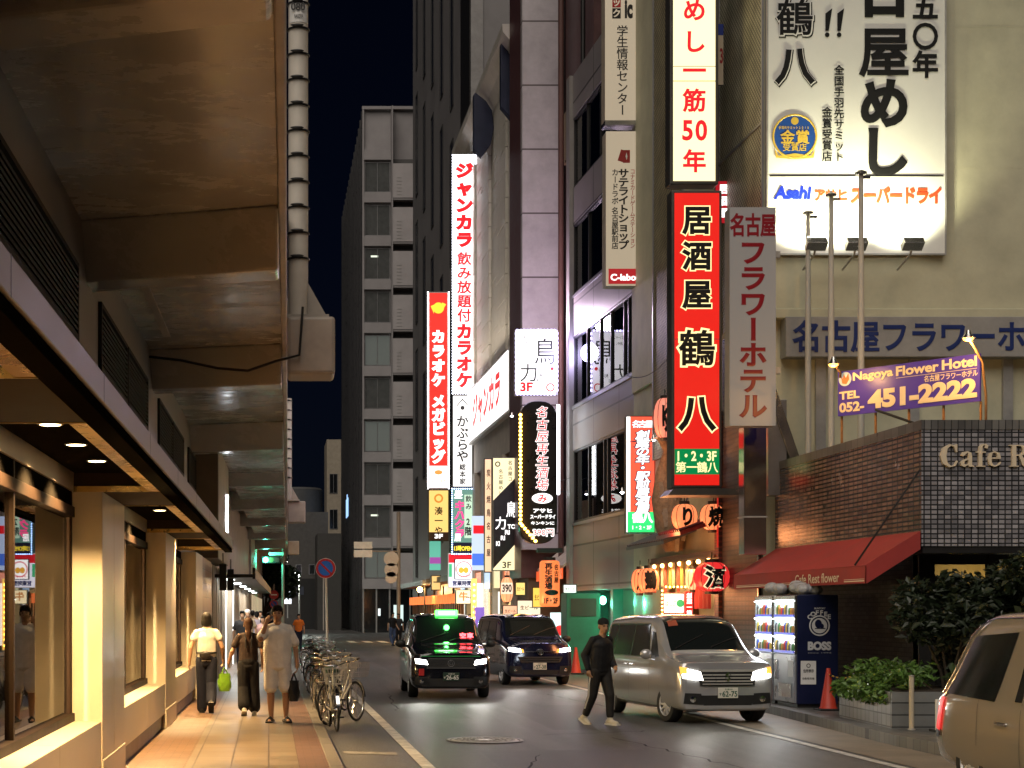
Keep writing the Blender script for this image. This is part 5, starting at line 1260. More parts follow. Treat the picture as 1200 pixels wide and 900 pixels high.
tx.mb.prism([(W / 2 - .30, Hh - 13 / k), (W / 2, Hh - 4 / k), (W / 2 + .30, Hh - 13 / k), (W / 2 + .26, Hh - 13.5 / k), (W / 2, Hh - 6 / k), (W / 2 - .26, Hh - 13.5 / k)], 0, .004); tx.mb.ball((W / 2, 0, Hh - 15 / k), (.10, .005, .10), 10, 6)
tx.build('lettering', bk, t, (0, -.02, 0))
t, W, Hh, k = vsign('bar_sign', 'blue edged lit sign with pink characters and yellow foot line', 'sign', 529, 572, 556, 650, 73.6, .35, em('night_green_face', (.12, .26, .20), 1.0), M_CAB, border=.08)
tx = Text(); tx.vert('キハクラ', W * .36, Hh - 15 / k, 11 / k, .46, .46, .05, slant=.1); tx.build('lettering', em('pink_text', (1, .06, .25), 1.3, False), t, (0, -.026, 0))
bar(t, 'pale_panel', W * .56, W * .9, -.022, -.013, Hh * .25, Hh * .9, em('pale_green_panel', (.55, .75, .55), 1.0)); bar(t, 'navy_foot', .08, W - .08, -.022, -.013, .08, .55, pm('navy_foot', (.01, .015, .06)))
tx = Text(); tx.vert('2階', W * .72, Hh - 34 / k, 11 / k, .32, .40, .03); tx.vert('飲み', W * .74, Hh - 8 / k, 9 / k, .28, .3, .02); tx.build('lettering_dark', bk, t, (0, -.032, 0))
tx = Text(); tx.fit('13時OPEN', .12, W - .12, .16, .42, .04); tx.build('lettering_yellow', em('yellow_text', (1, .75, .05), 1.2, False), t, (0, -.032, 0)); tx = Text(); tx.vert('昼', W * .3, Hh - 2 / k, 11 / k, .4, .4, .03); tx.fit('居', W * .12, W * .42, .6, .95, .03); tx.build('lettering_pale', wt, t, (0, -.032, 0))
border_dots(t, W, Hh, 10, 28, .028, DOTB, inset=.03)
t, W, Hh, k = vsign('shop_sign', 'square white lit sign with orange figures over the taxi', 'sign', 533, 655, 554, 679, 73.4, .3, em('soft_white_face2', (1, .98, .95), 1.7), M_CAB, border=.03)
c = MB(); c.ball((W * .35, -.02, Hh * .45), (.12, .01, .14)); c.ball((W * .62, -.02, Hh * .45), (.12, .01, .14)); c.build('orange_mark', em('orange_mark', (1, .5, .05), 1, False), t); tx = Text(); tx.fit('ジャンカラ', .1, W - .1, .08, .2, .03); tx.build('lettering', E_RT, t, (0, -.024, 0)); c = MB(); c.torus((W / 2, -.015, Hh * .5), .34, .03, 'y', 24, 6, sy=.3); c.build('pink_ring', em('pink_ring', (1, .3, .35), 1, False), t)
t, W, Hh, k = vsign('shop_sign', 'white and red lit board framing the square white sign', 'sign', 525, 648, 555, 689, 73.9, .2, em('white_violet_face', (.92, .88, 1), 1.3), M_CABW, border=.03)
bar(t, 'red_band', .03, W - .03, -.02, -.013, Hh - .45, Hh - .05, E_RT); bar(t, 'green_strip', .04, .18, -.02, -.013, .5, Hh - .5, em('green_strip', (.05, .5, .2), 1.0)); tx = Text(); tx.fit('営業時間', .2, W - .1, .10, .34, .04); tx.build('lettering', M_BLUE, t, (0, -.02, 0))
t, W, Hh, k = vsign('shop_sign', 'small cream lit box below the white and red lit board', 'sign', 534, 691, 552, 708, 73, .3, em('cream_box_face', (1, .82, .48), 1.3), M_CAB, border=.03)
tx = Text(); tx.vert('牛', W / 2, Hh - .05, .5, .42, .42, .03); tx.build('lettering', em('amber_text', (.7, .25, .05), .8, False), t, (0, -.02, 0))
t, W, Hh, k = vsign('shop_sign', 'small dim amber box sign beside the orange street lamp', 'sign', 505, 674, 517, 692, 86, .3, em('amber_dim_face', (1, .62, .22), .9), M_CAB, border=.05)
tx = Text(); tx.vert('一', W / 2, Hh - .1, .55, .3, .4, .03); tx.build('lettering', bk, t, (0, -.02, 0))
bar_t = thing('light_column', 'tall narrow yellow and white lit shop column right of the small signs', 'sign', (PX(561, 70), 70, 0))
bar(bar_t, 'white_column', -.05, .45, 0, .2, .3, 3.0, em('column_white', (1, .95, .85), 1.6)); bar(bar_t, 'yellow_edge', -.32, -.08, 0, .1, .1, 3.2, em('column_yellow', (1, .60, .12), 1.6)); 
c = MB()
for q in range(12): c.ball((-.2, -.03, .3 + q * .24), .06, 8, 6)
c.build('amber_bulb', DOTO, bar_t)
t = thing('banner_flag', 'purple upright shop flag standing behind the taxi', 'flag', (PX(562, 62), 62, 0)); c = MB(); c.grid(lambda a, b: (-.18 + a * .36, .04 * math.sin(b * 7), .7 + b * 1.25), 4, 10); f_ = c.build('cloth', em('violet_flag', (.35, .20, .85), .55), t, smooth=180); c = MB(); c.tube([(-.2, 0, 0), (-.2, 0, 2.05)], .015, 6); c.build('flagpole', M_STEEL, t)
t = thing('blue_poster', 'blue and white lit poster leaning past the diagonal cream and black sign', 'poster', (PX(567, 69), 69, PZ(668, 69))); bar(t, 'panel', -.5, .5, 0, .12, 0, 2.3, em('pale_blue_poster', (.60, .72, 1), .9)); bar(t, 'red_title', -.45, .45, -.02, -.001, 1.55, 1.9, E_RT); bar(t, 'blue_foot', -.5, .5, -.02, -.001, .2, .7, em('blue_foot_lit', (.08, .2, .8), .9))
t = thing('green_window_sign', 'green and violet lit window strip under the amber sign', 'sign', (PX(505, 88), 88.2, PZ(668, 88))); bar(t, 'panel', -.05, .55, 0, .1, 0, 1.7, em('teal_window', (.15, .55, .40), .8)); bar(t, 'violet_band', -.05, .55, -.02, -.001, .35, .7, em('violet_band', (.45, .10, .45), .7))

t, W, Hh, k = vsign('bird_sign', 'white lit sign with thin black characters and violet lights above the black sign', 'sign', 603.5, 386, 654, 463, 52.6, .3, em('bird_white', (1, .97, .93), 1.35), M_CABW, border=.09)
tx = Text(); tx.cell('鳥', W * .70, Hh - 26 / k, .74, .90, 0); tx.cell('力', W * .32, Hh - 51 / k, .62, .62, 0); tx.fit('名古屋コーチン', W * .1, W * .44, Hh - 11 / k, Hh - 7 / k, 0); tx.fit('名古屋めし', W * .14, W * .4, Hh - 18 / k, Hh - 14 / k, 0)
tx.fit('TO', W * .70, W * .80, Hh - 49 / k, Hh - 45.5 / k, .01); tx.fit('RI', W * .58, W * .66, Hh - 56 / k, Hh - 52 / k, .01); tx.fit('RI', W * .50, W * .56, Hh - 62 / k, Hh - 58 / k, .01); tx.fit('KI', W * .40, W * .46, Hh - 65 / k, Hh - 62 / k, .01)
tx.build('lettering', bk, t, (0, -.02, 0))
tx = Text(); tx.fit('3F', W * .12, W * .40, Hh - 73 / k, Hh - 62 / k, .035); tx.mb.torus((W * .82, 0, Hh - 68 / k), .12, .018, 'y', 20, 6, sy=.3); tx.mb.ball((W * .86, 0, Hh - 46 / k), (.055, .006, .055)); tx.build('lettering_red', E_RT, t, (0, -.02, 0))
c = MB()
for i in range(12):
    for z in (.03, Hh - .03): c.box(.05 + (W - .14) * i / 11.5, .10 + (W - .14) * i / 11.5, -.04, -.005, z - .025, z + .025)
for j in range(13):
    for x in (.035, W - .035): c.box(x - .022, x + .022, -.04, -.005, .12 + (Hh - .3) * j / 12, .20 + (Hh - .3) * j / 12)
c.build('led_border', DOTP, t)
lamp('led_glow', 'POINT', (W * .5, .9, Hh + .4), 260, (.95, .72, .95), t, .3)
lamp('led_glow', 'POINT', (W + .2, -.6, Hh * .6), 60, (.6, .55, 1), t, .3)
# black bar sign with rounded ends and amber bulbs
Y = 52.2; x0, x1, z0, z1 = PX(609, Y), PX(653, Y), PZ(637, Y), PZ(470, Y); W, Hh = x1 - x0, z1 - z0; k = FPX / Y
t = thing('bar_sign', 'black rounded sign with red and white characters edged by amber bulbs', 'sign', (x0, Y, z0))
r_ = W * .42; q = []
for cx, cz, a0 in ((W - r_, r_, -90), (W - r_, Hh - r_, 0), (r_, Hh - r_, 90), (r_, r_, 180)):
    for a in range(0, 91, 15): q.append((cx + r_ * math.cos(math.radians(a0 + a)), cz + r_ * math.sin(math.radians(a0 + a))))
c = MB(); c.prism(q, 0, .35); c.build('cabinet', pm('black_sign_face', (.018, .015, .014), rough=.3), t, bevel=.02)
a = Text(); b2 = Text()
for i, ch in enumerate('名古屋再生酒場'):
    z_ = Hh - (13 + 14.2 * i) / k; a.cell(ch, W * .60, z_, .40, .38, .045, slant=.15); b2.cell(ch, W * .60, z_, .40, .38, .008, slant=.15)
a.mb.ball((W * .6, 0, Hh - 114 / k), (.34, .008, .17), 16, 8)
a.fit('アサヒ', W * .36, W * .86, Hh - 131 / k, Hh - 126 / k, .04); a.fit('スーパードライ', W * .28, W * .95, Hh - 138 / k, Hh - 133 / k, .04); a.fit('キンキンに', W * .3, W * .92, Hh - 145 / k, Hh - 141 / k, .03); a.fit('390円', W * .34, W * .92, Hh - 159 / k, Hh - 149 / k, .07)
o = a.build('outline_lettering', wt, t, (0, -.014, 0)); b2.cell('み', W * .6, Hh - 114 / k, .3, .3, .03); b2.fit('390円', W * .36, W * .90, Hh - 158 / k, Hh - 150 / k, .01); b2.build('lettering', E_RT, o, (0, -.024, 0))
c = MB()
for i in range(28): c.ball((.02, -.04, Hh - .45 - i * (Hh - 1.1) / 27.), .052, 8, 6)
for i in range(6): c.ball((.08 + i * .085, -.04, .58 - i * .10), .052, 8, 6)
c.build('amber_bulb', DOTO, t)
c = MB(); c.box(W + .02, W + .10, .1, .2, Hh - 3.0, Hh - .1); c.build('side_tube', E_TUBE, t)
t = thing('bar_sign', 'tall cream and black sign split on a diagonal with white characters', 'sign', (PX(577, 60), 60, PZ(669, 60))); k = FPX / 60; W, Hh = 30.5 / k, 133 / k
bar(t, 'cabinet', 0, W, 0, .35, 0, Hh, M_CAB, bevel=.01); bar(t, 'face_panel', .03, W - .03, -.012, -.002, .03, Hh - .03, em('cream_diag_face', (1, .85, .48), 1.05))
c = MB(); c.prism([(.03, Hh * .62), (W - .03, Hh * .84), (W - .03, Hh * .26), (.03, .08)], -.022, -.013); c.build('black_field', pm('black_field', (.02, .018, .018), rough=.35), t)
tx = Text(); tx.cell('鳥', W * .72, Hh * .54, .40, .62, .01); tx.cell('力', W * .32, Hh * .42, .44, .5, .01); tx.fit('TO', W * .58, W * .88, Hh * .37, Hh * .41, .03); tx.fit('RI', W * .48, W * .66, Hh * .32, Hh * .36, .03); tx.fit('RI', W * .32, W * .48, Hh * .27, Hh * .31, .03); tx.fit('KI', W * .14, W * .28, Hh * .22, Hh * .26, .03); tx.build('lettering', wt, t, (0, -.032, 0))
tx = Text(); tx.vert('名古屋コーチン', W * .68, Hh - .10, .20, .17, None, .01); tx.vert('名古屋めし', W * .32, Hh - .42, .20, .17, None, .01); tx.fit('3F', W * .38, W * .72, .10, .34, .02); tx.mb.torus((W * .2, 0, Hh - .25), .08, .02, 'y', 16, 6, sy=.3); tx.build('lettering_dark', bk, t, (0, -.03, 0))
t = thing('menu_column', 'tall peach lit column sign just left of the diagonal sign', 'sign', (PX(568, 61), 61, PZ(671, 61))); bar(t, 'cabinet', 0, .28, 0, .3, 0, 4.3, M_CAB); bar(t, 'face_panel', .01, .27, -.02, -.002, .04, 4.26, em('peach_face', (1, .62, .38), 1.0)); tx = Text(); tx.vert('炭火焼鳥名古屋', .14, 4.0, .5, .16, .3, .02); tx.build('lettering', bk, t, (0, -.03, 0))
# lanterns and boards at the bar fronts
lantern(594, 691, 58, 7.5, 29, 'small red and orange lantern with a price below the diagonal sign', em('paper_lantern_pale2', (1, .40, .18), 1.1), None, ink, 'price lanterns of the bars')
t = thing('price_sign', 'paper strip reading a price on the small lantern below the diagonal sign', 'sign', (PX(594, 57.6), 57.6, PZ(696, 57.6))); bar(t, 'strip', -.2, .2, 0, .02, 0, .4, em('price_paper', (1, .75, .55), 1.0)); tx = Text(); tx.fit('390', -.17, .17, .06, .34, .03); tx.build('lettering', bk, t, (0, -.012, 0))
t = thing('tall_lantern', 'tall orange lantern with black characters hanging under the black bar sign', 'lantern', (PX(644, 51.8), 51.8, PZ(711, 51.8))); k = FPX / 51.8
c = MB(); r_ = 11.7 / k; Hh = 54 / k; c.lathe([(r_ * .8, 0), (r_ * .97, .05), (r_, .15), (r_, Hh - .15), (r_ * .97, Hh - .05), (r_ * .8, Hh)], n=24); c.build('paper_body', em('tall_lantern_paper', (1, .22, .06), 1.0), t, smooth=60); c = MB(); c.lathe([(r_ * .6, Hh), (r_ * .6, Hh + .1), (0, Hh + .1)], n=16); c.box(-.4, .4, -.1, .1, Hh + .25, Hh + .4); c.build('cap', M_BLACK, t)
tx = Text(); tx.vert('再生酒場', -.08, Hh - .08, .21, .23, .22, .04); tx.vert('名古屋', .17, Hh - .12, .2, .16, .19, .03); tx.fit('1F・2F', -.22, .22, .10, .28, .05); tx.mb.ball((.02, 0, .45), (.22, .01, .09)); tx.mb.v = [(x_, -math.sqrt(max(.001, (r_ + .012) ** 2 - x_ * x_)) + y_, z_) for x_, y_, z_ in tx.mb.v]; tx.build('lettering', bk, t)
lamp('lantern_glow', 'POINT', (-.6, -.2, .2), 12, (1, .3, .1), t, .2)
t = thing('poster_stand', 'pale lit A-board poster with a round mark by the green hoarding', 'sign', (PX(656, 50), 50, 0)); bar(t, 'panel', -.28, .28, 0, .08, .1, 1.75, em('poster_pale', (.78, .92, 1), 1.1)); c = MB(); c.lathe([(0, -.02), (.16, -.02), (.16, -.005)], (0, 0, 1.2), 20, axis='y'); c.build('round_mark', E_RT, t); c = MB(); c.box(-.3, -.26, .0, .3, 0, .1); c.box(.26, .3, 0, .3, 0, .1); c.build('foot', M_BLACK, t)
for (u, v, wd, hh_, Yk, col, nm, lb) in ((620, 712, 26, 16, 54, (1, .8, .55), 'menu_panel', 'wide pale lit menu panel above the dark car roof'), (598, 716, 16, 12, 55, (1, .5, .3), 'menu_panel', 'small salmon lit menu panel left of the wide pale one'), (632, 700, 14, 22, 53.5, (1, .62, .10), 'beer_poster', 'yellow beer poster behind the tall orange lantern'), (668, 690, 14, 9, 49.5, (1, .9, .85), 'menu_panel', 'little white lit panel right of the tall orange lantern'),
                                     (610, 690, 10, 14, 56, (.95, .7, .2), 'beer_poster', 'narrow amber poster right of the price lantern')):
    t = thing('lit_' + nm, lb, 'sign', (PX(u, Yk), Yk, PZ(v + hh_ / 2, Yk))); w2 = wd / FPX * Yk / 2; bar(t, 'panel', -w2, w2, 0, .05, 0, hh_ / FPX * Yk, em('lit_%s_%d' % (nm, u), col, 1.0)); bar(t, 'frame', -w2 - .03, w2 + .03, .051, .08, -.03, hh_ / FPX * Yk + .03, M_BLACK)
    tx = Text(); tx.fit('生ビール', -w2 * .8, w2 * .8, hh_ / FPX * Yk * .35, hh_ / FPX * Yk * .65, .02); tx.build('lettering', bk, t, (0, -.01, 0))
# beige blade signs on the grey office pier
E_BEI = em('beige_lit_face', (.60, .50, .36), .50); M_BEIC = pm('beige_cabinet', (.45, .38, .30), rough=.5)
t, W, Hh, k = vsign('blade_sign', 'upper beige blade sign with black characters on the grey office', 'sign', 709, -30, 747, 141, 44.2, .5, E_BEI, M_BEIC, border=.0, group='beige blade signs on the grey office')
tx = Text(); tx.vert('学生情報センター', W * .53, Hh - 60 / k, 13.2 / k, .32, .32, .012); c_ = 'ック'
tx.fit('ic', W * .6, W * .85, Hh - 52 / k, Hh - 30 / k, .05); tx.mb.box(W * .22, W * .48, 0, .004, Hh - 52 / k, Hh - 40 / k); tx.build('lettering', bk, t, (0, -.02, 0))
c = MB(); c.box(W * .22, W * .48, -.024, -.020, Hh - 39 / k, Hh - 27 / k); c.build('red_square', M_RED, t); tx = Text(); tx.cell('ッ', W * .35, Hh - 33 / k, .24, .24, .03); tx.cell('ク', W * .35, Hh - 46 / k, .24, .24, .03); tx.build('lettering_pale', E_BEI, t, (0, -.032, 0))
c = MB(); c.box(0, W, 0, .5, -.12, -.002); c.build('lower_cap', M_STEEL, t)
for z_ in (.3, 1.9, 3.3): bar(t, 'wall_bracket', W, W + .35, .12, .34, z_, z_ + .35, M_BEIC)
t, W, Hh, k = vsign('blade_sign', 'lower beige blade sign with red foot band on the grey office', 'sign', 710, 154, 748, 335, 44.2, .5, E_BEI, M_BEIC, border=.0, group='beige blade signs on the grey office')
tx = Text(); tx.vert('サテライトショップ', W * .54, Hh - 44 / k, 10.5 / k, .30, .27, .035); tx.vert('カードラボ', W * .28, Hh - 44 / k, 8.4 / k, .19, .2, .02); tx.vert('名古屋駅前店', W * .28, Hh - 89 / k, 8.2 / k, .19, .2, .02); tx.build('lettering', bk, t, (0, -.018, 0))
tx = Text(); tx.vert('コナミカードゲームステーション', W * .82, Hh - 44 / k, 6.2 / k, .14, .16, .012); tx.mb.box(W * .52, W * .74, 0, .004, Hh - 37 / k, Hh - 22 / k); tx.mb.obox((W * .52, .006, Hh - 29 / k), (.2, .004, .32), (0, .3, 0)); tx.build('lettering_red', pm('brick_red_letter', (.33, .02, .02), rough=.5), t, (0, -.018, 0))
bar(t, 'red_foot', W * .08, W, -.016, -.013, .05, 20 / k, em('red_foot_lit', (.40, .015, .02), .8)); tx = Text(); tx.fit('C-labo', W * .14, W * .92, .14, .32, .03); tx.build('lettering_pale', wt, t, (0, -.03, 0)); c = MB(); c.prism([(W * .63, Hh - 34 / k), (W * .66, Hh - 29.5 / k), (W * .63, Hh - 25 / k), (W * .60, Hh - 29.5 / k)], -.03, -.025); c.build('star_mark', M_WHITE, t)
for z_ in (.75, 2.25, 3.6): bar(t, 'wall_bracket', W, W + .35, .12, .34, z_, z_ + .35, M_BEIC)
# small spotlights on brackets between the signs
for (u, v, Y, lb) in ((600, 486, 57, 'small bright bracket spotlight left of the black bar sign'), (729, 575, 43, 'small bright bracket spotlight beside the slim red and white sign'), (766, 513, 41.5, 'small bright spotlight above the feathered bird figure'), (652, 577, 53, 'small bright bracket spotlight right of the black bar sign'), (548, 701, 72, 'small bright bulb over the cream lit box')):
    t = thing('bracket_light', lb, 'lamp', (PX(u, Y), Y, PZ(v, Y)), 0, 'bracket spotlights among the signs'); c = MB(); c.tube([(0, 0, 0), (.3, .2, .05), (.6, .5, .05)], .015, 6); c.build('arm', M_BLACK, t); c = MB(); c.lathe([(.03, .08), (.07, -.03), (.075, -.04)], n=12); c.build('shade', M_STEEL, t); c = MB(); c.ball((0, 0, -.03), .055, 10, 6); c.build('bulb', em('white_bulb', (.9, .95, 1), 14), t)
# ================================================================== vehicles
M_TYRE = pm('tyre_rubber', (.015, .015, .015), rough=.75, var=.2, obj=True)
M_RIM = pm('alloy_rim', (.70, .70, .71), rough=.35, metal=.45, var=.1, obj=True)
M_CHROME = pm('chrome', (.75, .75, .76), rough=.12, metal=1, var=.05, obj=True)
M_PLAST = pm('black_plastic', (.014, .014, .015), rough=.5, var=.2, obj=True)
M_CARGLASS = pm('car_glass', (.010, .013, .013), rough=.04, var=.05, spec=.8, obj=True)
E_HEAD = em('headlight_lens', (1, .97, .86), 9.0); E_AMB = em('turn_lens', (1, .40, .06), 1.6); E_TAIL = em('tail_lens', (.75, .008, .012), .9)
M_PLATE = pm('plate_white', (.70, .68, .60), rough=.5, var=.05, obj=True)

class Shell:
    """car body: half cross-sections along x, x forward, z up"""
    def __init__(s, L, W, stations, lean=.10, nose=.14):
        s.L, s.W, s.st, s.lean, s.nose = L, W, stations, lean, nose
    def par(s, x):
        st = s.st
        if x <= st[0][0]: return st[0][1:]
        for a, b in zip(st[:-1], st[1:]):
            if x <= b[0]:
                t = (x - a[0]) / (b[0] - a[0]); return tuple(p + (q - p) * t for p, q in zip(a[1:], b[1:]))
        return st[-1][1:]
    def sm(s, x):
        ps = [s.par(x + d) for d in (-.06, -.03, 0, .03, .06)]
        return tuple(sum(p[i] for p in ps) / 5 for i in range(len(ps[0])))
    def half(s, x):
        zt, zb, wb, wr, z0 = s.sm(x)       # roof z, belt z, belt half width, roof half width, sill z
        zm = min(.55, zb - .05)
        pts = [(0, z0), (wb - .12, z0), (wb - .03, z0 + .06), (wb, z0 + .18), (wb + .01, zm), (wb - .005, zb - .04), (wb - .03, zb + .02)]
        hr = zt - zb
        pts += [(wr + (wb - .03 - wr) * .25, zb + .02 + (hr - .02) * .62), (wr, zt - min(.13, hr * .35)), (wr - .045, zt - min(.055, hr * .2)), (wr - .14, zt - min(.02, hr * .06)), (wr * .45, zt - .002), (0, zt)]
        # one corner-cutting pass
        out = [pts[0]]
        for a, b in zip(pts[:-1], pts[1:]):
            out += [(a[0] * .75 + b[0] * .25, a[1] * .75 + b[1] * .25), (a[0] * .25 + b[0] * .75, a[1] * .25 + b[1] * .75)]
        return out + [pts[-1]]
    def Y(s, x, z):
        p = s.half(x)
        for a, b in zip(p[2:-1], p[3:]):
            if a[1] <= z <= b[1] and b[1] > a[1]:
                t = (z - a[1]) / (b[1] - a[1]); return a[0] + (b[0] - a[0]) * t
        return p[-2][0]
    def Z(s, x, y):
        p = s.half(x); y = abs(y)
        for a, b in zip(p[:0:-1], p[-2::-1]):
            if min(a[0], b[0]) <= y <= max(a[0], b[0]) and b[0] > a[0]:
                t = (y - a[0]) / (b[0] - a[0]); return a[1] + (b[1] - a[1]) * t
            if a[1] < .6: break
        return p[-1][1]
    def bend(s, x, z):          # the nose leans back with height
        k = max(0, (x - (s.L / 2 - .5)) / .5)
        return x - s.lean * max(0, z - .55) * k
    def body(s, n=46):
        rings = []; L2 = s.L / 2
        xs = [-L2 + s.nose + (s.L - 2 * s.nose) * i / n for i in range(n + 1)]
        def ring(x, xx, ins):
            h = s.half(x); zc = .75
            q = [(max(0, y - ins) if y > 0 else 0, zc + (z - zc) * (1 - ins * .55)) for y, z in h]
            r = [(s.bend(xx, z), y, z) for y, z in q] + [(s.bend(xx, z), -y, z) for y, z in q[-2:0:-1]]
            return r
        steps = [(math.sin(a), 1 - math.cos(a)) for a in (0.35, .7, 1.05, 1.3, PI / 2)]
        rear = [ring(xs[0], xs[0] - s.nose * .6 * a, s.nose * .55 * b) for a, b in steps][::-1]
        front = [ring(xs[-1], xs[-1] + s.nose * a, s.nose * b) for a, b in steps]
        mb = MB(); mb.loft(rear + [ring(x, x, 0) for x in xs] + front); return mb
    def front(s, y, z, d=.006):
        R = s.nose; x1 = s.L / 2 - R; w = s.Y(x1, z) - R
        dy = max(0, abs(y) - w)
        x = x1 + math.sqrt(max(0, R * R - min(R, dy) ** 2)) + d
        return (s.bend(x, z), y, z)
    def side(s, x, z, sg, d=.005): return (x, sg * (s.Y(x, z) + d), z)
    def top(s, x, y, d=.006): return (x, y, s.Z(x, y) + d)
def bil(c, a, b):
    (x0, y0), (x1, y1), (x2, y2), (x3, y3) = c
    return ((x0 * (1 - a) + x1 * a) * (1 - b) + (x3 * (1 - a) + x2 * a) * b, (y0 * (1 - a) + y1 * a) * (1 - b) + (y3 * (1 - a) + y2 * a) * b)
def patch(fn, corners, nu=6, nv=6):
    mb = MB(); mb.grid(lambda a, b: fn(*bil(corners, a, b)), nu, nv); return mb

def wheel(parent, x, y, r, wd, sg, spokes=10, steer=0):
    w_ = bpy.data.objects.new('wheel', None); COL.objects.link(w_); w_.parent = parent; w_.location = (x, y, r); w_.rotation_euler = (0, 0, steer)
    c = MB(); h = wd / 2
    c.lathe([(r * .66, -h), (r * .93, -h), (r, -h * .7), (r, h * .7), (r * .93, h), (r * .66, h), (r * .64, h * .5), (r * .64, -h * .5), (r * .66, -h)], n=36, axis='y', cap=False); c.build('tyre', M_TYRE, w_, smooth=40)
    c = MB(); o = sg * h
    c.lathe([(r * .67, o * .96), (r * .63, o * .99), (r * .61, o * .75), (r * .65, o * .75), (r * .67, o * .96)], n=36, axis='y', cap=False)
    for k in range(spokes):
        a = 2 * PI * k / spokes; ca, sa = math.cos(a), math.sin(a); t = .016 * r / .3
        px, pz = -sa * t, ca * t
        c.add([(ca * r * .12 + px, o * .9, sa * r * .12 + pz), (ca * r * .12 - px, o * .9, sa * r * .12 - pz), (ca * r * .63 - px * .8, o * .95, sa * r * .63 - pz * .8), (ca * r * .63 + px * .8, o * .95, sa * r * .63 + pz * .8),
               (ca * r * .12 + px, o * .6, sa * r * .12 + pz), (ca * r * .12 - px, o * .6, sa * r * .12 - pz), (ca * r * .63 - px * .8, o * .6, sa * r * .63 - pz * .8), (ca * r * .63 + px * .8, o * .6, sa * r * .63 + pz * .8)],
              [(0, 1, 2, 3), (0, 4, 5, 1), (1, 5, 6, 2), (2, 6, 7, 3), (3, 7, 4, 0)])
    c.lathe([(0, o * .96), (r * .14, o * .94), (r * .16, o * .6)], n=16, axis='y'); c.build('rim', M_RIM, w_, smooth=35)
    c = MB(); c.lathe([(0, o * .3), (r * .62, o * .3), (r * .62, o * .2), (0, o * .2)], n=24, axis='y'); c.build('brake_disc', M_PLAST, w_)
    return w_

def cut_arches(o, cuts):
    cm = MB()
    for x, z, r in cuts: cm.lathe([(0, -2), (r, -2), (r, 2), (0, 2)], (x, 0, z), 32, axis='y')
    co = cm.build('cutter', M_PLAST)
    # keep the middle of the car: two short cylinders per axle
    co.data.clear_geometry(); cm = MB()
    for x, z, r in cuts:
        for sg in (-1, 1): cm.lathe([(0, sg * .48), (r, sg * .48), (r, sg * 1.5), (0, sg * 1.5)], (x, 0, z), 32, axis='y')
    me = bpy.data.meshes.new('cut'); me.from_pydata(cm.v, [], cm.f)
    b = bmesh.new(); b.from_mesh(me); bmesh.ops.recalc_face_normals(b, faces=b.faces); b.to_mesh(me); b.free(); co.data = me
    md = o.modifiers.new('b', 'BOOLEAN'); md.operation = 'DIFFERENCE'; md.object = co; md.solver = 'EXACT'
    dg = bpy.context.evaluated_depsgraph_get(); dg.update()
    nm = bpy.data.meshes.new_from_object(o.evaluated_get(dg)); o.modifiers.clear()
    o.data = nm; nm.polygons.foreach_set('use_smooth', [True] * len(nm.polygons)); nm.set_sharp_from_angle(angle=math.radians(32))
    bpy.data.objects.remove(co)

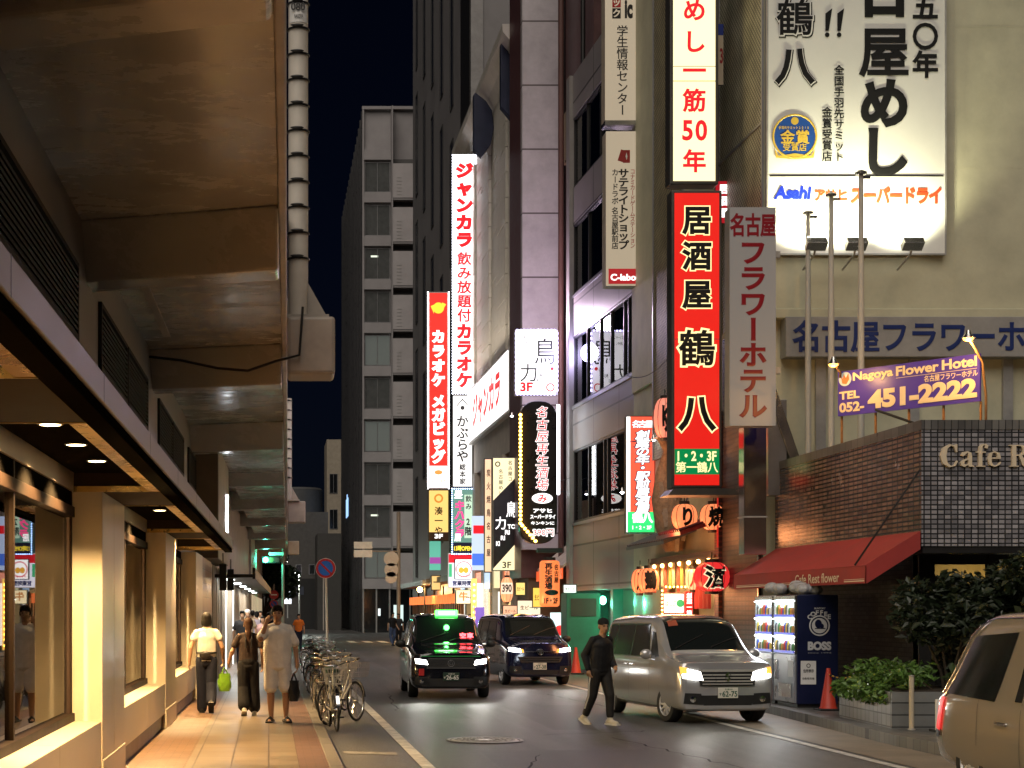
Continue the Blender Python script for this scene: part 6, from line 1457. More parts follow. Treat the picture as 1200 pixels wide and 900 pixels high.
def car(name, lb, cat, loc, heading, sh, paint, spec):
    """heading = angle of the car's nose from world +x"""
    t = thing(name, lb, cat, (loc[0], loc[1], 0), heading)
    b = sh.body().build('body', paint, t)
    fx, rx, r = spec['front_axle'], spec['rear_axle'], spec['r']
    cut_arches(b, [(fx, r, r + .055), (rx, r, r + .055)])
    tw = sh.W / 2 - .115
    for x in (fx, rx):
        for sg in (-1, 1): wheel(t, x, sg * tw, r, .19, sg, spec.get('spokes', 10), spec.get('steer', 0) if x == fx else 0)
    for sg in (-1, 1):
        if 'band' in spec: patch(lambda x, z, sg=sg: sh.side(x, z, sg, .003), spec['band'], 14, 6).build('pillar_trim', M_PLAST, t, smooth=180)
        for q in spec['windows']:
            patch(lambda x, z, sg=sg: sh.side(x, z, sg, .006), q, 8, 6).build('side_window', M_CARGLASS, t, smooth=180)
        for x0, x1, z in spec['handles']:
            c = MB(); y = sh.Y(x0, z) + .012; c.box(x0, x1, sg * y - .014, sg * y + .014, z - .016, z + .016); c.build('door_handle', spec.get('handle_mat', paint), t, bevel=.008)
        c = MB()
        for x, z0, z1 in spec['gaps']:
            c.add([sh.side(x - .004, z0 + (z1 - z0) * i / 8, sg, .003) for i in range(9)] + [sh.side(x + .004, z0 + (z1 - z0) * i / 8, sg, .003) for i in range(9)], [(i, i + 1, i + 10, i + 9) for i in range(8)])
        c.build('door_seam', M_PLAST, t)
        c = MB(); x, z = spec['mirror']; y = sh.Y(x, z); c.ball((x + .03, sg * (y + .15), z + .06), (.07, .11, .085), 12, 8); c.obox((x, sg * (y + .04), z + .01), (.06, .12, .05)); c.build('mirror', spec.get('mirror_mat', paint), t, smooth=60)
        if 'head' in spec:
            q = [(sg * a, z) for a, z in spec['head']]
            h_ = patch(lambda y, z: sh.front(y, z, .010), q, 8, 5).build('headlight', E_HEAD if spec.get('lit', True) else M_CHROME, t, smooth=180)
            if 'amber' in spec: patch(lambda y, z: sh.front(y, z, .012), [(sg * a, z) for a, z in spec['amber']], 6, 4).build('turn_signal', E_AMB, h_, smooth=180)
            if spec.get('lit', True):
                hy = sum(a for a, _ in spec['head']) / 4; hz = sum(z for _, z in spec['head']) / 4
                lamp('headlamp_beam', 'SPOT', (sh.L / 2 + .12, sg * hy, hz), spec.get('beam', 30), (1, .96, .88), t, .06, (0, -math.radians(90 - 3.5), 0), 62, .8)
        if 'fog' in spec:
            y, z, r2 = spec['fog']; patch(lambda a, b: sh.front(a, b, .008), [(sg * (y - .17), z - .09), (sg * (y + .15), z - .07), (sg * (y + .13), z + .10), (sg * (y - .14), z + .09)], 4, 4).build('fog_recess', M_PLAST, t)
            p = sh.front(sg * y, z, .016); c = MB(); c.lathe([(0, p[0] + .012), (r2, p[0] + .004), (r2, p[0] - .01)], (0, p[1], p[2]), 16, axis='x'); c.build('fog_lamp', M_CHROME, t, smooth=60)
    q = spec['screen']
    patch(lambda x, y: sh.top(x, y), q, 14, 14).build('windscreen', M_CARGLASS, t, smooth=180)
    c = MB()
    for y0, y1 in ((-.55, .0), (.05, .62)):
        pts = [Vector(sh.top(q[0][0] - .02 - .05 * k, y0 + (y1 - y0) * k / 4., .02)) for k in range(5)]; c.tube(pts, .009, 5)
    c.build('wiper', M_PLAST, t)
    for nm, m, corners, d in spec['front']:
        patch(lambda y, z, d=d: sh.front(y, z, d), corners, 10, 4).build(nm, m, t, smooth=180)
    for nm, m, rows_ in spec.get('bars', []):
        c = MB()
        for y0, y1, z, hgt in rows_:
            pts = [sh.front(y0 + (y1 - y0) * k / 12, z, .022) for k in range(13)]
            c.add([(p[0], p[1], p[2] - hgt / 2) for p in pts] + [(p[0], p[1], p[2] + hgt / 2) for p in pts] + [(p[0] - .02, p[1], p[2] + hgt / 2) for p in pts] + [(p[0] - .02, p[1], p[2] - hgt / 2) for p in pts],
                  [(i, i + 1, i + 14, i + 13) for i in range(12)] + [(i + 13, i + 14, i + 27, i + 26) for i in range(12)] + [(i + 39, i + 40, i + 1, i) for i in range(12)])
        c.build(nm, m, t)
    if 'plate' in spec:
        y, z, txt = spec['plate']; p = sh.front(y, z, .03)
        c = MB(); c.box(p[0] - .02, p[0], y - .165, y + .165, z - .083, z + .083); pl_ = c.build('number_plate', spec.get('plate_mat', M_PLATE), t, bevel=.004)
        a = Text(); a.fit(txt, -.10, .15, -.062, .03, .02); a.fit('名古屋 500', -.06, .07, .042, .072, .01); a.cell('す', -.132, -.02, .05, .05, .02)
        o = a.build('lettering', spec.get('plate_ink', pm('plate_green', (.01, .09, .05), rough=.5, var=.03)), pl_); o.rotation_euler = (0, 0, PI / 2); o.location = (p[0] + .004, y, z)
    return t

# silver minivan, nose to the camera and a little to the right
P_SILV = pm('silver_paint', (.50, .50, .52), rough=.12, metal=.5, var=0, obj=True, coat=.6)
sh = Shell(3.71, 1.625, [(-1.86, 1.60, 1.00, .74, .60, .25), (-1.70, 1.70, 1.01, .80, .64, .20), (-.6, 1.745, 1.01, .81, .66, .19), (.25, 1.735, 1.01, .81, .66, .19), (.62, 1.66, 1.01, .81, .66, .19), (1.14, 1.12, 1.00, .805, .72, .19), (1.32, 1.07, .98, .80, .745, .19), (1.74, 1.0, .92, .795, .735, .20), (1.86, .96, .88, .775, .715, .22)], .10, .11)
minivan = car('minivan', 'silver minivan with lit headlights stopped beside the vending machines', 'minivan', (7.03, 27.6), math.radians(-90 + 8), sh, P_SILV, dict(
    front_axle=1.22, rear_axle=-1.26, r=.29, spokes=10, steer=.12,
    windows=[[(-1.62, 1.06), (-1.22, 1.05), (-1.22, 1.55), (-1.58, 1.53)], [(-1.16, 1.05), (-.38, 1.05), (-.38, 1.56), (-1.16, 1.56)], [(-.32, 1.05), (.52, 1.05), (.28, 1.56), (-.32, 1.56)], [(.58, 1.05), (.92, 1.05), (.60, 1.44), (.46, 1.46)]],
    band=[(-1.66, 1.03), (.55, 1.03), (.31, 1.59), (-1.62, 1.58)], handles=[(-.55, -.37, .90), (-.28, -.10, .90)], gaps=[(-.35, .30, 1.02), (.60, .35, 1.02), (-1.19, .45, 1.02)], mirror=(.74, 1.03),
    screen=[(1.10, -.63), (1.10, .63), (.50, .56), (.50, -.56)], head=[(.40, .70), (.735, .74), (.745, .90), (.44, .83)], amber=[(.66, .80), (.765, .80), (.765, .915), (.66, .90)], fog=(.58, .40, .05),
    front=[('grille', M_PLAST, [(-.46, .61), (.46, .61), (.47, .86), (-.47, .86)], .008), ('bumper_intake', M_PLAST, [(-.40, .30), (.40, .30), (.46, .46), (-.46, .46)], .008)],
    bars=[('grille_bar', pm('bright_trim', (.70, .69, .67), rough=.28, metal=.5, var=.05, obj=True), [(-.47, .47, .852, .038), (-.44, .44, .785, .020), (-.44, .44, .735, .020), (-.43, .43, .685, .020), (-.42, .42, .64, .016)]), ('lower_trim', P_SILV, [(-.70, .70, .275, .05)])], plate=(0, .50, '62-75'), beam=18))
c = MB(); p = sh.front(0, .755, .05)
S_ = [(.05, .03), (.0, .075), (-.05, .03), (.012, -.02), (-.02, -.045), (-.05, -.02), (-.05, -.03), (.0, -.075), (.05, -.03), (-.012, .02), (.02, .045), (.05, .02)]
c.add([(p[0], a, p[2] + b) for a, b in S_], [tuple(range(12))]); c.build('emblem', M_CHROME, minivan, fixn=False)
c = MB(); c.box(.45, .55, -.5, -.32, 1.40, 1.56); 
c = MB(); c.grid(lambda a, b: sh.top(.62 + .10 * b, -.52 + .16 * a, .012), 4, 3); c.build('red_reflection_patch', pm('windscreen_reflection', (.35, .08, .04), rough=.4), minivan, fixn=False)  # painted patch stands for a red reflection on the windscreen
lantern_w = MB()

# black taxi with green roof light
P_BLACK = pm('black_car_paint', (.010, .010, .014), rough=.10, metal=.1, var=0, obj=True, coat=1.0)
sh = Shell(4.40, 1.695, [(-2.2, 1.55, 1.02, .76, .60, .26), (-2.0, 1.68, 1.03, .82, .64, .21), (-.8, 1.75, 1.03, .845, .67, .19), (.2, 1.735, 1.03, .845, .67, .19), (.55, 1.66, 1.03, .845, .67, .19), (1.22, 1.12, 1.01, .835, .70, .19), (1.5, 1.06, .97, .83, .73, .19), (2.0, .97, .86, .81, .70, .20), (2.2, .90, .80, .77, .67, .22)], .18, .16)
taxi = car('taxi', 'black taxi with a green roof light and red sign behind its windscreen', 'taxi', (3.78, 35.3), math.radians(-91.5), sh, P_BLACK, dict(
    front_axle=1.42, rear_axle=-1.33, r=.31, spokes=8,
    windows=[[(-1.95, 1.10), (-1.35, 1.08), (-1.35, 1.54), (-1.86, 1.52)], [(-1.28, 1.08), (-.32, 1.08), (-.32, 1.57), (-1.28, 1.57)], [(-.25, 1.08), (.62, 1.08), (.34, 1.57), (-.25, 1.57)]],
    handles=[(-.5, -.32, .93), (-.2, -.02, .93)], gaps=[(-.28, .32, 1.04), (.75, .36, 1.04)], mirror=(.84, 1.05), mirror_mat=M_PLAST,
    screen=[(1.20, -.66), (1.20, .66), (.48, .57), (.48, -.57)], head=[(.47, .70), (.72, .73), (.73, .83), (.50, .79)], fog=(.60, .36, .04),
    front=[('grille', M_PLAST, [(-.50, .62), (.50, .62), (.46, .84), (-.46, .84)], .008), ('bumper_intake', M_PLAST, [(-.60, .26), (.60, .26), (.62, .42), (-.62, .42)], .008)],
    bars=[('grille_bar', pm('smoked_chrome', (.10, .10, .10), rough=.2, metal=1, var=.05, obj=True), [(-.45, .45, .80, .012), (-.46, .46, .76, .012), (-.47, .47, .72, .012), (-.47, .47, .68, .012)]), ('hood_reflection', em('green_reflex', (.05, .6, .15), .0), [(-.60, .60, .875, .015)])],  # green bar paints a reflection along the hood edge
    plate=(0, .46, '26-65'), plate_mat=pm('plate_black_green', (.01, .035, .02), rough=.5, var=.05, obj=True), plate_ink=M_WHITE, beam=18))
c = MB(); c.prism([(-.09, 1.735), (.09, 1.735), (.06, 1.86), (-.06, 1.86)], -.24, .24); rl = c.build('roof_light', em('taxi_green', (.06, 1.0, .08), 3.2), taxi, bevel=.02); rl.data.transform(Matrix.Translation((.42, .05, -.04)))
lamp('roof_glow', 'POINT', (.75, .05, 1.78), 5, (.1, 1, .15), taxi, .06)
c = MB(); c.obox((.512, .05, 1.758), (.006, .34, .045)); c.build('lit_strip', em('taxi_letter', (.75, 1, .75), 2.5, False), rl)
c = MB(); p0_ = sh.top(.98, -.42, .02)
a = Text(); a.cell('空', -.075, 0, .14, .14, .04); a.cell('車', .075, 0, .14, .14, .04); o = a.build('vacant_sign', em('red_led', (1, .05, .06), 3.5), taxi); o.rotation_euler = (math.radians(-35), 0, PI / 2); o.location = (1.07, .42, 1.28)
c = MB(); c.torus((sh.front(0, .73, .03)[0], 0, .73), .065, .010, 'x', 20, 6); c.torus((sh.front(0, .73, .035)[0], 0, .73), .032, .008, 'x', 16, 6, sy=1); c.build('emblem', M_CHROME, taxi, smooth=60)
c = MB(); p = sh.front(-.62, .56, .012); c.box(p[0] - .01, p[0] + .004, -.66, -.55, .48, .62); c.build('red_sticker', M_RED, taxi)
c = MB()
for sg in (-.6, .6): c.tube([(-1.7, sg, sh.Z(-1.7, sg) + .03), (.1, sg, sh.Z(.1, sg) + .03)], .015, 6)
c.build('roof_rail', M_CHROME, taxi)

# dark blue small van behind it
P_NAVY = pm('navy_car_paint', (.010, .013, .040), rough=.10, metal=.15, var=0, obj=True, coat=1.0)
sh = Shell(3.72, 1.67, [(-1.86, 1.62, 1.00, .76, .62, .26), (-1.70, 1.70, 1.01, .82, .66, .2), (-.6, 1.735, 1.01, .832, .68, .19), (.35, 1.72, 1.01, .832, .68, .19), (.70, 1.64, 1.01, .832, .68, .19), (1.12, 1.16, 1.01, .825, .71, .19), (1.30, 1.11, .99, .82, .74, .19), (1.72, 1.04, .90, .81, .72, .20), (1.86, .97, .84, .78, .69, .22)], .12, .15)
thor = car('small_van', 'dark navy small van with lit headlights behind the black taxi', 'minivan', (6.35, 40.9), math.radians(-90 + 6), sh, P_NAVY, dict(
    front_axle=1.24, rear_axle=-1.25, r=.29, spokes=9,
    windows=[[(-1.62, 1.06), (-1.22, 1.05), (-1.22, 1.55), (-1.58, 1.53)], [(-1.16, 1.05), (-.38, 1.05), (-.38, 1.56), (-1.16, 1.56)], [(-.32, 1.05), (.56, 1.05), (.36, 1.56), (-.32, 1.56)]],
    handles=[(-.55, -.37, .90), (-.28, -.10, .90)], gaps=[(-.35, .30, 1.02), (.62, .35, 1.02)], mirror=(.80, 1.05), mirror_mat=M_PLAST,
    screen=[(1.11, -.66), (1.11, .66), (.62, .58), (.62, -.58)], head=[(.47, .80), (.76, .83), (.765, .92), (.49, .89)], amber=[(.40, .80), (.47, .80), (.49, .89), (.42, .88)], fog=(.62, .38, .04),
    front=[('grille', M_PLAST, [(-.48, .56), (.48, .56), (.56, .70), (-.56, .70)], .008), ('bumper_intake', M_PLAST, [(-.40, .27), (.40, .27), (.46, .38), (-.46, .38)], .008)],
    bars=[('grille_bar', M_CHROME, [(-.38, .38, .82, .022)]), ('lower_bar', pm('smoked_chrome', (.1, .1, .1)), [(-.48, .48, .66, .014), (-.46, .46, .61, .014)])], plate=(-.02, .47, '27-38'), beam=18))
c = MB(); c.torus((sh.front(0, .81, .045)[0], 0, .81), .07, .014, 'x', 20, 6); c.box(sh.front(0, .81, .04)[0], sh.front(0, .81, .05)[0], -.03, .03, .75, .87); c.build('emblem', M_CHROME, thor, smooth=60)

# gold taxi cut by the right edge of the picture, rear quarter towards the road
P_GOLD = pm('gold_car_paint', (.50, .43, .33), rough=.12, metal=.4, var=0, obj=True, coat=.8)
sh = Shell(4.6, 1.73, [(-2.3, 1.00, .88, .76, .60, .28), (-2.18, 1.08, .90, .80, .60, .24), (-2.0, 1.42, .94, .83, .62, .22), (-1.75, 1.66, .94, .85, .64, .2), (-1.35, 1.79, .94, .86, .66, .19), (-.3, 1.82, .94, .865, .68, .19), (.3, 1.80, .94, .865, .68, .19), (.6, 1.70, .94, .865, .68, .19), (1.3, 1.13, .94, .855, .72, .19), (1.6, 1.06, .92, .85, .74, .19), (2.1, .98, .86, .82, .72, .20), (2.3, .9, .80, .78, .68, .22)], .18, .16)
gold = car('wagon_car', 'gold beige wagon with red tail lamp cut by the right picture edge', 'car', (7.72, 14.55), math.radians(-90 + .5), sh, P_GOLD, dict(
    front_axle=1.45, rear_axle=-1.35, r=.32, spokes=10,
    windows=[[(-1.97, .97), (-.80, .94), (-.62, 1.60), (-1.60, 1.55)], [(-.40, .96), (-.26, .96), (-.26, 1.62), (-.34, 1.62)], [(-.2, .96), (.8, .96), (.45, 1.6), (-.2, 1.62)]],
    handles=[(-.72, -.48, .74), (-.1, .1, .74)], handle_mat=M_CHROME, gaps=[(-.25, .3, .95), (-1.14, .5, .95), (.85, .36, .95)], mirror=(.9, 1.0),
    screen=[(1.26, -.66), (1.26, .66), (.58, .57), (.58, -.57)], head=[(.47, .70), (.76, .73), (.765, .86), (.5, .82)], lit=True, beam=18,
    front=[('grille', M_PLAST, [(-.5, .5), (.5, .5), (.46, .8), (-.46, .8)], .008)]))
for sg in (-1, 1):
    patch(lambda x, z, sg=sg: sh.side(x, z, sg, .016), [(-2.17, .60), (-2.03, .58), (-1.93, .93), (-2.06, .93)], 6, 6).build('tail_lamp', E_TAIL, gold, smooth=180)
    patch(lambda x, z, sg=sg: sh.side(x, z, sg, .018), [(-2.17, .52), (-2.06, .51), (-2.04, .575), (-2.17, .595)], 3, 3).build('lamp_trim', M_PLAST, gold, smooth=180)
    pts = [Vector(sh.side(x, z, sg, .01)) for x, z in ((-2.14, .96), (-2.02, 1.16), (-1.88, 1.36), (-1.72, 1.54), (-1.55, 1.66), (-1.2, 1.73), (.2, 1.74))]
    c = MB(); c.tube(pts, .016, 6); c.build('chrome_trim', M_CHROME, gold, smooth=60)
c = MB(); c.tube([(-2.31, -.7, .45), (-2.36, -.3, .46), (-2.36, .3, .46), (-2.31, .7, .45)], .05, 8); c.build('rear_bumper', P_GOLD, gold, smooth=60)

# ================================================================== vending machines
M_VEND = pm('vending_blue', (.006, .010, .045), rough=.35, var=.1)
E_CASE = em('vending_case_light', (.72, .90, 1.0), 1.2)
def vending(y0, wd, lb, body, last):
    t = thing('vending_machine', lb, 'vending machine', (8.96, y0, .15), 0, 'vending machines under the red awning')
    Hh = 1.93; D = .74
    c = MB(); c.box(.04, D, 0, wd, .06, Hh); c.build('cabinet', body, t, bevel=.012)
    c = MB(); c.box(.06, D - .04, .04, wd - .04, 0, .06); c.build('plinth', M_BLACK, t)
    c = MB(); c.box(.0, .038, .02, wd - .02, .08, .90); d_ = c.build('lower_door', pm('vending_silver', (.34, .36, .40), rough=.3, metal=.4, var=.1), t, bevel=.008)
    c = MB(); c.box(-.012, -.001, .18, wd - .3, .16, .40); c.build('delivery_flap', M_STEEL, d_, bevel=.006)
    c = MB(); c.box(-.012, -.001, wd - .25, wd - .10, .45, .80); c.box(-.012, -.001, wd - .22, wd - .13, .22, .34); c.build('coin_panel', M_CHROME, d_, bevel=.004)
    c = MB(); c.box(-.012, -.001, .08, .34, .52, .80); c.build('poster', M_WHITE, d_)
    fr_ = MB(); fr_.box(0, .038, .0, .05, .91, Hh - .02); fr_.box(0, .038, wd - .05, wd, .91, Hh - .02); fr_.box(0, .038, .05, wd - .05, Hh - .08, Hh - .02); f_ = fr_.build('display_frame', M_STEEL, t)
    c = MB(); c.box(.03, .038, .05, wd - .05, .92, Hh - .08); c.build('lit_back', E_CASE, t)
    cols_ = [(.55, .03, .02), (.05, .18, .04), (.5, .35, .03), (.25, .11, .04), (.65, .65, .62), (.02, .05, .3), (.4, .18, .02), (.06, .06, .06)]
    for r_ in range(3):
        z = .98 + r_ * .31
        c = MB(); c.box(-.012, .028, .05, wd - .05, z - .055, z - .012); c.build('button_shelf', em('shelf_blue', (.10, .12, .75), .6), t)
        nn = int((wd - .14) / .082)
        for i in range(nn):
            yy = .09 + i * .082; m_ = cols_[(i * 3 + r_ * 5 + int(y0 * 7)) % 8]; c = MB(); hh_ = .17 if (i // 3) % 2 else .12
            c.lathe([(.0, 0), (.028, 0), (.028, hh_ * .72), (.015, hh_ * .9), (.015, hh_), (0, hh_)], (.0, yy, z - .012), 10)
            c.build('drink', pm('drink_%d' % cols_.index(m_), tuple(min(.8, q * 1.5 + .04) for q in m_), rough=.35, var=.1), t, smooth=40)
        bar(t, 'shelf_tube', -.030, -.016, .06, wd - .06, z + .215, z + .228, em('shelf_tube', (.9, .97, 1), 9))
    return t
t = vending(27.62, 1.16, 'nearer dark blue vending machine with coffee emblem on its side', M_VEND, True)
o = MB(); o.box(.08, D_ if False else .70, -.006, -.001, .03, 1.90); 
a = Text(); a.fit('BOSS', .22, .62, .98, 1.13, .06)
for i, ch in enumerate('COFFEE'):
    an = math.radians(138 - i * 19.0); a.cell(ch, .42 + .225 * math.cos(an), 1.40 + .225 * math.sin(an), .115, .105, .035)
a.fit('SUNTORY', .33, .52, 1.68, 1.71, .02); a.fit('since 1992', .22, .62, .93, .945, .0)
a.mb.torus((.42, 0, 1.40), .165, .012, 'y', 36, 6, sy=.3)
a.build('lettering', pm('label_pale', (.55, .56, .58), rough=.5, var=.05), t, (0, -.008, 0))
c = MB(); c.lathe([(0, -.006), (.13, -.006), (.13, -.002)], (.42, 0, 1.40), 28, axis='y'); e_ = c.build('emblem', pm('label_pale', (.55, .56, .58)), t)
c = MB(); c.ball((.40, -.008, 1.43), (.06, .003, .075), 14, 8); c.ball((.46, -.008, 1.39), (.035, .003, .045), 12, 8); c.box(.34, .52, -.010, -.007, 1.345, 1.36); c.build('emblem_mark', M_VEND, e_)
c = MB(); c.box(.10, .36, -.008, -.001, .40, .80); n_ = c.build('notice', M_WHITE, t); a = Text(); a.fit('住所表示', .14, .32, .60, .66, .02); a.mb.torus((.23, 0, .72), .03, .006, 'y', 14, 5, sy=.3); a.fit('自動販売機', .13, .33, .48, .52, .0); a.build('lettering', M_PLAST, n_, (0, -.012, 0))
vending(28.86, 1.02, 'farther pale fronted vending machine next to the red pillar', pm('vending_grey', (.30, .30, .31), rough=.4, var=.1), False)
lamp('vending_glow', 'AREA', (8.9, 28.7, 1.5), 16, (.85, .94, 1), None, 1, (0, math.radians(90), 0), shape=(.8, 2.0))
for yy, lb in ((28.0, 'clear rubbish bag lying on the nearer vending machine'), (29.2, 'clear rubbish bag lying on the farther vending machine')):
    t = thing('plastic_bag', lb, 'bag', (9.25, yy, 2.08), 0, 'bags on top of the vending machines'); c = MB()
    for k in range(7): c.ball((random.uniform(-.14, .14), random.uniform(-.22, .22), .08 + random.random() * .08), (.14, .16, .10), 8, 6)
    fuse('film', c, pm('bag_film', (.35, .36, .38), rough=.15, var=.3, scale=14, bump=.8, bscale=22), t, .02, 2)

# ================================================================== small things on the right kerb
def cone(loc, lb, h=.7):
    t = thing('traffic_cone', lb, 'cone', loc, 0, 'traffic cones on the right'); c = MB(); c.lathe([(.15, .03), (.13, .06), (.03, h), (0, h)], n=20); c.build('cone', pm('cone_red', (.55, .05, .025), rough=.5, var=.15), t, smooth=50); c = MB(); c.box(-.19, .19, -.19, .19, 0, .035); c.build('base', M_BLACK, t, bevel=.01); return t
cone((9.3, 26.95, .15), 'red traffic cone beside the dark blue vending machine'); cone((8.05, 42.5, .15), 'red traffic cone behind the walking man, by the green hoarding')
pt_ = thing('planter', 'grey glazed block planter with ivy at the cafe corner', 'planter', (8.62, 22.6, .0))
c = MB(); P2 = [(.12, .15), (.30, 2.75), (1.5, 2.75), (1.5, .15)]; c.prism(P2, .15, .66, plane='xy')
c.build('block_wall', tiled('planter_tile', (.17, .175, .175), (.24, .245, .24), (.04, .04, .04), .2, .17, 'yz', .010, rough=.4, offset=0, bump=.4), pt_)
c = MB(); c.box(.25, 1.45, .3, 2.7, .655, .675); c.build('soil', pm('soil', (.04, .028, .018), rough=.9), pt_)
def leaf_cloud(n, cens, size, droop=.3):
    mb = MB()
    for _ in range(n):
        c_, r_ = random.choice(cens); d = Vector((random.gauss(0, 1), random.gauss(0, 1), random.gauss(0, 1))); d = d.normalized() * (random.random() ** .45)
        p = Vector(c_) + Vector((d.x * r_[0], d.y * r_[1], d.z * r_[2])); s = size * random.uniform(.35, 1.45)
        R = Euler((random.uniform(-1, 1), random.uniform(-1, 1), random.uniform(0, 6.28))).to_matrix()
        q = [R @ Vector(v) for v in ((0, -s, 0), (s * .5, -s * .1, s * .12), (0, s, -s * droop), (-s * .5, -s * .1, s * .12))]
        mb.add([p + v for v in q], [(0, 1, 2, 3)])
    return mb
def leafmat(name, c, var=.45):
    return pm(name, c, rough=.45, var=var, scale=7)
c = leaf_cloud(2300, [((.35 + .16 * (i % 4), .35 + .2 * i, .80 + .10 * random.random()), (.28, .28, .20)) for i in range(12)] + [((.14, .5 + .3 * i, .62), (.12, .2, .16)) for i in range(7)], .055)
iv = thing('ivy', 'bright green ivy spilling over the grey block planter', 'plant', (8.62, 22.6, 0)); c.build('foliage', leafmat('ivy_leaf', (.085, .17, .030)), iv, fixn=False)
c = MB()
for i in range(14): c.tube([(.5 + random.random() * .5, .4 + i * .16, .67), (.3 + random.random() * .6, .4 + i * .16, .95)], .008, 5)
c.build('stem', pm('twig', (.06, .04, .02)), iv)
def shrub(x, y, z0, h, r, n, lb, lm, leaf, group=None, trunk_r=.04, nm='shrub', cat='shrub'):
    t = thing(nm, lb, cat, (x, y, z0), 0, group); cens = []; c = MB()
    for i in range(9):
        a = random.random() * 6.28; rr = r * random.uniform(.15, .75); zz = h * random.uniform(.38, .95)
        tip = Vector((math.cos(a) * rr, math.sin(a) * rr, zz)); c.tube([(0, 0, 0), (tip.x * .25, tip.y * .25, zz * .5), tip], [trunk_r, trunk_r * .6, trunk_r * .25], 6)
        cens.append((tip, (r * random.uniform(.28, .5), r * random.uniform(.28, .5), h * random.uniform(.10, .18))))
    c.build('stem', pm('bark', (.06, .045, .03), rough=.9, var=.3, scale=9), t, smooth=60)
    leaf_cloud(n, cens, leaf).build('foliage', lm, t, fixn=False); return t
shrub(9.9, 23.6, .15, 2.3, .95, 2600, 'dark leafy shrub left of the cafe window', leafmat('shrub_dark', (.014, .024, .010)), .075, 'shrubs in front of the cafe')
shrub(11.0, 23.9, .15, 2.5, 1.1, 3000, 'dark broad shrub in the middle below the cafe sign', leafmat('shrub_dark', (.014, .024, .010)), .075, 'shrubs in front of the cafe')
shrub(11.6, 23.0, .15, 2.6, 1.15, 3000, 'taller olive green shrub lit from the cafe window at right', leafmat('shrub_olive', (.030, .038, .010)), .07, 'shrubs in front of the cafe')
shrub(9.9, 22.2, .15, 1.0, .75, 1500, 'low green shrub behind the white box board', leafmat('shrub_mid', (.03, .055, .014)), .065, 'shrubs in front of the cafe')
for (x, y, h, lb) in ((8.92, 22.5, .74, 'pale square wooden post at the near end of the planter'), (9.45, 26.2, .62, 'thin post behind the planter holding the striped rope')):
    t = thing('bollard', lb, 'post', (x, y, .15)); c = MB(); r_ = .035 if h > .7 else .02; c.tube([(0, 0, 0), (0, 0, h)], r_, 12); c.build('shaft', pm('pale_post', (.50, .43, .32), rough=.45, var=.15), t, smooth=40); c = MB(); c.lathe([(r_ + .004, h), (r_ + .006, h + .01), (0, h + .025)], n=12); c.lathe([(r_ + .02, 0), (r_ + .02, .01), (r_, .02)], n=12); c.build('cap', M_GALV, t)
t = thing('striped_rope', 'yellow and black rope from traffic cone to thin post', 'rope', (9.3, 26.95, .70)); c = MB(); ps_ = [Vector((.15 * s, -.75 * s, .05 - .05 * math.sin(PI * s))) for s in [i / 12 for i in range(13)]]
for i in range(12): c.tube([ps_[i], ps_[i + 1]], .014, 6, m=i % 2)
c.build('rope', [pm('rope_yellow', (.55, .36, .05), rough=.8), M_BLACK], t)
t = thing('white_board', 'small white notice board on the ground by the gold car', 'sign', (9.06, 22.0, .15)); c = MB(); c.box(0, .30, 0, .05, .03, .45); c.build('panel', M_WHITE, t, bevel=.006); c = MB(); c.box(.02, .05, .0, .3, 0, .03); c.box(.25, .28, 0, .3, 0, .03); c.build('foot', M_BLACK, t)
a = Text(); a.fit('お知らせ', .06, .24, .32, .37, .0); a.fit('自転車を停めないで', .05, .25, .20, .225, 0); a.build('lettering', M_GALV, t, (0, -.006, 0))

# ================================================================== traffic signs, poles, signal
def disc(t, name, r, y, z, m, x=0, n=28):
    c = MB(); c.lathe([(0, y - .006), (r, y - .006), (r, y), (0, y)], (x, 0, z), n, axis='y'); return c.build(name, m, t, smooth=40)
t = thing('no_parking_sign', 'round blue and red no parking sign on a pale pole by the bicycles', 'traffic sign', (PX(381.5, 49), 49, 0))
c = MB(); c.tube([(.07, 0, 0), (.0, 0, 3.4)], .035, 12); c.build('pole', pm('sign_pole', (.55, .47, .36), rough=.5, var=.1), t, smooth=50)
zc = PZ(666, 49); d0 = disc(t, 'sign_plate', .305, -.04, zc, M_WHITE); d1 = disc(d0, 'red_ring', .295, -.048, zc, M_RED); d2 = disc(d0, 'blue_field', .225, -.056, zc, pm('bright_sign_blue', (.02, .13, .48), rough=.4, var=.05)); c = MB(); c.obox((0, -.066, zc), (.46, .006, .055), (0, PI / 4, 0)); c.build('red_slash', M_RED, d0)
t = thing('no_entry_sign', 'small red and blue round signs on a far pole above the crowd', 'traffic sign', (PX(321, 108), 108, 0)); c = MB(); c.tube([(0, 0, 0), (0, 0, 3.6)], .04, 8); c.build('pole', M_GALV, t)
z_ = PZ(697, 108); e1 = disc(t, 'no_entry_disc', .30, -.05, z_, M_RED); c = MB(); c.box(-.2, .2, -.065, -.058, z_ - .04, z_ + .04); c.build('white_bar', M_WHITE, e1); z_ = PZ(708, 108); e1 = disc(t, 'no_parking_disc', .28, -.05, z_, M_RED); disc(e1, 'blue_field', .20, -.06, z_, M_BLUE); c = MB(); c.obox((0, -.07, z_), (.4, .006, .06), (0, PI / 4, 0)); c.build('red_slash', M_RED, e1)
t = thing('traffic_signal', 'horizontal traffic signal showing green under the far viaduct', 'traffic light', (PX(313, 92), 92, PZ(656, 92)))
c = MB(); c.box(-.30, .75, 0, .2, -.2, .2); c.build('housing', M_BLACK, t, bevel=.04)
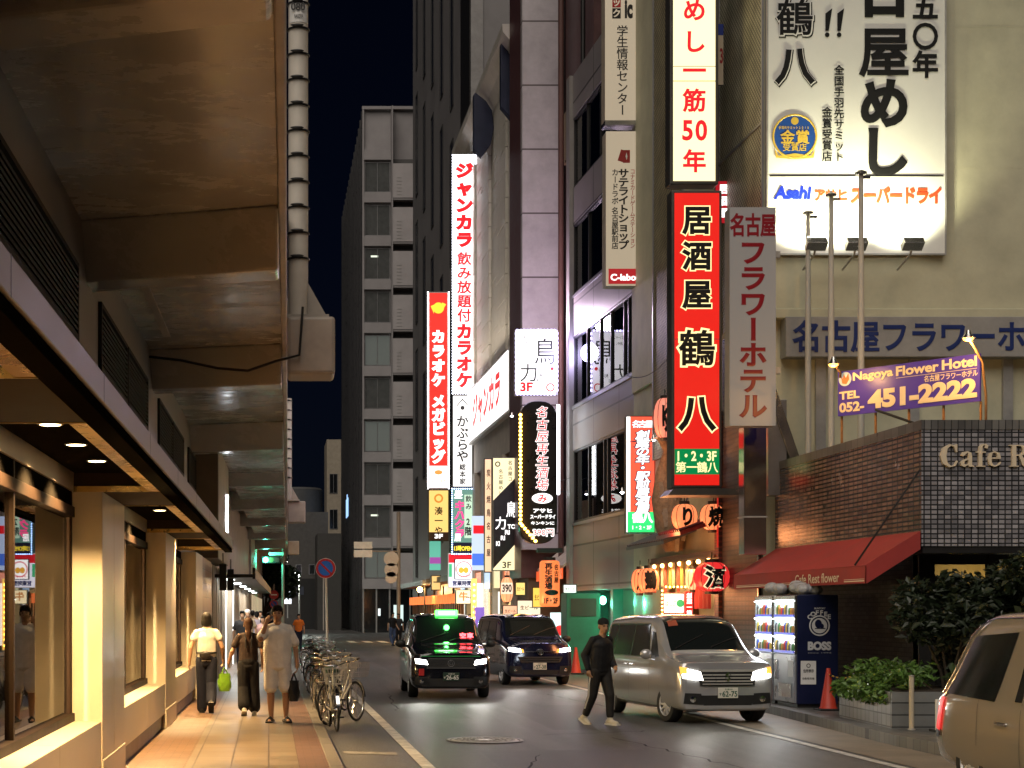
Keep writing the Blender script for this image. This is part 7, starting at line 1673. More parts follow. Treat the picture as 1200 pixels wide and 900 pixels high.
for x, m, nm in ((-.08, em('signal_green', (.05, 1.0, .55), 14), 'green_lens'), (.24, pm('amber_lens', (.10, .06, .01)), 'amber_lens'), (.56, pm('red_lens', (.10, .01, .01)), 'red_lens')): disc(t, nm, .15, -.02, 0, m, x, 16)
c = MB(); c.box(.1, .95, -.05, .0, .25, .42); c.build('name_plate', pm('name_plate', (.6, .65, .6)), t); c = MB(); c.tube([(.9, .3, 1.2), (.9, .3, -4.4)], .08, 8); c.tube([(.9, .3, .1), (-.3, .25, .1)], .04, 6); c.build('pole', M_GALV, t); lamp('signal_glow', 'POINT', (-.08, -.5, 0), 60, (.1, 1, .6), t, .15)
t = thing('street_pole', 'grey pole with round mirrors and a street name arm at the far crossing', 'pole', (PX(467, 98), 98, 0)); c = MB(); c.tube([(0, 0, 0), (0, 0, PZ(600, 98))], .12, 10); c.tube([(0, -.1, PZ(646, 98)), (-2.6, -.1, PZ(646, 98))], .04, 6); c.build('pole', pm('dim_pole', (.20, .18, .16), rough=.6), t, smooth=50)
c = MB(); c.box(-2.7, -1.6, -.16, -.12, PZ(643, 98), PZ(635, 98)); c.box(-2.7, -1.6, -.16, -.12, PZ(653, 98), PZ(644.5, 98)); c.build('name_plate', pm('plate_grey', (.55, .55, .52), rough=.5), t)
for v, r_ in ((655, .45), (668, .42), (677, .35)): disc(t, 'round_sign', r_, -.15, PZ(v, 98), pm('sign_back', (.38, .36, .34), rough=.5), -.45)
t = thing('street_lamp', 'orange street lamp glowing at the far crossing', 'street lamp', (PX(492, 94), 94, 0)); c = MB(); z_ = PZ(691, 94); c.tube([(.3, .2, 0), (.3, .2, z_ + .2), (0, 0, z_ + .1)], .05, 8); c.build('pole', M_BLACK, t); c = MB(); c.ball((0, 0, z_), .16, 12, 8); c.build('bulb', em('orange_street_bulb', (1, .50, .12), 26), t); lamp('street_glow', 'POINT', (0, -.5, z_), 160, (1, .55, .2), t, .2)
t = thing('tall_street_lamp', 'slim white street lamp far down the dark street', 'street lamp', (PX(346, 125), 125, 0)); c = MB(); z_ = PZ(673, 125); c.tube([(.3, 0, 0), (.3, 0, z_), (0, 0, z_ + .1)], .06, 8); c.build('pole', M_GALV, t); c = MB(); c.ball((0, -.05, z_), (.3, .2, .13), 12, 8); c.build('lamp_head', em('far_lamp', (.9, 1, .9), 8), t); lamp('street_glow', 'POINT', (0, -.6, z_ - .3), 220, (.9, 1, .85), t, .2)
t = shrub(PX(310, 118), 118, 0, 8.5, 2.9, 4200, 'dark street tree behind the green traffic signal', leafmat('tree_night', (.025, .045, .02)), .24, None, .16, 'street_tree', 'tree')

# ================================================================== bicycles along the left kerb
M_FRM = [pm('bike_%s' % n, c, rough=.3, var=.1, coat=.4) for n, c in (('silver', (.30, .30, .29)), ('black', (.02, .02, .022)), ('white', (.42, .41, .38)), ('navy', (.02, .03, .09)), ('red', (.30, .03, .02)))]
def bicycle():
    t = thing('bicycle', 'x', 'bicycle', (0, 0, 0))
    R = .33; wb = .54
    for x, nm in ((wb, 'wheel'), (-wb, 'wheel')):
        c = MB(); c.torus((x, 0, R), R - .018, .018, 'y', 36, 8); w_ = c.build(nm, M_TYRE, t, smooth=180)
        c = MB(); c.torus((x, 0, R), R - .042, .011, 'y', 36, 6); c.lathe([(0, -.04), (.022, -.04), (.022, .04), (0, .04)], (x, 0, R), 10, axis='y'); c.build('rim', M_CHROME, w_, smooth=60)
        c = MB()
        for k in range(20):
            a = 2 * PI * k / 20; s_ = .03 * (1 if k % 2 else -1); c.tube([(x + .02 * math.cos(a + 1), s_, R + .02 * math.sin(a + 1)), (x + (R - .045) * math.cos(a), 0, R + (R - .045) * math.sin(a))], .0022, 4, cap=False)
        c.build('spoke', M_CHROME, w_)
        c = MB(); a0, a1 = ((.35, 2.5) if x < 0 else (.15, 2.0))
        c.grid(lambda u, v: (x + (R + .028) * math.cos(a0 + (a1 - a0) * u), -.025 + .05 * v, R + (R + .028) * math.sin(a0 + (a1 - a0) * u)), 16, 2); c.build('mudguard', M_CHROME, t, smooth=180)
    bb = Vector((-.08, 0, .28)); hd0 = Vector((.40, 0, .62)); hd1 = Vector((.35, 0, .84)); st = Vector((-.22, 0, .74))
    c = MB(); c.tube([bb, hd0], .019, 8); c.tube([bb, st], .016, 8); c.tube([hd0, hd1], .02, 8); c.tube([hd1 + Vector((.01, 0, -.06)), (.1, 0, .48), bb + Vector((.03, 0, .1))], .015, 8)
    for s in (-1, 1): c.tube([bb, (-wb, s * .055, R)], .011, 6); c.tube([st + Vector((.02, 0, -.08)), (-wb, s * .055, R)], .009, 6); c.tube([hd0 + Vector((.01, 0, -.02)), (.44, s * .05, .52), (wb, s * .05, R)], .012, 6)
    c.build('frame', M_FRM[0], t, smooth=60)
    c = MB(); c.tube([hd1, hd1 + Vector((-.02, 0, .14))], .012, 8); p = hd1 + Vector((-.02, 0, .14)); c.tube([p + Vector((-.20, -.27, .03)), p + Vector((-.06, -.24, .05)), p + Vector((.02, -.10, .0)), p + Vector((.02, .10, 0)), p + Vector((-.06, .24, .05)), p + Vector((-.20, .27, .03))], .011, 8); h_ = c.build('handlebar', M_CHROME, t, smooth=60)
    c = MB()
    for s in (-1, 1): c.tube([p + Vector((-.10, s * .25, .045)), p + Vector((-.21, s * .272, .03))], .017, 8)
    c.build('grip', M_PLAST, h_, smooth=60)
    c = MB(); c.tube([st, st + Vector((-.03, 0, .12))], .013, 8); q = st + Vector((-.04, 0, .14)); c.loft([[(q.x + x, y * wd, q.z + zz) for y, zz in ((-1, 0), (-.8, .035), (0, .05), (.8, .035), (1, 0), (.6, -.03), (-.6, -.03))] for x, wd in ((-.14, .05), (-.11, .10), (-.02, .085), (.08, .03), (.14, .018))]); c.build('saddle', M_PLAST, t, smooth=60)
    c = MB()
    def bk_(u, v): return None
    x0, x1, z0, z1 = .50, .80, .72, .95
    for i in range(9):
        f = i / 8
        for s in (-1, 1): c.tube([(x0 + f * (x1 - x0), s * .13, z0), (x0 - .02 + f * (x1 - x0 + .04), s * .17, z1)], .003, 4, cap=False)
        yv = -.13 + .26 * f
        for x in (0, 1): c.tube([(x0 + x * (x1 - x0), yv, z0), (x0 - .02 + x * (x1 - x0 + .04), yv * 1.3, z1)], .003, 4, cap=False)
        c.tube([(x0, yv, z0), (x1, yv, z0)], .003, 4, cap=False)
    for k in range(4):
        g = k / 3; z = z0 + g * (z1 - z0); e = .13 + .04 * g; a_, b_ = x0 - .02 * g, x1 + .02 * g
        c.tube([(a_, -e, z), (b_, -e, z), (b_, e, z), (a_, e, z), (a_, -e, z)], .005 if k == 3 else .003, 4)
    c.build('basket', M_GALV, t)
    c = MB(); c.tube([(-.08, .0, .28), (-.08, .09, .28)], .012, 8); c.lathe([(0, .05), (.085, .05), (.085, .058), (0, .058)], (-.08, 0, .28), 18, axis='y'); c.tube([(-.08, .07, .28), (.02, .10, .18)], .008, 6); c.tube([(-.08, -.07, .28), (-.18, -.10, .38)], .008, 6); c.box(-.02, .06, .09, .17, .165, .185); c.box(-.22, -.14, -.17, -.09, .37, .39); c.build('crank', M_PLAST, t)
    c = MB(); c.tube([(-wb, .07, R), (-wb - .06, .10, .02)], .008, 6); c.tube([(-wb, -.07, R), (-wb - .06, -.10, .02)], .008, 6); c.box(-wb - .12, -.26, -.07, .07, .685, .695); c.build('stand', M_CHROME, t)
    return t
b0 = bicycle()
def recolor(o, m):
    for ch in o.children:
        if ch.name.split('.')[0] == 'frame': ch.data = ch.data.copy(); ch.data.materials[0] = m
spots = [(.98, 24.7, -86, 0, 'nearest silver bicycle with its front wheel to the road', .05), (1.18, 26.0, 62, 2, 'white framed bicycle parked across behind the nearest silver one', -.06), (1.0, 27.6, -76, 1, 'black bicycle third in the kerbside row', .04), (1.15, 28.8, 66, 0, 'silver bicycle fourth in the kerbside row', 0),
         (1.05, 30.4, -74, 3, 'navy bicycle fifth in the kerbside row', .03), (1.2, 32.2, 68, 1, 'black bicycle sixth in the kerbside row', 0), (1.1, 34.2, -70, 4, 'dark red bicycle seventh in the kerbside row', .02), (1.2, 37, -74, 0, 'silver bicycle eighth in the kerbside row', 0), (1.2, 40.5, 66, 2, 'white framed bicycle ninth in the kerbside row', 0), (1.3, 45.5, -60, 1, 'black bicycle beside the foot of the no parking sign', .02), (1.4, 50.5, 60, 0, 'farthest silver bicycle beyond the no parking sign', 0)]
for i, (x, y, a, ci, lb, tilt) in enumerate(spots):
    o = b0 if i == 0 else dup(b0)
    o.location = (x, y, 0); o.rotation_euler = (tilt, 0, math.radians(a)); o['label'] = lb; o['group'] = 'bicycles parked along the left kerb'
    if i: recolor(o, M_FRM[ci])
t = thing('saddle_cover', 'dark green plastic cover pulled over the saddle of the nearest bicycle', 'cover', (.98, 24.7, .85), math.radians(-86)); c = MB(); c.lathe([(.13, -.03), (.14, .02), (.10, .07), (0, .085)], (-.27, 0, .02), 16); c.build('film', pm('cover_green', (.02, .06, .035), rough=.4, var=.2, bump=.4, bscale=30), t, smooth=60)
# ================================================================== people
def skin(n): return pm('skin_' + n, {'a': (.46, .27, .17), 'b': (.40, .22, .13), 'c': (.50, .31, .20)}[n], rough=.5, var=.06, obj=True, spec=.3)
M_HAIR = pm('black_hair', (.010, .008, .007), spec=.15, rough=.6, var=.4, scale=30, obj=True)
M_HAIRB = pm('brown_hair', (.04, .018, .010), spec=.15, rough=.6, var=.4, scale=30, obj=True)
def cloth(n, c, r=.85): return pm('cloth_' + n, c, rough=r, var=.15, scale=6, bump=1.0, bscale=7, obj=True, spec=.25)
def mid(a, b, t): return Vector(a).lerp(Vector(b), t)

def hand(mb, wrist, elbow, k, curl=.5, side=1, palm_n=None):
    """palm, five unequal bent fingers, thumb from the side"""
    w_ = Vector(wrist); d = (w_ - Vector(elbow)).normalized()
    n = Vector(palm_n) if palm_n else Vector((side, 0, 0))
    n = (n - d * n.dot(d)).normalized(); s_ = d.cross(n).normalized()      # n points away from the palm's back, s_ across the knuckles
    pc = w_ + d * .05 * k
    capsule(mb, w_, .026 * k, w_ + d * .045 * k, .033 * k, 8)
    for f, (o, ln) in enumerate(((.030, .070), (.010, .080), (-.010, .075), (-.029, .058))):
        b0 = w_ + d * .085 * k + s_ * o * k; capsule(mb, w_ + d * .03 * k + s_ * o * .8 * k, .015 * k, b0, .0115 * k, 6)
        d1 = (d + n * -curl * .7).normalized(); b1 = b0 + d1 * ln * .45 * k; d2 = (d + n * -curl * 1.8).normalized(); b2 = b1 + d2 * ln * .35 * k; d3 = (d * .6 + n * -curl * 2.2).normalized(); b3 = b2 + d3 * ln * .25 * k
        capsule(mb, b0, .0105 * k, b1, .0098 * k, 6); capsule(mb, b1, .0098 * k, b2, .009 * k, 6); capsule(mb, b2, .009 * k, b3, .008 * k, 6)
    t0 = w_ + d * .02 * k + s_ * .028 * k; t1 = t0 + (d * .6 + s_ * .7 - n * .25 * curl).normalized() * .045 * k; t2 = t1 + (d * .85 + s_ * .25 - n * .4 * curl).normalized() * .04 * k
    capsule(mb, t0, .014 * k, t1, .012 * k, 6); capsule(mb, t1, .012 * k, t2, .009 * k, 6)

def person(lb, loc, rz, h, P, look, group=None, detail=True):
    """P: joints (metres for a 1.72 m figure, facing -y); look: clothes"""
    s = h / 1.72
    t = thing('person', lb, 'person', loc, rz, group); t.scale = (s, s, s)
    J = dict(pel=(0, 0, .93), chest=(0, -.01, 1.27), neck=(0, 0, 1.46), head=(0, -.02, 1.60),
             shl=(-.185, 0, 1.40), shr=(.185, 0, 1.40), ell=(-.23, .03, 1.12), elr=(.23, .03, 1.12), wrl=(-.24, -.06, .88), wrr=(.24, -.06, .88),
             hpl=(-.09, 0, .90), hpr=(.09, 0, .90), knl=(-.10, -.02, .49), knr=(.10, -.02, .49), anl=(-.10, .03, .085), anr=(.10, .03, .085))
    J.update(P); J = {k: Vector(v) for k, v in J.items()}
    wm = look.get('wide', 1.0); vox = .0095 if detail else .02; m_skin = skin(look.get('skin', 'a'))
    up = (J['neck'] - J['pel']).normalized()
    mb = MB()
    mb.ball(J['pel'] + up * .03, (.130 * wm, .085, .11), 14, 10); mb.ball(mid(J['pel'], J['chest'], .5), (.125 * wm, .09, .17), 14, 10); mb.ball(J['chest'], (.155 * wm, .105, .17), 14, 10)
    capsule(mb, J['shl'] * .85 + J['chest'] * .15, .045, J['shr'] * .85 + J['chest'] * .15, .045); capsule(mb, J['neck'] - up * .05, .062, J['head'] - up * .05, .052)
    yaw = look.get('yaw', 0); tilt = look.get('tilt', 0); R = Euler((tilt, 0, yaw)).to_matrix(); hd = J['head']
    HP = lambda x, y, z: hd + R @ Vector((x, y, z))
    def hball(c, r): 
        m2 = MB(); m2.ball((0, 0, 0), r, 16, 12); m2.xf(Matrix.Translation(HP(*c)) @ R.to_4x4()); mb.add(m2.v, m2.f)
    hball((0, .012, .035), (.074, .092, .088)); hball((0, -.025, -.03), (.060, .066, .075)); hball((0, -.055, -.082), (.032, .03, .026))
    if detail:
        capsule(mb, HP(0, -.090, .012), .010, HP(0, -.108, -.026), .015, 8); capsule(mb, HP(-.022, -.085, -.058), .009, HP(.022, -.085, -.058), .009, 8)
        capsule(mb, HP(-.035, -.078, .028), .011, HP(.035, -.078, .028), .011, 8)
        for q in (-1, 1): hball((q * .076, .012, -.008), (.012, .022, .034))
    for a, b_, c, sd in (('shl', 'ell', 'wrl', -1), ('shr', 'elr', 'wrr', 1)):
        capsule(mb, J[a].lerp(J['neck'], .1), .046, J[b_], .039); capsule(mb, J[b_], .043, J[c], .028)
        if detail: hand(mb, J[c], J[b_], 1.0, look.get('curl', .5), sd, look.get('palm_' + a[-1]))
        else: mb.ball(J[c] + (J[c] - J[b_]).normalized() * .07, (.035, .03, .07), 8, 6)
    for a, b_, c in (('hpl', 'knl', 'anl'), ('hpr', 'knr', 'anr')):
        capsule(mb, J[a], .085 * wm, J[b_], .055); capsule(mb, J[b_], .056, mid(J[b_], J[c], .35), .056); capsule(mb, mid(J[b_], J[c], .35), .056, J[c], .034)
        f = look.get('foot' + c[-1], (0, -1, -.12)); fd = Vector(f).normalized(); capsule(mb, J[c] - fd * .03 + Vector((0, 0, -.03)), .036, J[c] + fd * .14 + Vector((0, 0, -.05)), .026)
    fuse('body', mb, m_skin, t, vox, 3)
    if detail:
        for q in (-1, 1):
            c = MB(); m2 = MB(); m2.ball((0, 0, 0), (.014, .008, .007), 10, 6); m2.xf(Matrix.Translation(HP(q * .032, -.084, .012)) @ R.to_4x4()); c.add(m2.v, m2.f); c.build('eye', M_PLAST, t, smooth=180)
            c = MB(); c.tube([HP(q * .016, -.091, .031), HP(q * .034, -.091, .036), HP(q * .052, -.078, .030)], .0045, 5); c.build('eyebrow', M_HAIR, t)
        c = MB(); c.tube([HP(-.020, -.095, -.059), HP(0, -.099, -.057), HP(.020, -.095, -.059)], .004, 5); c.build('lips', pm('lips', (.28, .09, .07), rough=.5), t)
    # hair
    hm = look.get('hair_m', M_HAIR); hb = MB()
    def hb_ball(c, r):
        m2 = MB(); m2.ball((0, 0, 0), r, 14, 10); m2.xf(Matrix.Translation(HP(*c)) @ R.to_4x4()); hb.add(m2.v, m2.f)
    st = look.get('hair', 'short')
    hb_ball((0, .028, .052), (.086, .092, .085)); hb_ball((0, -.02, .092), (.074, .075, .045)); hb_ball((0, .055, .0), (.076, .062, .085))
    for q in (-1, 1): hb_ball((q * .066, .02, .02), (.022, .045, .06))
    if st in ('short', 'fringe'):
        for k in range(7): hb_ball((-.06 + .02 * k, -.068 + .012 * abs(k - 3) * .8, .075 - (.012 if st == 'fringe' else 0)), (.020, .026, .030))
    if st == 'bob':
        hb_ball((0, .05, -.045), (.082, .06, .07))
        for q in (-1, 1): hb_ball((q * .070, .025, -.035), (.025, .05, .07))
    if st == 'long': 
        hb_ball((0, .08, -.05), (.06, .04, .09)); hb_ball((0, .095, -.16), (.055, .035, .12)); hb_ball((.01, .10, -.28), (.05, .03, .10))
    if st != 'cap': fuse('hair', hb, hm, t, vox, 2)
    else:
        cb = MB()
        def cb_ball(c, r):
            m2 = MB(); m2.ball((0, 0, 0), r, 14, 10); m2.xf(Matrix.Translation(HP(*c)) @ R.to_4x4()); cb.add(m2.v, m2.f)
        cb_ball((0, .02, .065), (.088, .098, .075)); cb_ball((0, .015, .045), (.090, .100, .035))
        if look.get('peak'): cb_ball((0, -.10, .045), (.06, .06, .012))
        fuse('cap', cb, look['cap_m'], t, vox, 2); fuse('hair', hb.xf(Matrix.Translation((0, 0, -.004))), hm, t, vox, 2) if False else None
        c = MB(); m2 = MB(); m2.ball((0, 0, 0), (.074, .06, .05), 12, 8); m2.xf(Matrix.Translation(HP(0, .045, -.015)) @ R.to_4x4()); c.add(m2.v, m2.f); c.build('hair', hm, t, smooth=180)
    # top
    ease = look.get('ease', .02); sl = look.get('sleeve', .55); c = MB()
    hem = look.get('hem', -.02)
    for k in range(15):
        q = k / 14; p = J['pel'].lerp(J['chest'], q) + up * hem * (1 - q); wv = .150 + .012 * math.sin(q * 3.1); c.ball(p, ((wv + ease) * wm, .108 + ease, .085), 16, 10)
    c.ball(J['chest'] + up * .03, ((.168 + ease * .6) * wm, .108 + ease, .13), 16, 10); ns = J['neck'] - up * .03; sl_, sr_ = J['shl'].lerp(ns, .12) - up * .012, J['shr'].lerp(ns, .12) - up * .012; capsule(c, sl_, .052, ns, .058); capsule(c, sr_, .052, ns, .058); capsule(c, J['chest'] + up * .06, .115, J['neck'] - up * .06, .074)
    for a, b_, w_ in (('shl', 'ell', 'wrl'), ('shr', 'elr', 'wrr')):
        if sl <= 1: a_ = J[a].lerp(J['neck'], .10) - up * .012; capsule(c, a_, .056, mid(J[a], J[b_], sl), .060 + ease * .4)
        else: capsule(c, J[a].lerp(J['neck'], .10) - up * .012, .060, J[b_], .056); capsule(c, J[b_], .060, mid(J[b_], J[w_], sl - 1), .046)
    top = fuse('shirt' if sl <= 1 else 'jacket', c, look['top'], t, vox, 2)
    # legs
    c = MB(); lg = look.get('leg', 1.0); fl = look.get('flare', .0)
    c.ball(J['pel'] + up * .02, (.165 * wm, .128, .13), 16, 10); c.ball(J['pel'] + up * -.06, (.15 * wm, .125, .10), 16, 10)
    for a, b_, n_ in (('hpl', 'knl', 'anl'), ('hpr', 'knr', 'anr')):
        if lg <= .6:
            e = mid(J[a], J[b_], lg / .55); capsule(c, J[a], .108 * wm, e, .098 * wm)
        else:
            capsule(c, J[a], .105 * wm, J[b_], .078 + fl * .5); e = mid(J[b_], J[n_], (lg - .55) / .45); capsule(c, J[b_], .078 + fl * .5, e, .060 + fl)
    fuse('trousers' if lg > .6 else 'shorts', c, look['bottom'], t, vox, 2)
    # shoes
    for n_ in ('anl', 'anr'):
        fd = Vector(look.get('foot' + n_[-1], (0, -1, -.12))).normalized(); a = J[n_]; sd = fd.cross(Vector((0, 0, 1))).normalized(); upf = sd.cross(fd).normalized()
        c = MB()
        if look.get('shoe') == 'sandal':
            sole = []
            for k in range(9):
                q = k / 8; wv = .042 + .012 * math.sin(q * 2.6); b_ = a + fd * (-.075 + .26 * q) - upf * .075
                sole.append([b_ + sd * wv, b_ + sd * wv + upf * .025, b_ - sd * wv + upf * .025, b_ - sd * wv])
            c.loft(sole); c.tube([a + fd * .07 + sd * .052 - upf * .05, a + fd * .07 + upf * .005, a + fd * .07 - sd * .052 - upf * .05], .018, 6); c.tube([a + fd * .11 + sd * .052 - upf * .055, a + fd * .11 - upf * .015, a + fd * .11 - sd * .05 - upf * .055], .016, 6)
            c.build('sandal', look['shoe_m'], t, smooth=50)
        else:
            capsule(c, a - fd * .045 - upf * .035, .044, a + fd * .05 - upf * .040, .045); capsule(c, a + fd * .05 - upf * .043, .043, a + fd * .155 - upf * .052, .034); capsule(c, a - upf * .02, .046, a + upf * .03, .047)
            o = fuse('shoe', c, look['shoe_m'], t, .011 if detail else .02, 2)
            if detail:
                c = MB(); rr = []
                for k in range(9):
                    q = k / 8; wv = .040 + .010 * math.sin(q * 2.8); b_ = a + fd * (-.09 + .285 * q) - upf * .088; rr.append([b_ + sd * wv, b_ + sd * wv + upf * .03, b_ - sd * wv + upf * .03, b_ - sd * wv])
                c.loft(rr); c.build('sole', look.get('sole_m', M_PLAST), o)
    return t, J

WHT = cloth('white', (.66, .62, .55)); NAVY = cloth('navy', (.014, .016, .030)); BLK = cloth('black', (.014, .013, .014)); SHWHITE = pm('white_shoe', (.6, .57, .5), rough=.5, var=.1, obj=True)
# woman in white T-shirt walking away with a green carrier bag
X, Y = PX(242, 27.4), 27.4
pw_, J = person('woman in white T-shirt and navy trousers walking away with a green carrier bag', (X, Y, .08), PI, 1.68,
    dict(ell=(-.27, .0, 1.14), wrl=(-.285, -.14, .93), elr=(.27, .03, 1.13), wrr=(.30, -.02, .88), knl=(-.09, .03, .50), anl=(-.09, .28, .20), knr=(.08, -.05, .49), anr=(.08, -.06, .085)),
    dict(top=WHT, bottom=NAVY, shoe_m=M_PLAST, hair='bob', sleeve=.42, flare=.03, ease=.014, footl=(0, -.85, -.75), tilt=-.05))
c = MB(); c.ball((.02, .15, 1.00), (.105, .035, .075), 14, 8); b_ = fuse('waist_bag', c, pm('bag_black', (.015, .014, .013), rough=.4, var=.1, obj=True), pw_, .012, 2)
c = MB(); c.torus((0, 0, 1.04), .165, .012, 'z', 28, 6, sy=1.5); c.v = [(x, y * .86, z + .0) for x, y, z in c.v]; c.build('belt', M_PLAST, b_)
def carrier(lb, loc, rz, wd, dp, ht, m, label_name='carrier_bag', handles=True):
    t = thing(label_name, lb, 'bag', loc, rz); mb = MB()
    def f(u, v):
        a = 2 * PI * u; bl = .55 + .45 * math.sin(min(1, v * 1.25 + .12) * PI * .62); w2 = wd * (1 - .25 * v) * bl; d2 = dp * (1 - .5 * v) * bl
        wr = 1 + .07 * math.sin(a * 5 + v * 9) + .05 * math.sin(a * 9 - v * 14)
        return (w2 * math.copysign(abs(math.cos(a)) ** .7, math.cos(a)) * wr, d2 * math.sin(a) * wr, ht * v)
    mb.grid(f, 36, 14); mb.add([f(i / 36, 0) for i in range(36)], [tuple(range(36))]); o = mb.build('sack', m, t, smooth=180)
    if handles:
        for s_ in (-1, 1):
            c = MB(); c.tube([(-wd * .45, s_ * dp * .25, ht * .95), (-wd * .12, s_ * .01, ht * 1.28), (.0, 0, ht * 1.36), (wd * .12, s_ * .01, ht * 1.28), (wd * .45, s_ * dp * .25, ht * .95)], .010, 6); c.build('handle', m, t, smooth=60)
    return t
M_GBAG = pm('green_film', (.20, .42, .03), rough=.3, var=.2, obj=True, bump=.6, bscale=25)
hx = X - .30 * .98
carrier('light green plastic carrier bag held by the woman in the white T-shirt', (PX(263, 27.3), 27.36, PZ(810, 27.4)), .2, .125, .08, .30, M_GBAG)
# woman in dark overalls
X, Y = PX(291, 26.7), 26.7
w2_, J = person('woman in a dark top and black wide trousers with tied brown hair walking away', (X, Y, .08), PI + .05, 1.60,
    dict(ell=(-.25, .02, 1.13), wrl=(-.26, -.08, .90), elr=(.28, -.02, 1.14), wrr=(.33, -.18, .96), knl=(-.10, -.04, .49), anl=(-.11, -.02, .085), knr=(.09, .02, .49), anr=(.08, .20, .13)),
    dict(top=cloth('brown_black', (.035, .022, .018)), bottom=BLK, shoe_m=SHWHITE, sole_m=SHWHITE, hair='long', hair_m=M_HAIRB, sleeve=.6, flare=.05, leg=.93, ease=.012, footr=(0, -.9, -.45)))
c = MB(); c.tube([(-.05, .135, 1.20), (-.05, .128, 1.34), (-.07, .06, 1.45)], .014, 6); c.build('strap', BLK, w2_); c = MB(); c.tube([(.05, .135, 1.20), (.05, .128, 1.34), (.07, .06, 1.45)], .014, 6); c.build('strap', BLK, w2_)
# man on the phone
X, Y = PX(325, 25.0), 25.0
m1, J = person('man in white T-shirt and white shorts holding a phone to his ear', (X, Y, .08), .03, 1.80,
    dict(ell=(-.25, -.20, 1.23), wrl=(-.165, -.13, 1.47), elr=(.27, .02, 1.12), wrr=(.285, -.06, .87), knl=(-.10, -.05, .49), anl=(-.09, .02, .085), knr=(.12, -.02, .49), anr=(.13, .04, .085)),
    dict(top=cloth('bright_white', (.82, .80, .76)), bottom=cloth('off_white', (.78, .76, .72)), shoe='sandal', shoe_m=M_PLAST, hair='fringe', sleeve=.78, leg=.50, ease=.04, wide=1.05, hem=-.10, curl=.55, palm_l=(-.5, -.6, .3), skin='b', yaw=-.1, footl=(-.25, -1, -.05), footr=(.2, -1, -.05)))
t = thing('phone', 'dark phone pressed to the ear of the man in white', 'phone', (X - .118, Y - .09, .08 + 1.64), .03); c = MB(); c.obox((0, 0, 0), (.010, .07, .145), (.35, .12, 0)); c.build('case', M_PLAST, t, bevel=.004); c = MB(); c.obox((.0065, 0, 0), (.002, .06, .13), (.35, .12, 0)); c.build('screen', M_CARGLASS, t)
carrier('black shopping bag hanging from the hand of the man in white', (PX(344.5, 24.9), 24.93, PZ(822, 24.9)), .3, .10, .075, .32, pm('black_bag', (.014, .014, .015), rough=.3, var=.2, obj=True, bump=.4, bscale=20))
# man in dark jacket crossing the road
X, Y = PX(703, 25.6), 25.6
m2_, J = person('man in black jacket, knit cap and pale shoes walking across the road', (X, Y, 0), math.radians(28), 1.70,
    dict(pel=(0, .0, .90), chest=(0, -.04, 1.24), neck=(0, -.05, 1.43), head=(0, -.09, 1.575), shl=(-.185, -.03, 1.37), shr=(.185, -.03, 1.37), ell=(-.25, .08, 1.12), wrl=(-.22, .02, .88), elr=(.24, .04, 1.11), wrr=(.16, -.17, .93),
         hpl=(-.09, 0, .87), hpr=(.09, 0, .87), knl=(-.10, .06, .47), anl=(-.13, .22, .12), knr=(.10, -.12, .485), anr=(.10, -.13, .09)),
    dict(top=cloth('black_jacket', (.012, .012, .014), .6), bottom=cloth('dark_track', (.020, .018, .017), .7), shoe_m=pm('cream_shoe', (.50, .45, .34), rough=.5, var=.15, obj=True), sole_m=SHWHITE, hair='cap', cap_m=cloth('black_knit', (.014, .013, .013)), sleeve=1.9, leg=.92, ease=.03, wide=1.06, skin='b', yaw=-.25, tilt=.12, footl=(0, -.92, -.42), footr=(.05, -1, .0), curl=.6))
c = MB()
for a, b_, n_, sx in (('hpl', 'knl', 'anl', -1), ('hpr', 'knr', 'anr', 1)):
    pts = [J[a] + Vector((sx * .105, -.01, -.05)), mid(J[a], J[b_], .5) + Vector((sx * .104, -.01, 0)), J[b_] + Vector((sx * .082, -.01, 0)), mid(J[b_], J[n_], .6) + Vector((sx * .068, -.01, 0))]
    c.tube(pts, .011, 5)
c.build('side_stripe', WHT, m2_, smooth=60)
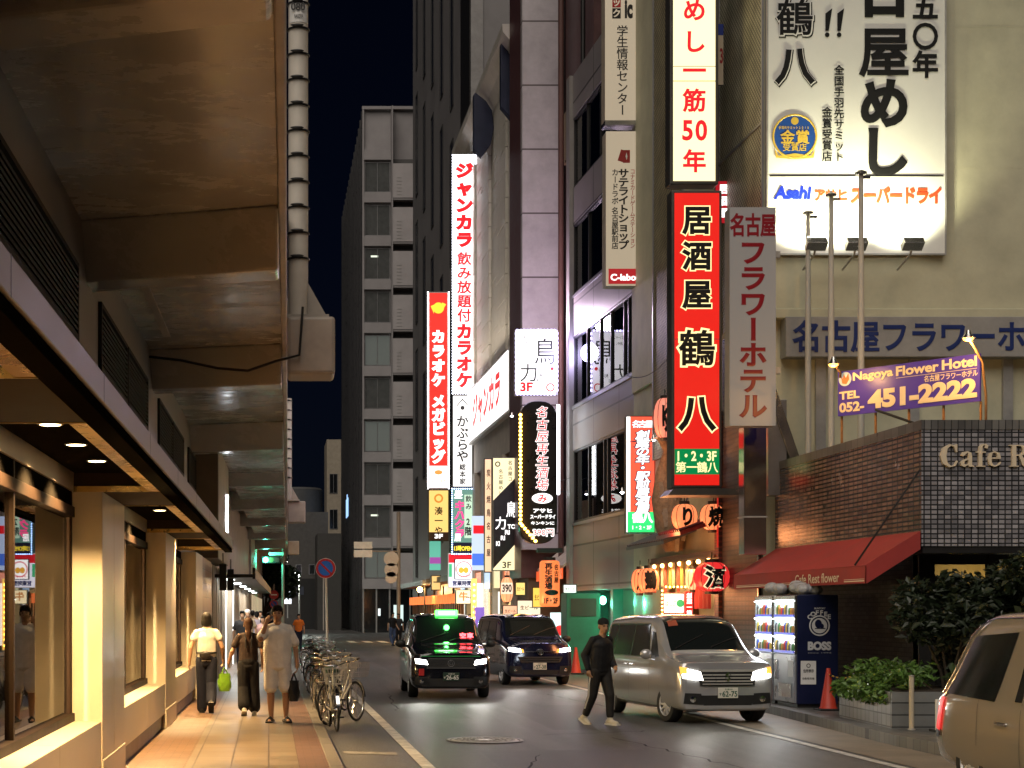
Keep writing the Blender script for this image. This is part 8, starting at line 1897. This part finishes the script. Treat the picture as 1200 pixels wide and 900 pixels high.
# smaller figures under the viaduct and across the street
far_specs = [(284, 46, 1.72, 'man in a dark grey shirt farther along the pavement', cloth('dark_grey', (.05, .05, .055)), NAVY, 'short', 0), (290, 49, 1.76, 'person in a white cap behind the man in dark grey', cloth('tan', (.35, .27, .18)), BLK, 'cap', 0),
             (301, 53, 1.70, 'person in pale violet clothes in the far crowd', cloth('pale_violet', (.42, .36, .42)), NAVY, 'short', PI), (308, 50, 1.55, 'short person in pink and white walking in the far crowd', cloth('pink', (.5, .30, .28)), WHT, 'bob', 0),
             (296, 60, 1.74, 'man in beige at the back of the far crowd', cloth('beige', (.40, .32, .22)), BLK, 'short', PI), (315, 57, 1.66, 'person in black at the edge of the far crowd', BLK, BLK, 'bob', PI), (305, 66, 1.72, 'farthest person in white in the crowd under the viaduct', WHT, NAVY, 'short', 0),
             (350, 74, 1.66, 'person in an orange shirt at the far end of the bicycles', cloth('orange', (.62, .15, .02)), NAVY, 'short', 0), (460, 84, 1.72, 'person in black top and blue jeans standing left of the taxi', BLK, cloth('denim', (.06, .09, .17)), 'short', .6), (467, 86, 1.66, 'person in a dark coat beside the one in jeans, left of the taxi', cloth('charcoal', (.03, .03, .032)), BLK, 'bob', -.5)]
for i, (u, Y, h, lb, tp, bt, hr, rz) in enumerate(far_specs):
    g = .08 if u < 340 else 0
    sw = .10 if i % 2 else -.10
    person(lb, (PX(u, Y), Y, g), rz, h, dict(knl=(-.09, -sw * .5, .49), anl=(-.09, sw, .09), knr=(.09, sw * .5, .49), anr=(.09, -sw, .09), ell=(-.24, .05, 1.13), elr=(.24, .05, 1.13), wrl=(-.26, -.05 - sw, .9), wrr=(.26, -.05 + sw, .9)),
           dict(top=tp, bottom=bt, shoe_m=M_PLAST, hair=hr, cap_m=WHT, sleeve=.6, ease=.02), 'people in the distance', detail=False)

# ================================================================== thin wires over the street
for (a, b, sag, lb) in (((.55, 23.6, 16.5), (.62, 63.0, 10.6), 1.2, 'thin wire running along the viaduct poles'), ((PX(668, 52), 52, PZ(560, 52)), (PX(612, 60), 60, PZ(545, 60)), .3, 'thin cable between the grey office and the black bar sign'),
                        ((PX(735, 41.5), 41.5, PZ(440, 41.5)), (PX(800, 36), 36, PZ(395, 36)), .35, 'dark cable drooping from the grey office to the tall red sign')):
    A, B = Vector(a), Vector(b); t = thing('overhead_wire', lb, 'wire', a); c = MB()
    c.tube([A.lerp(B, i / 14) - A - Vector((0, 0, sag * 4 * (i / 14) * (1 - i / 14))) for i in range(15)], .012, 5); c.build('wire', M_BLACK, t)
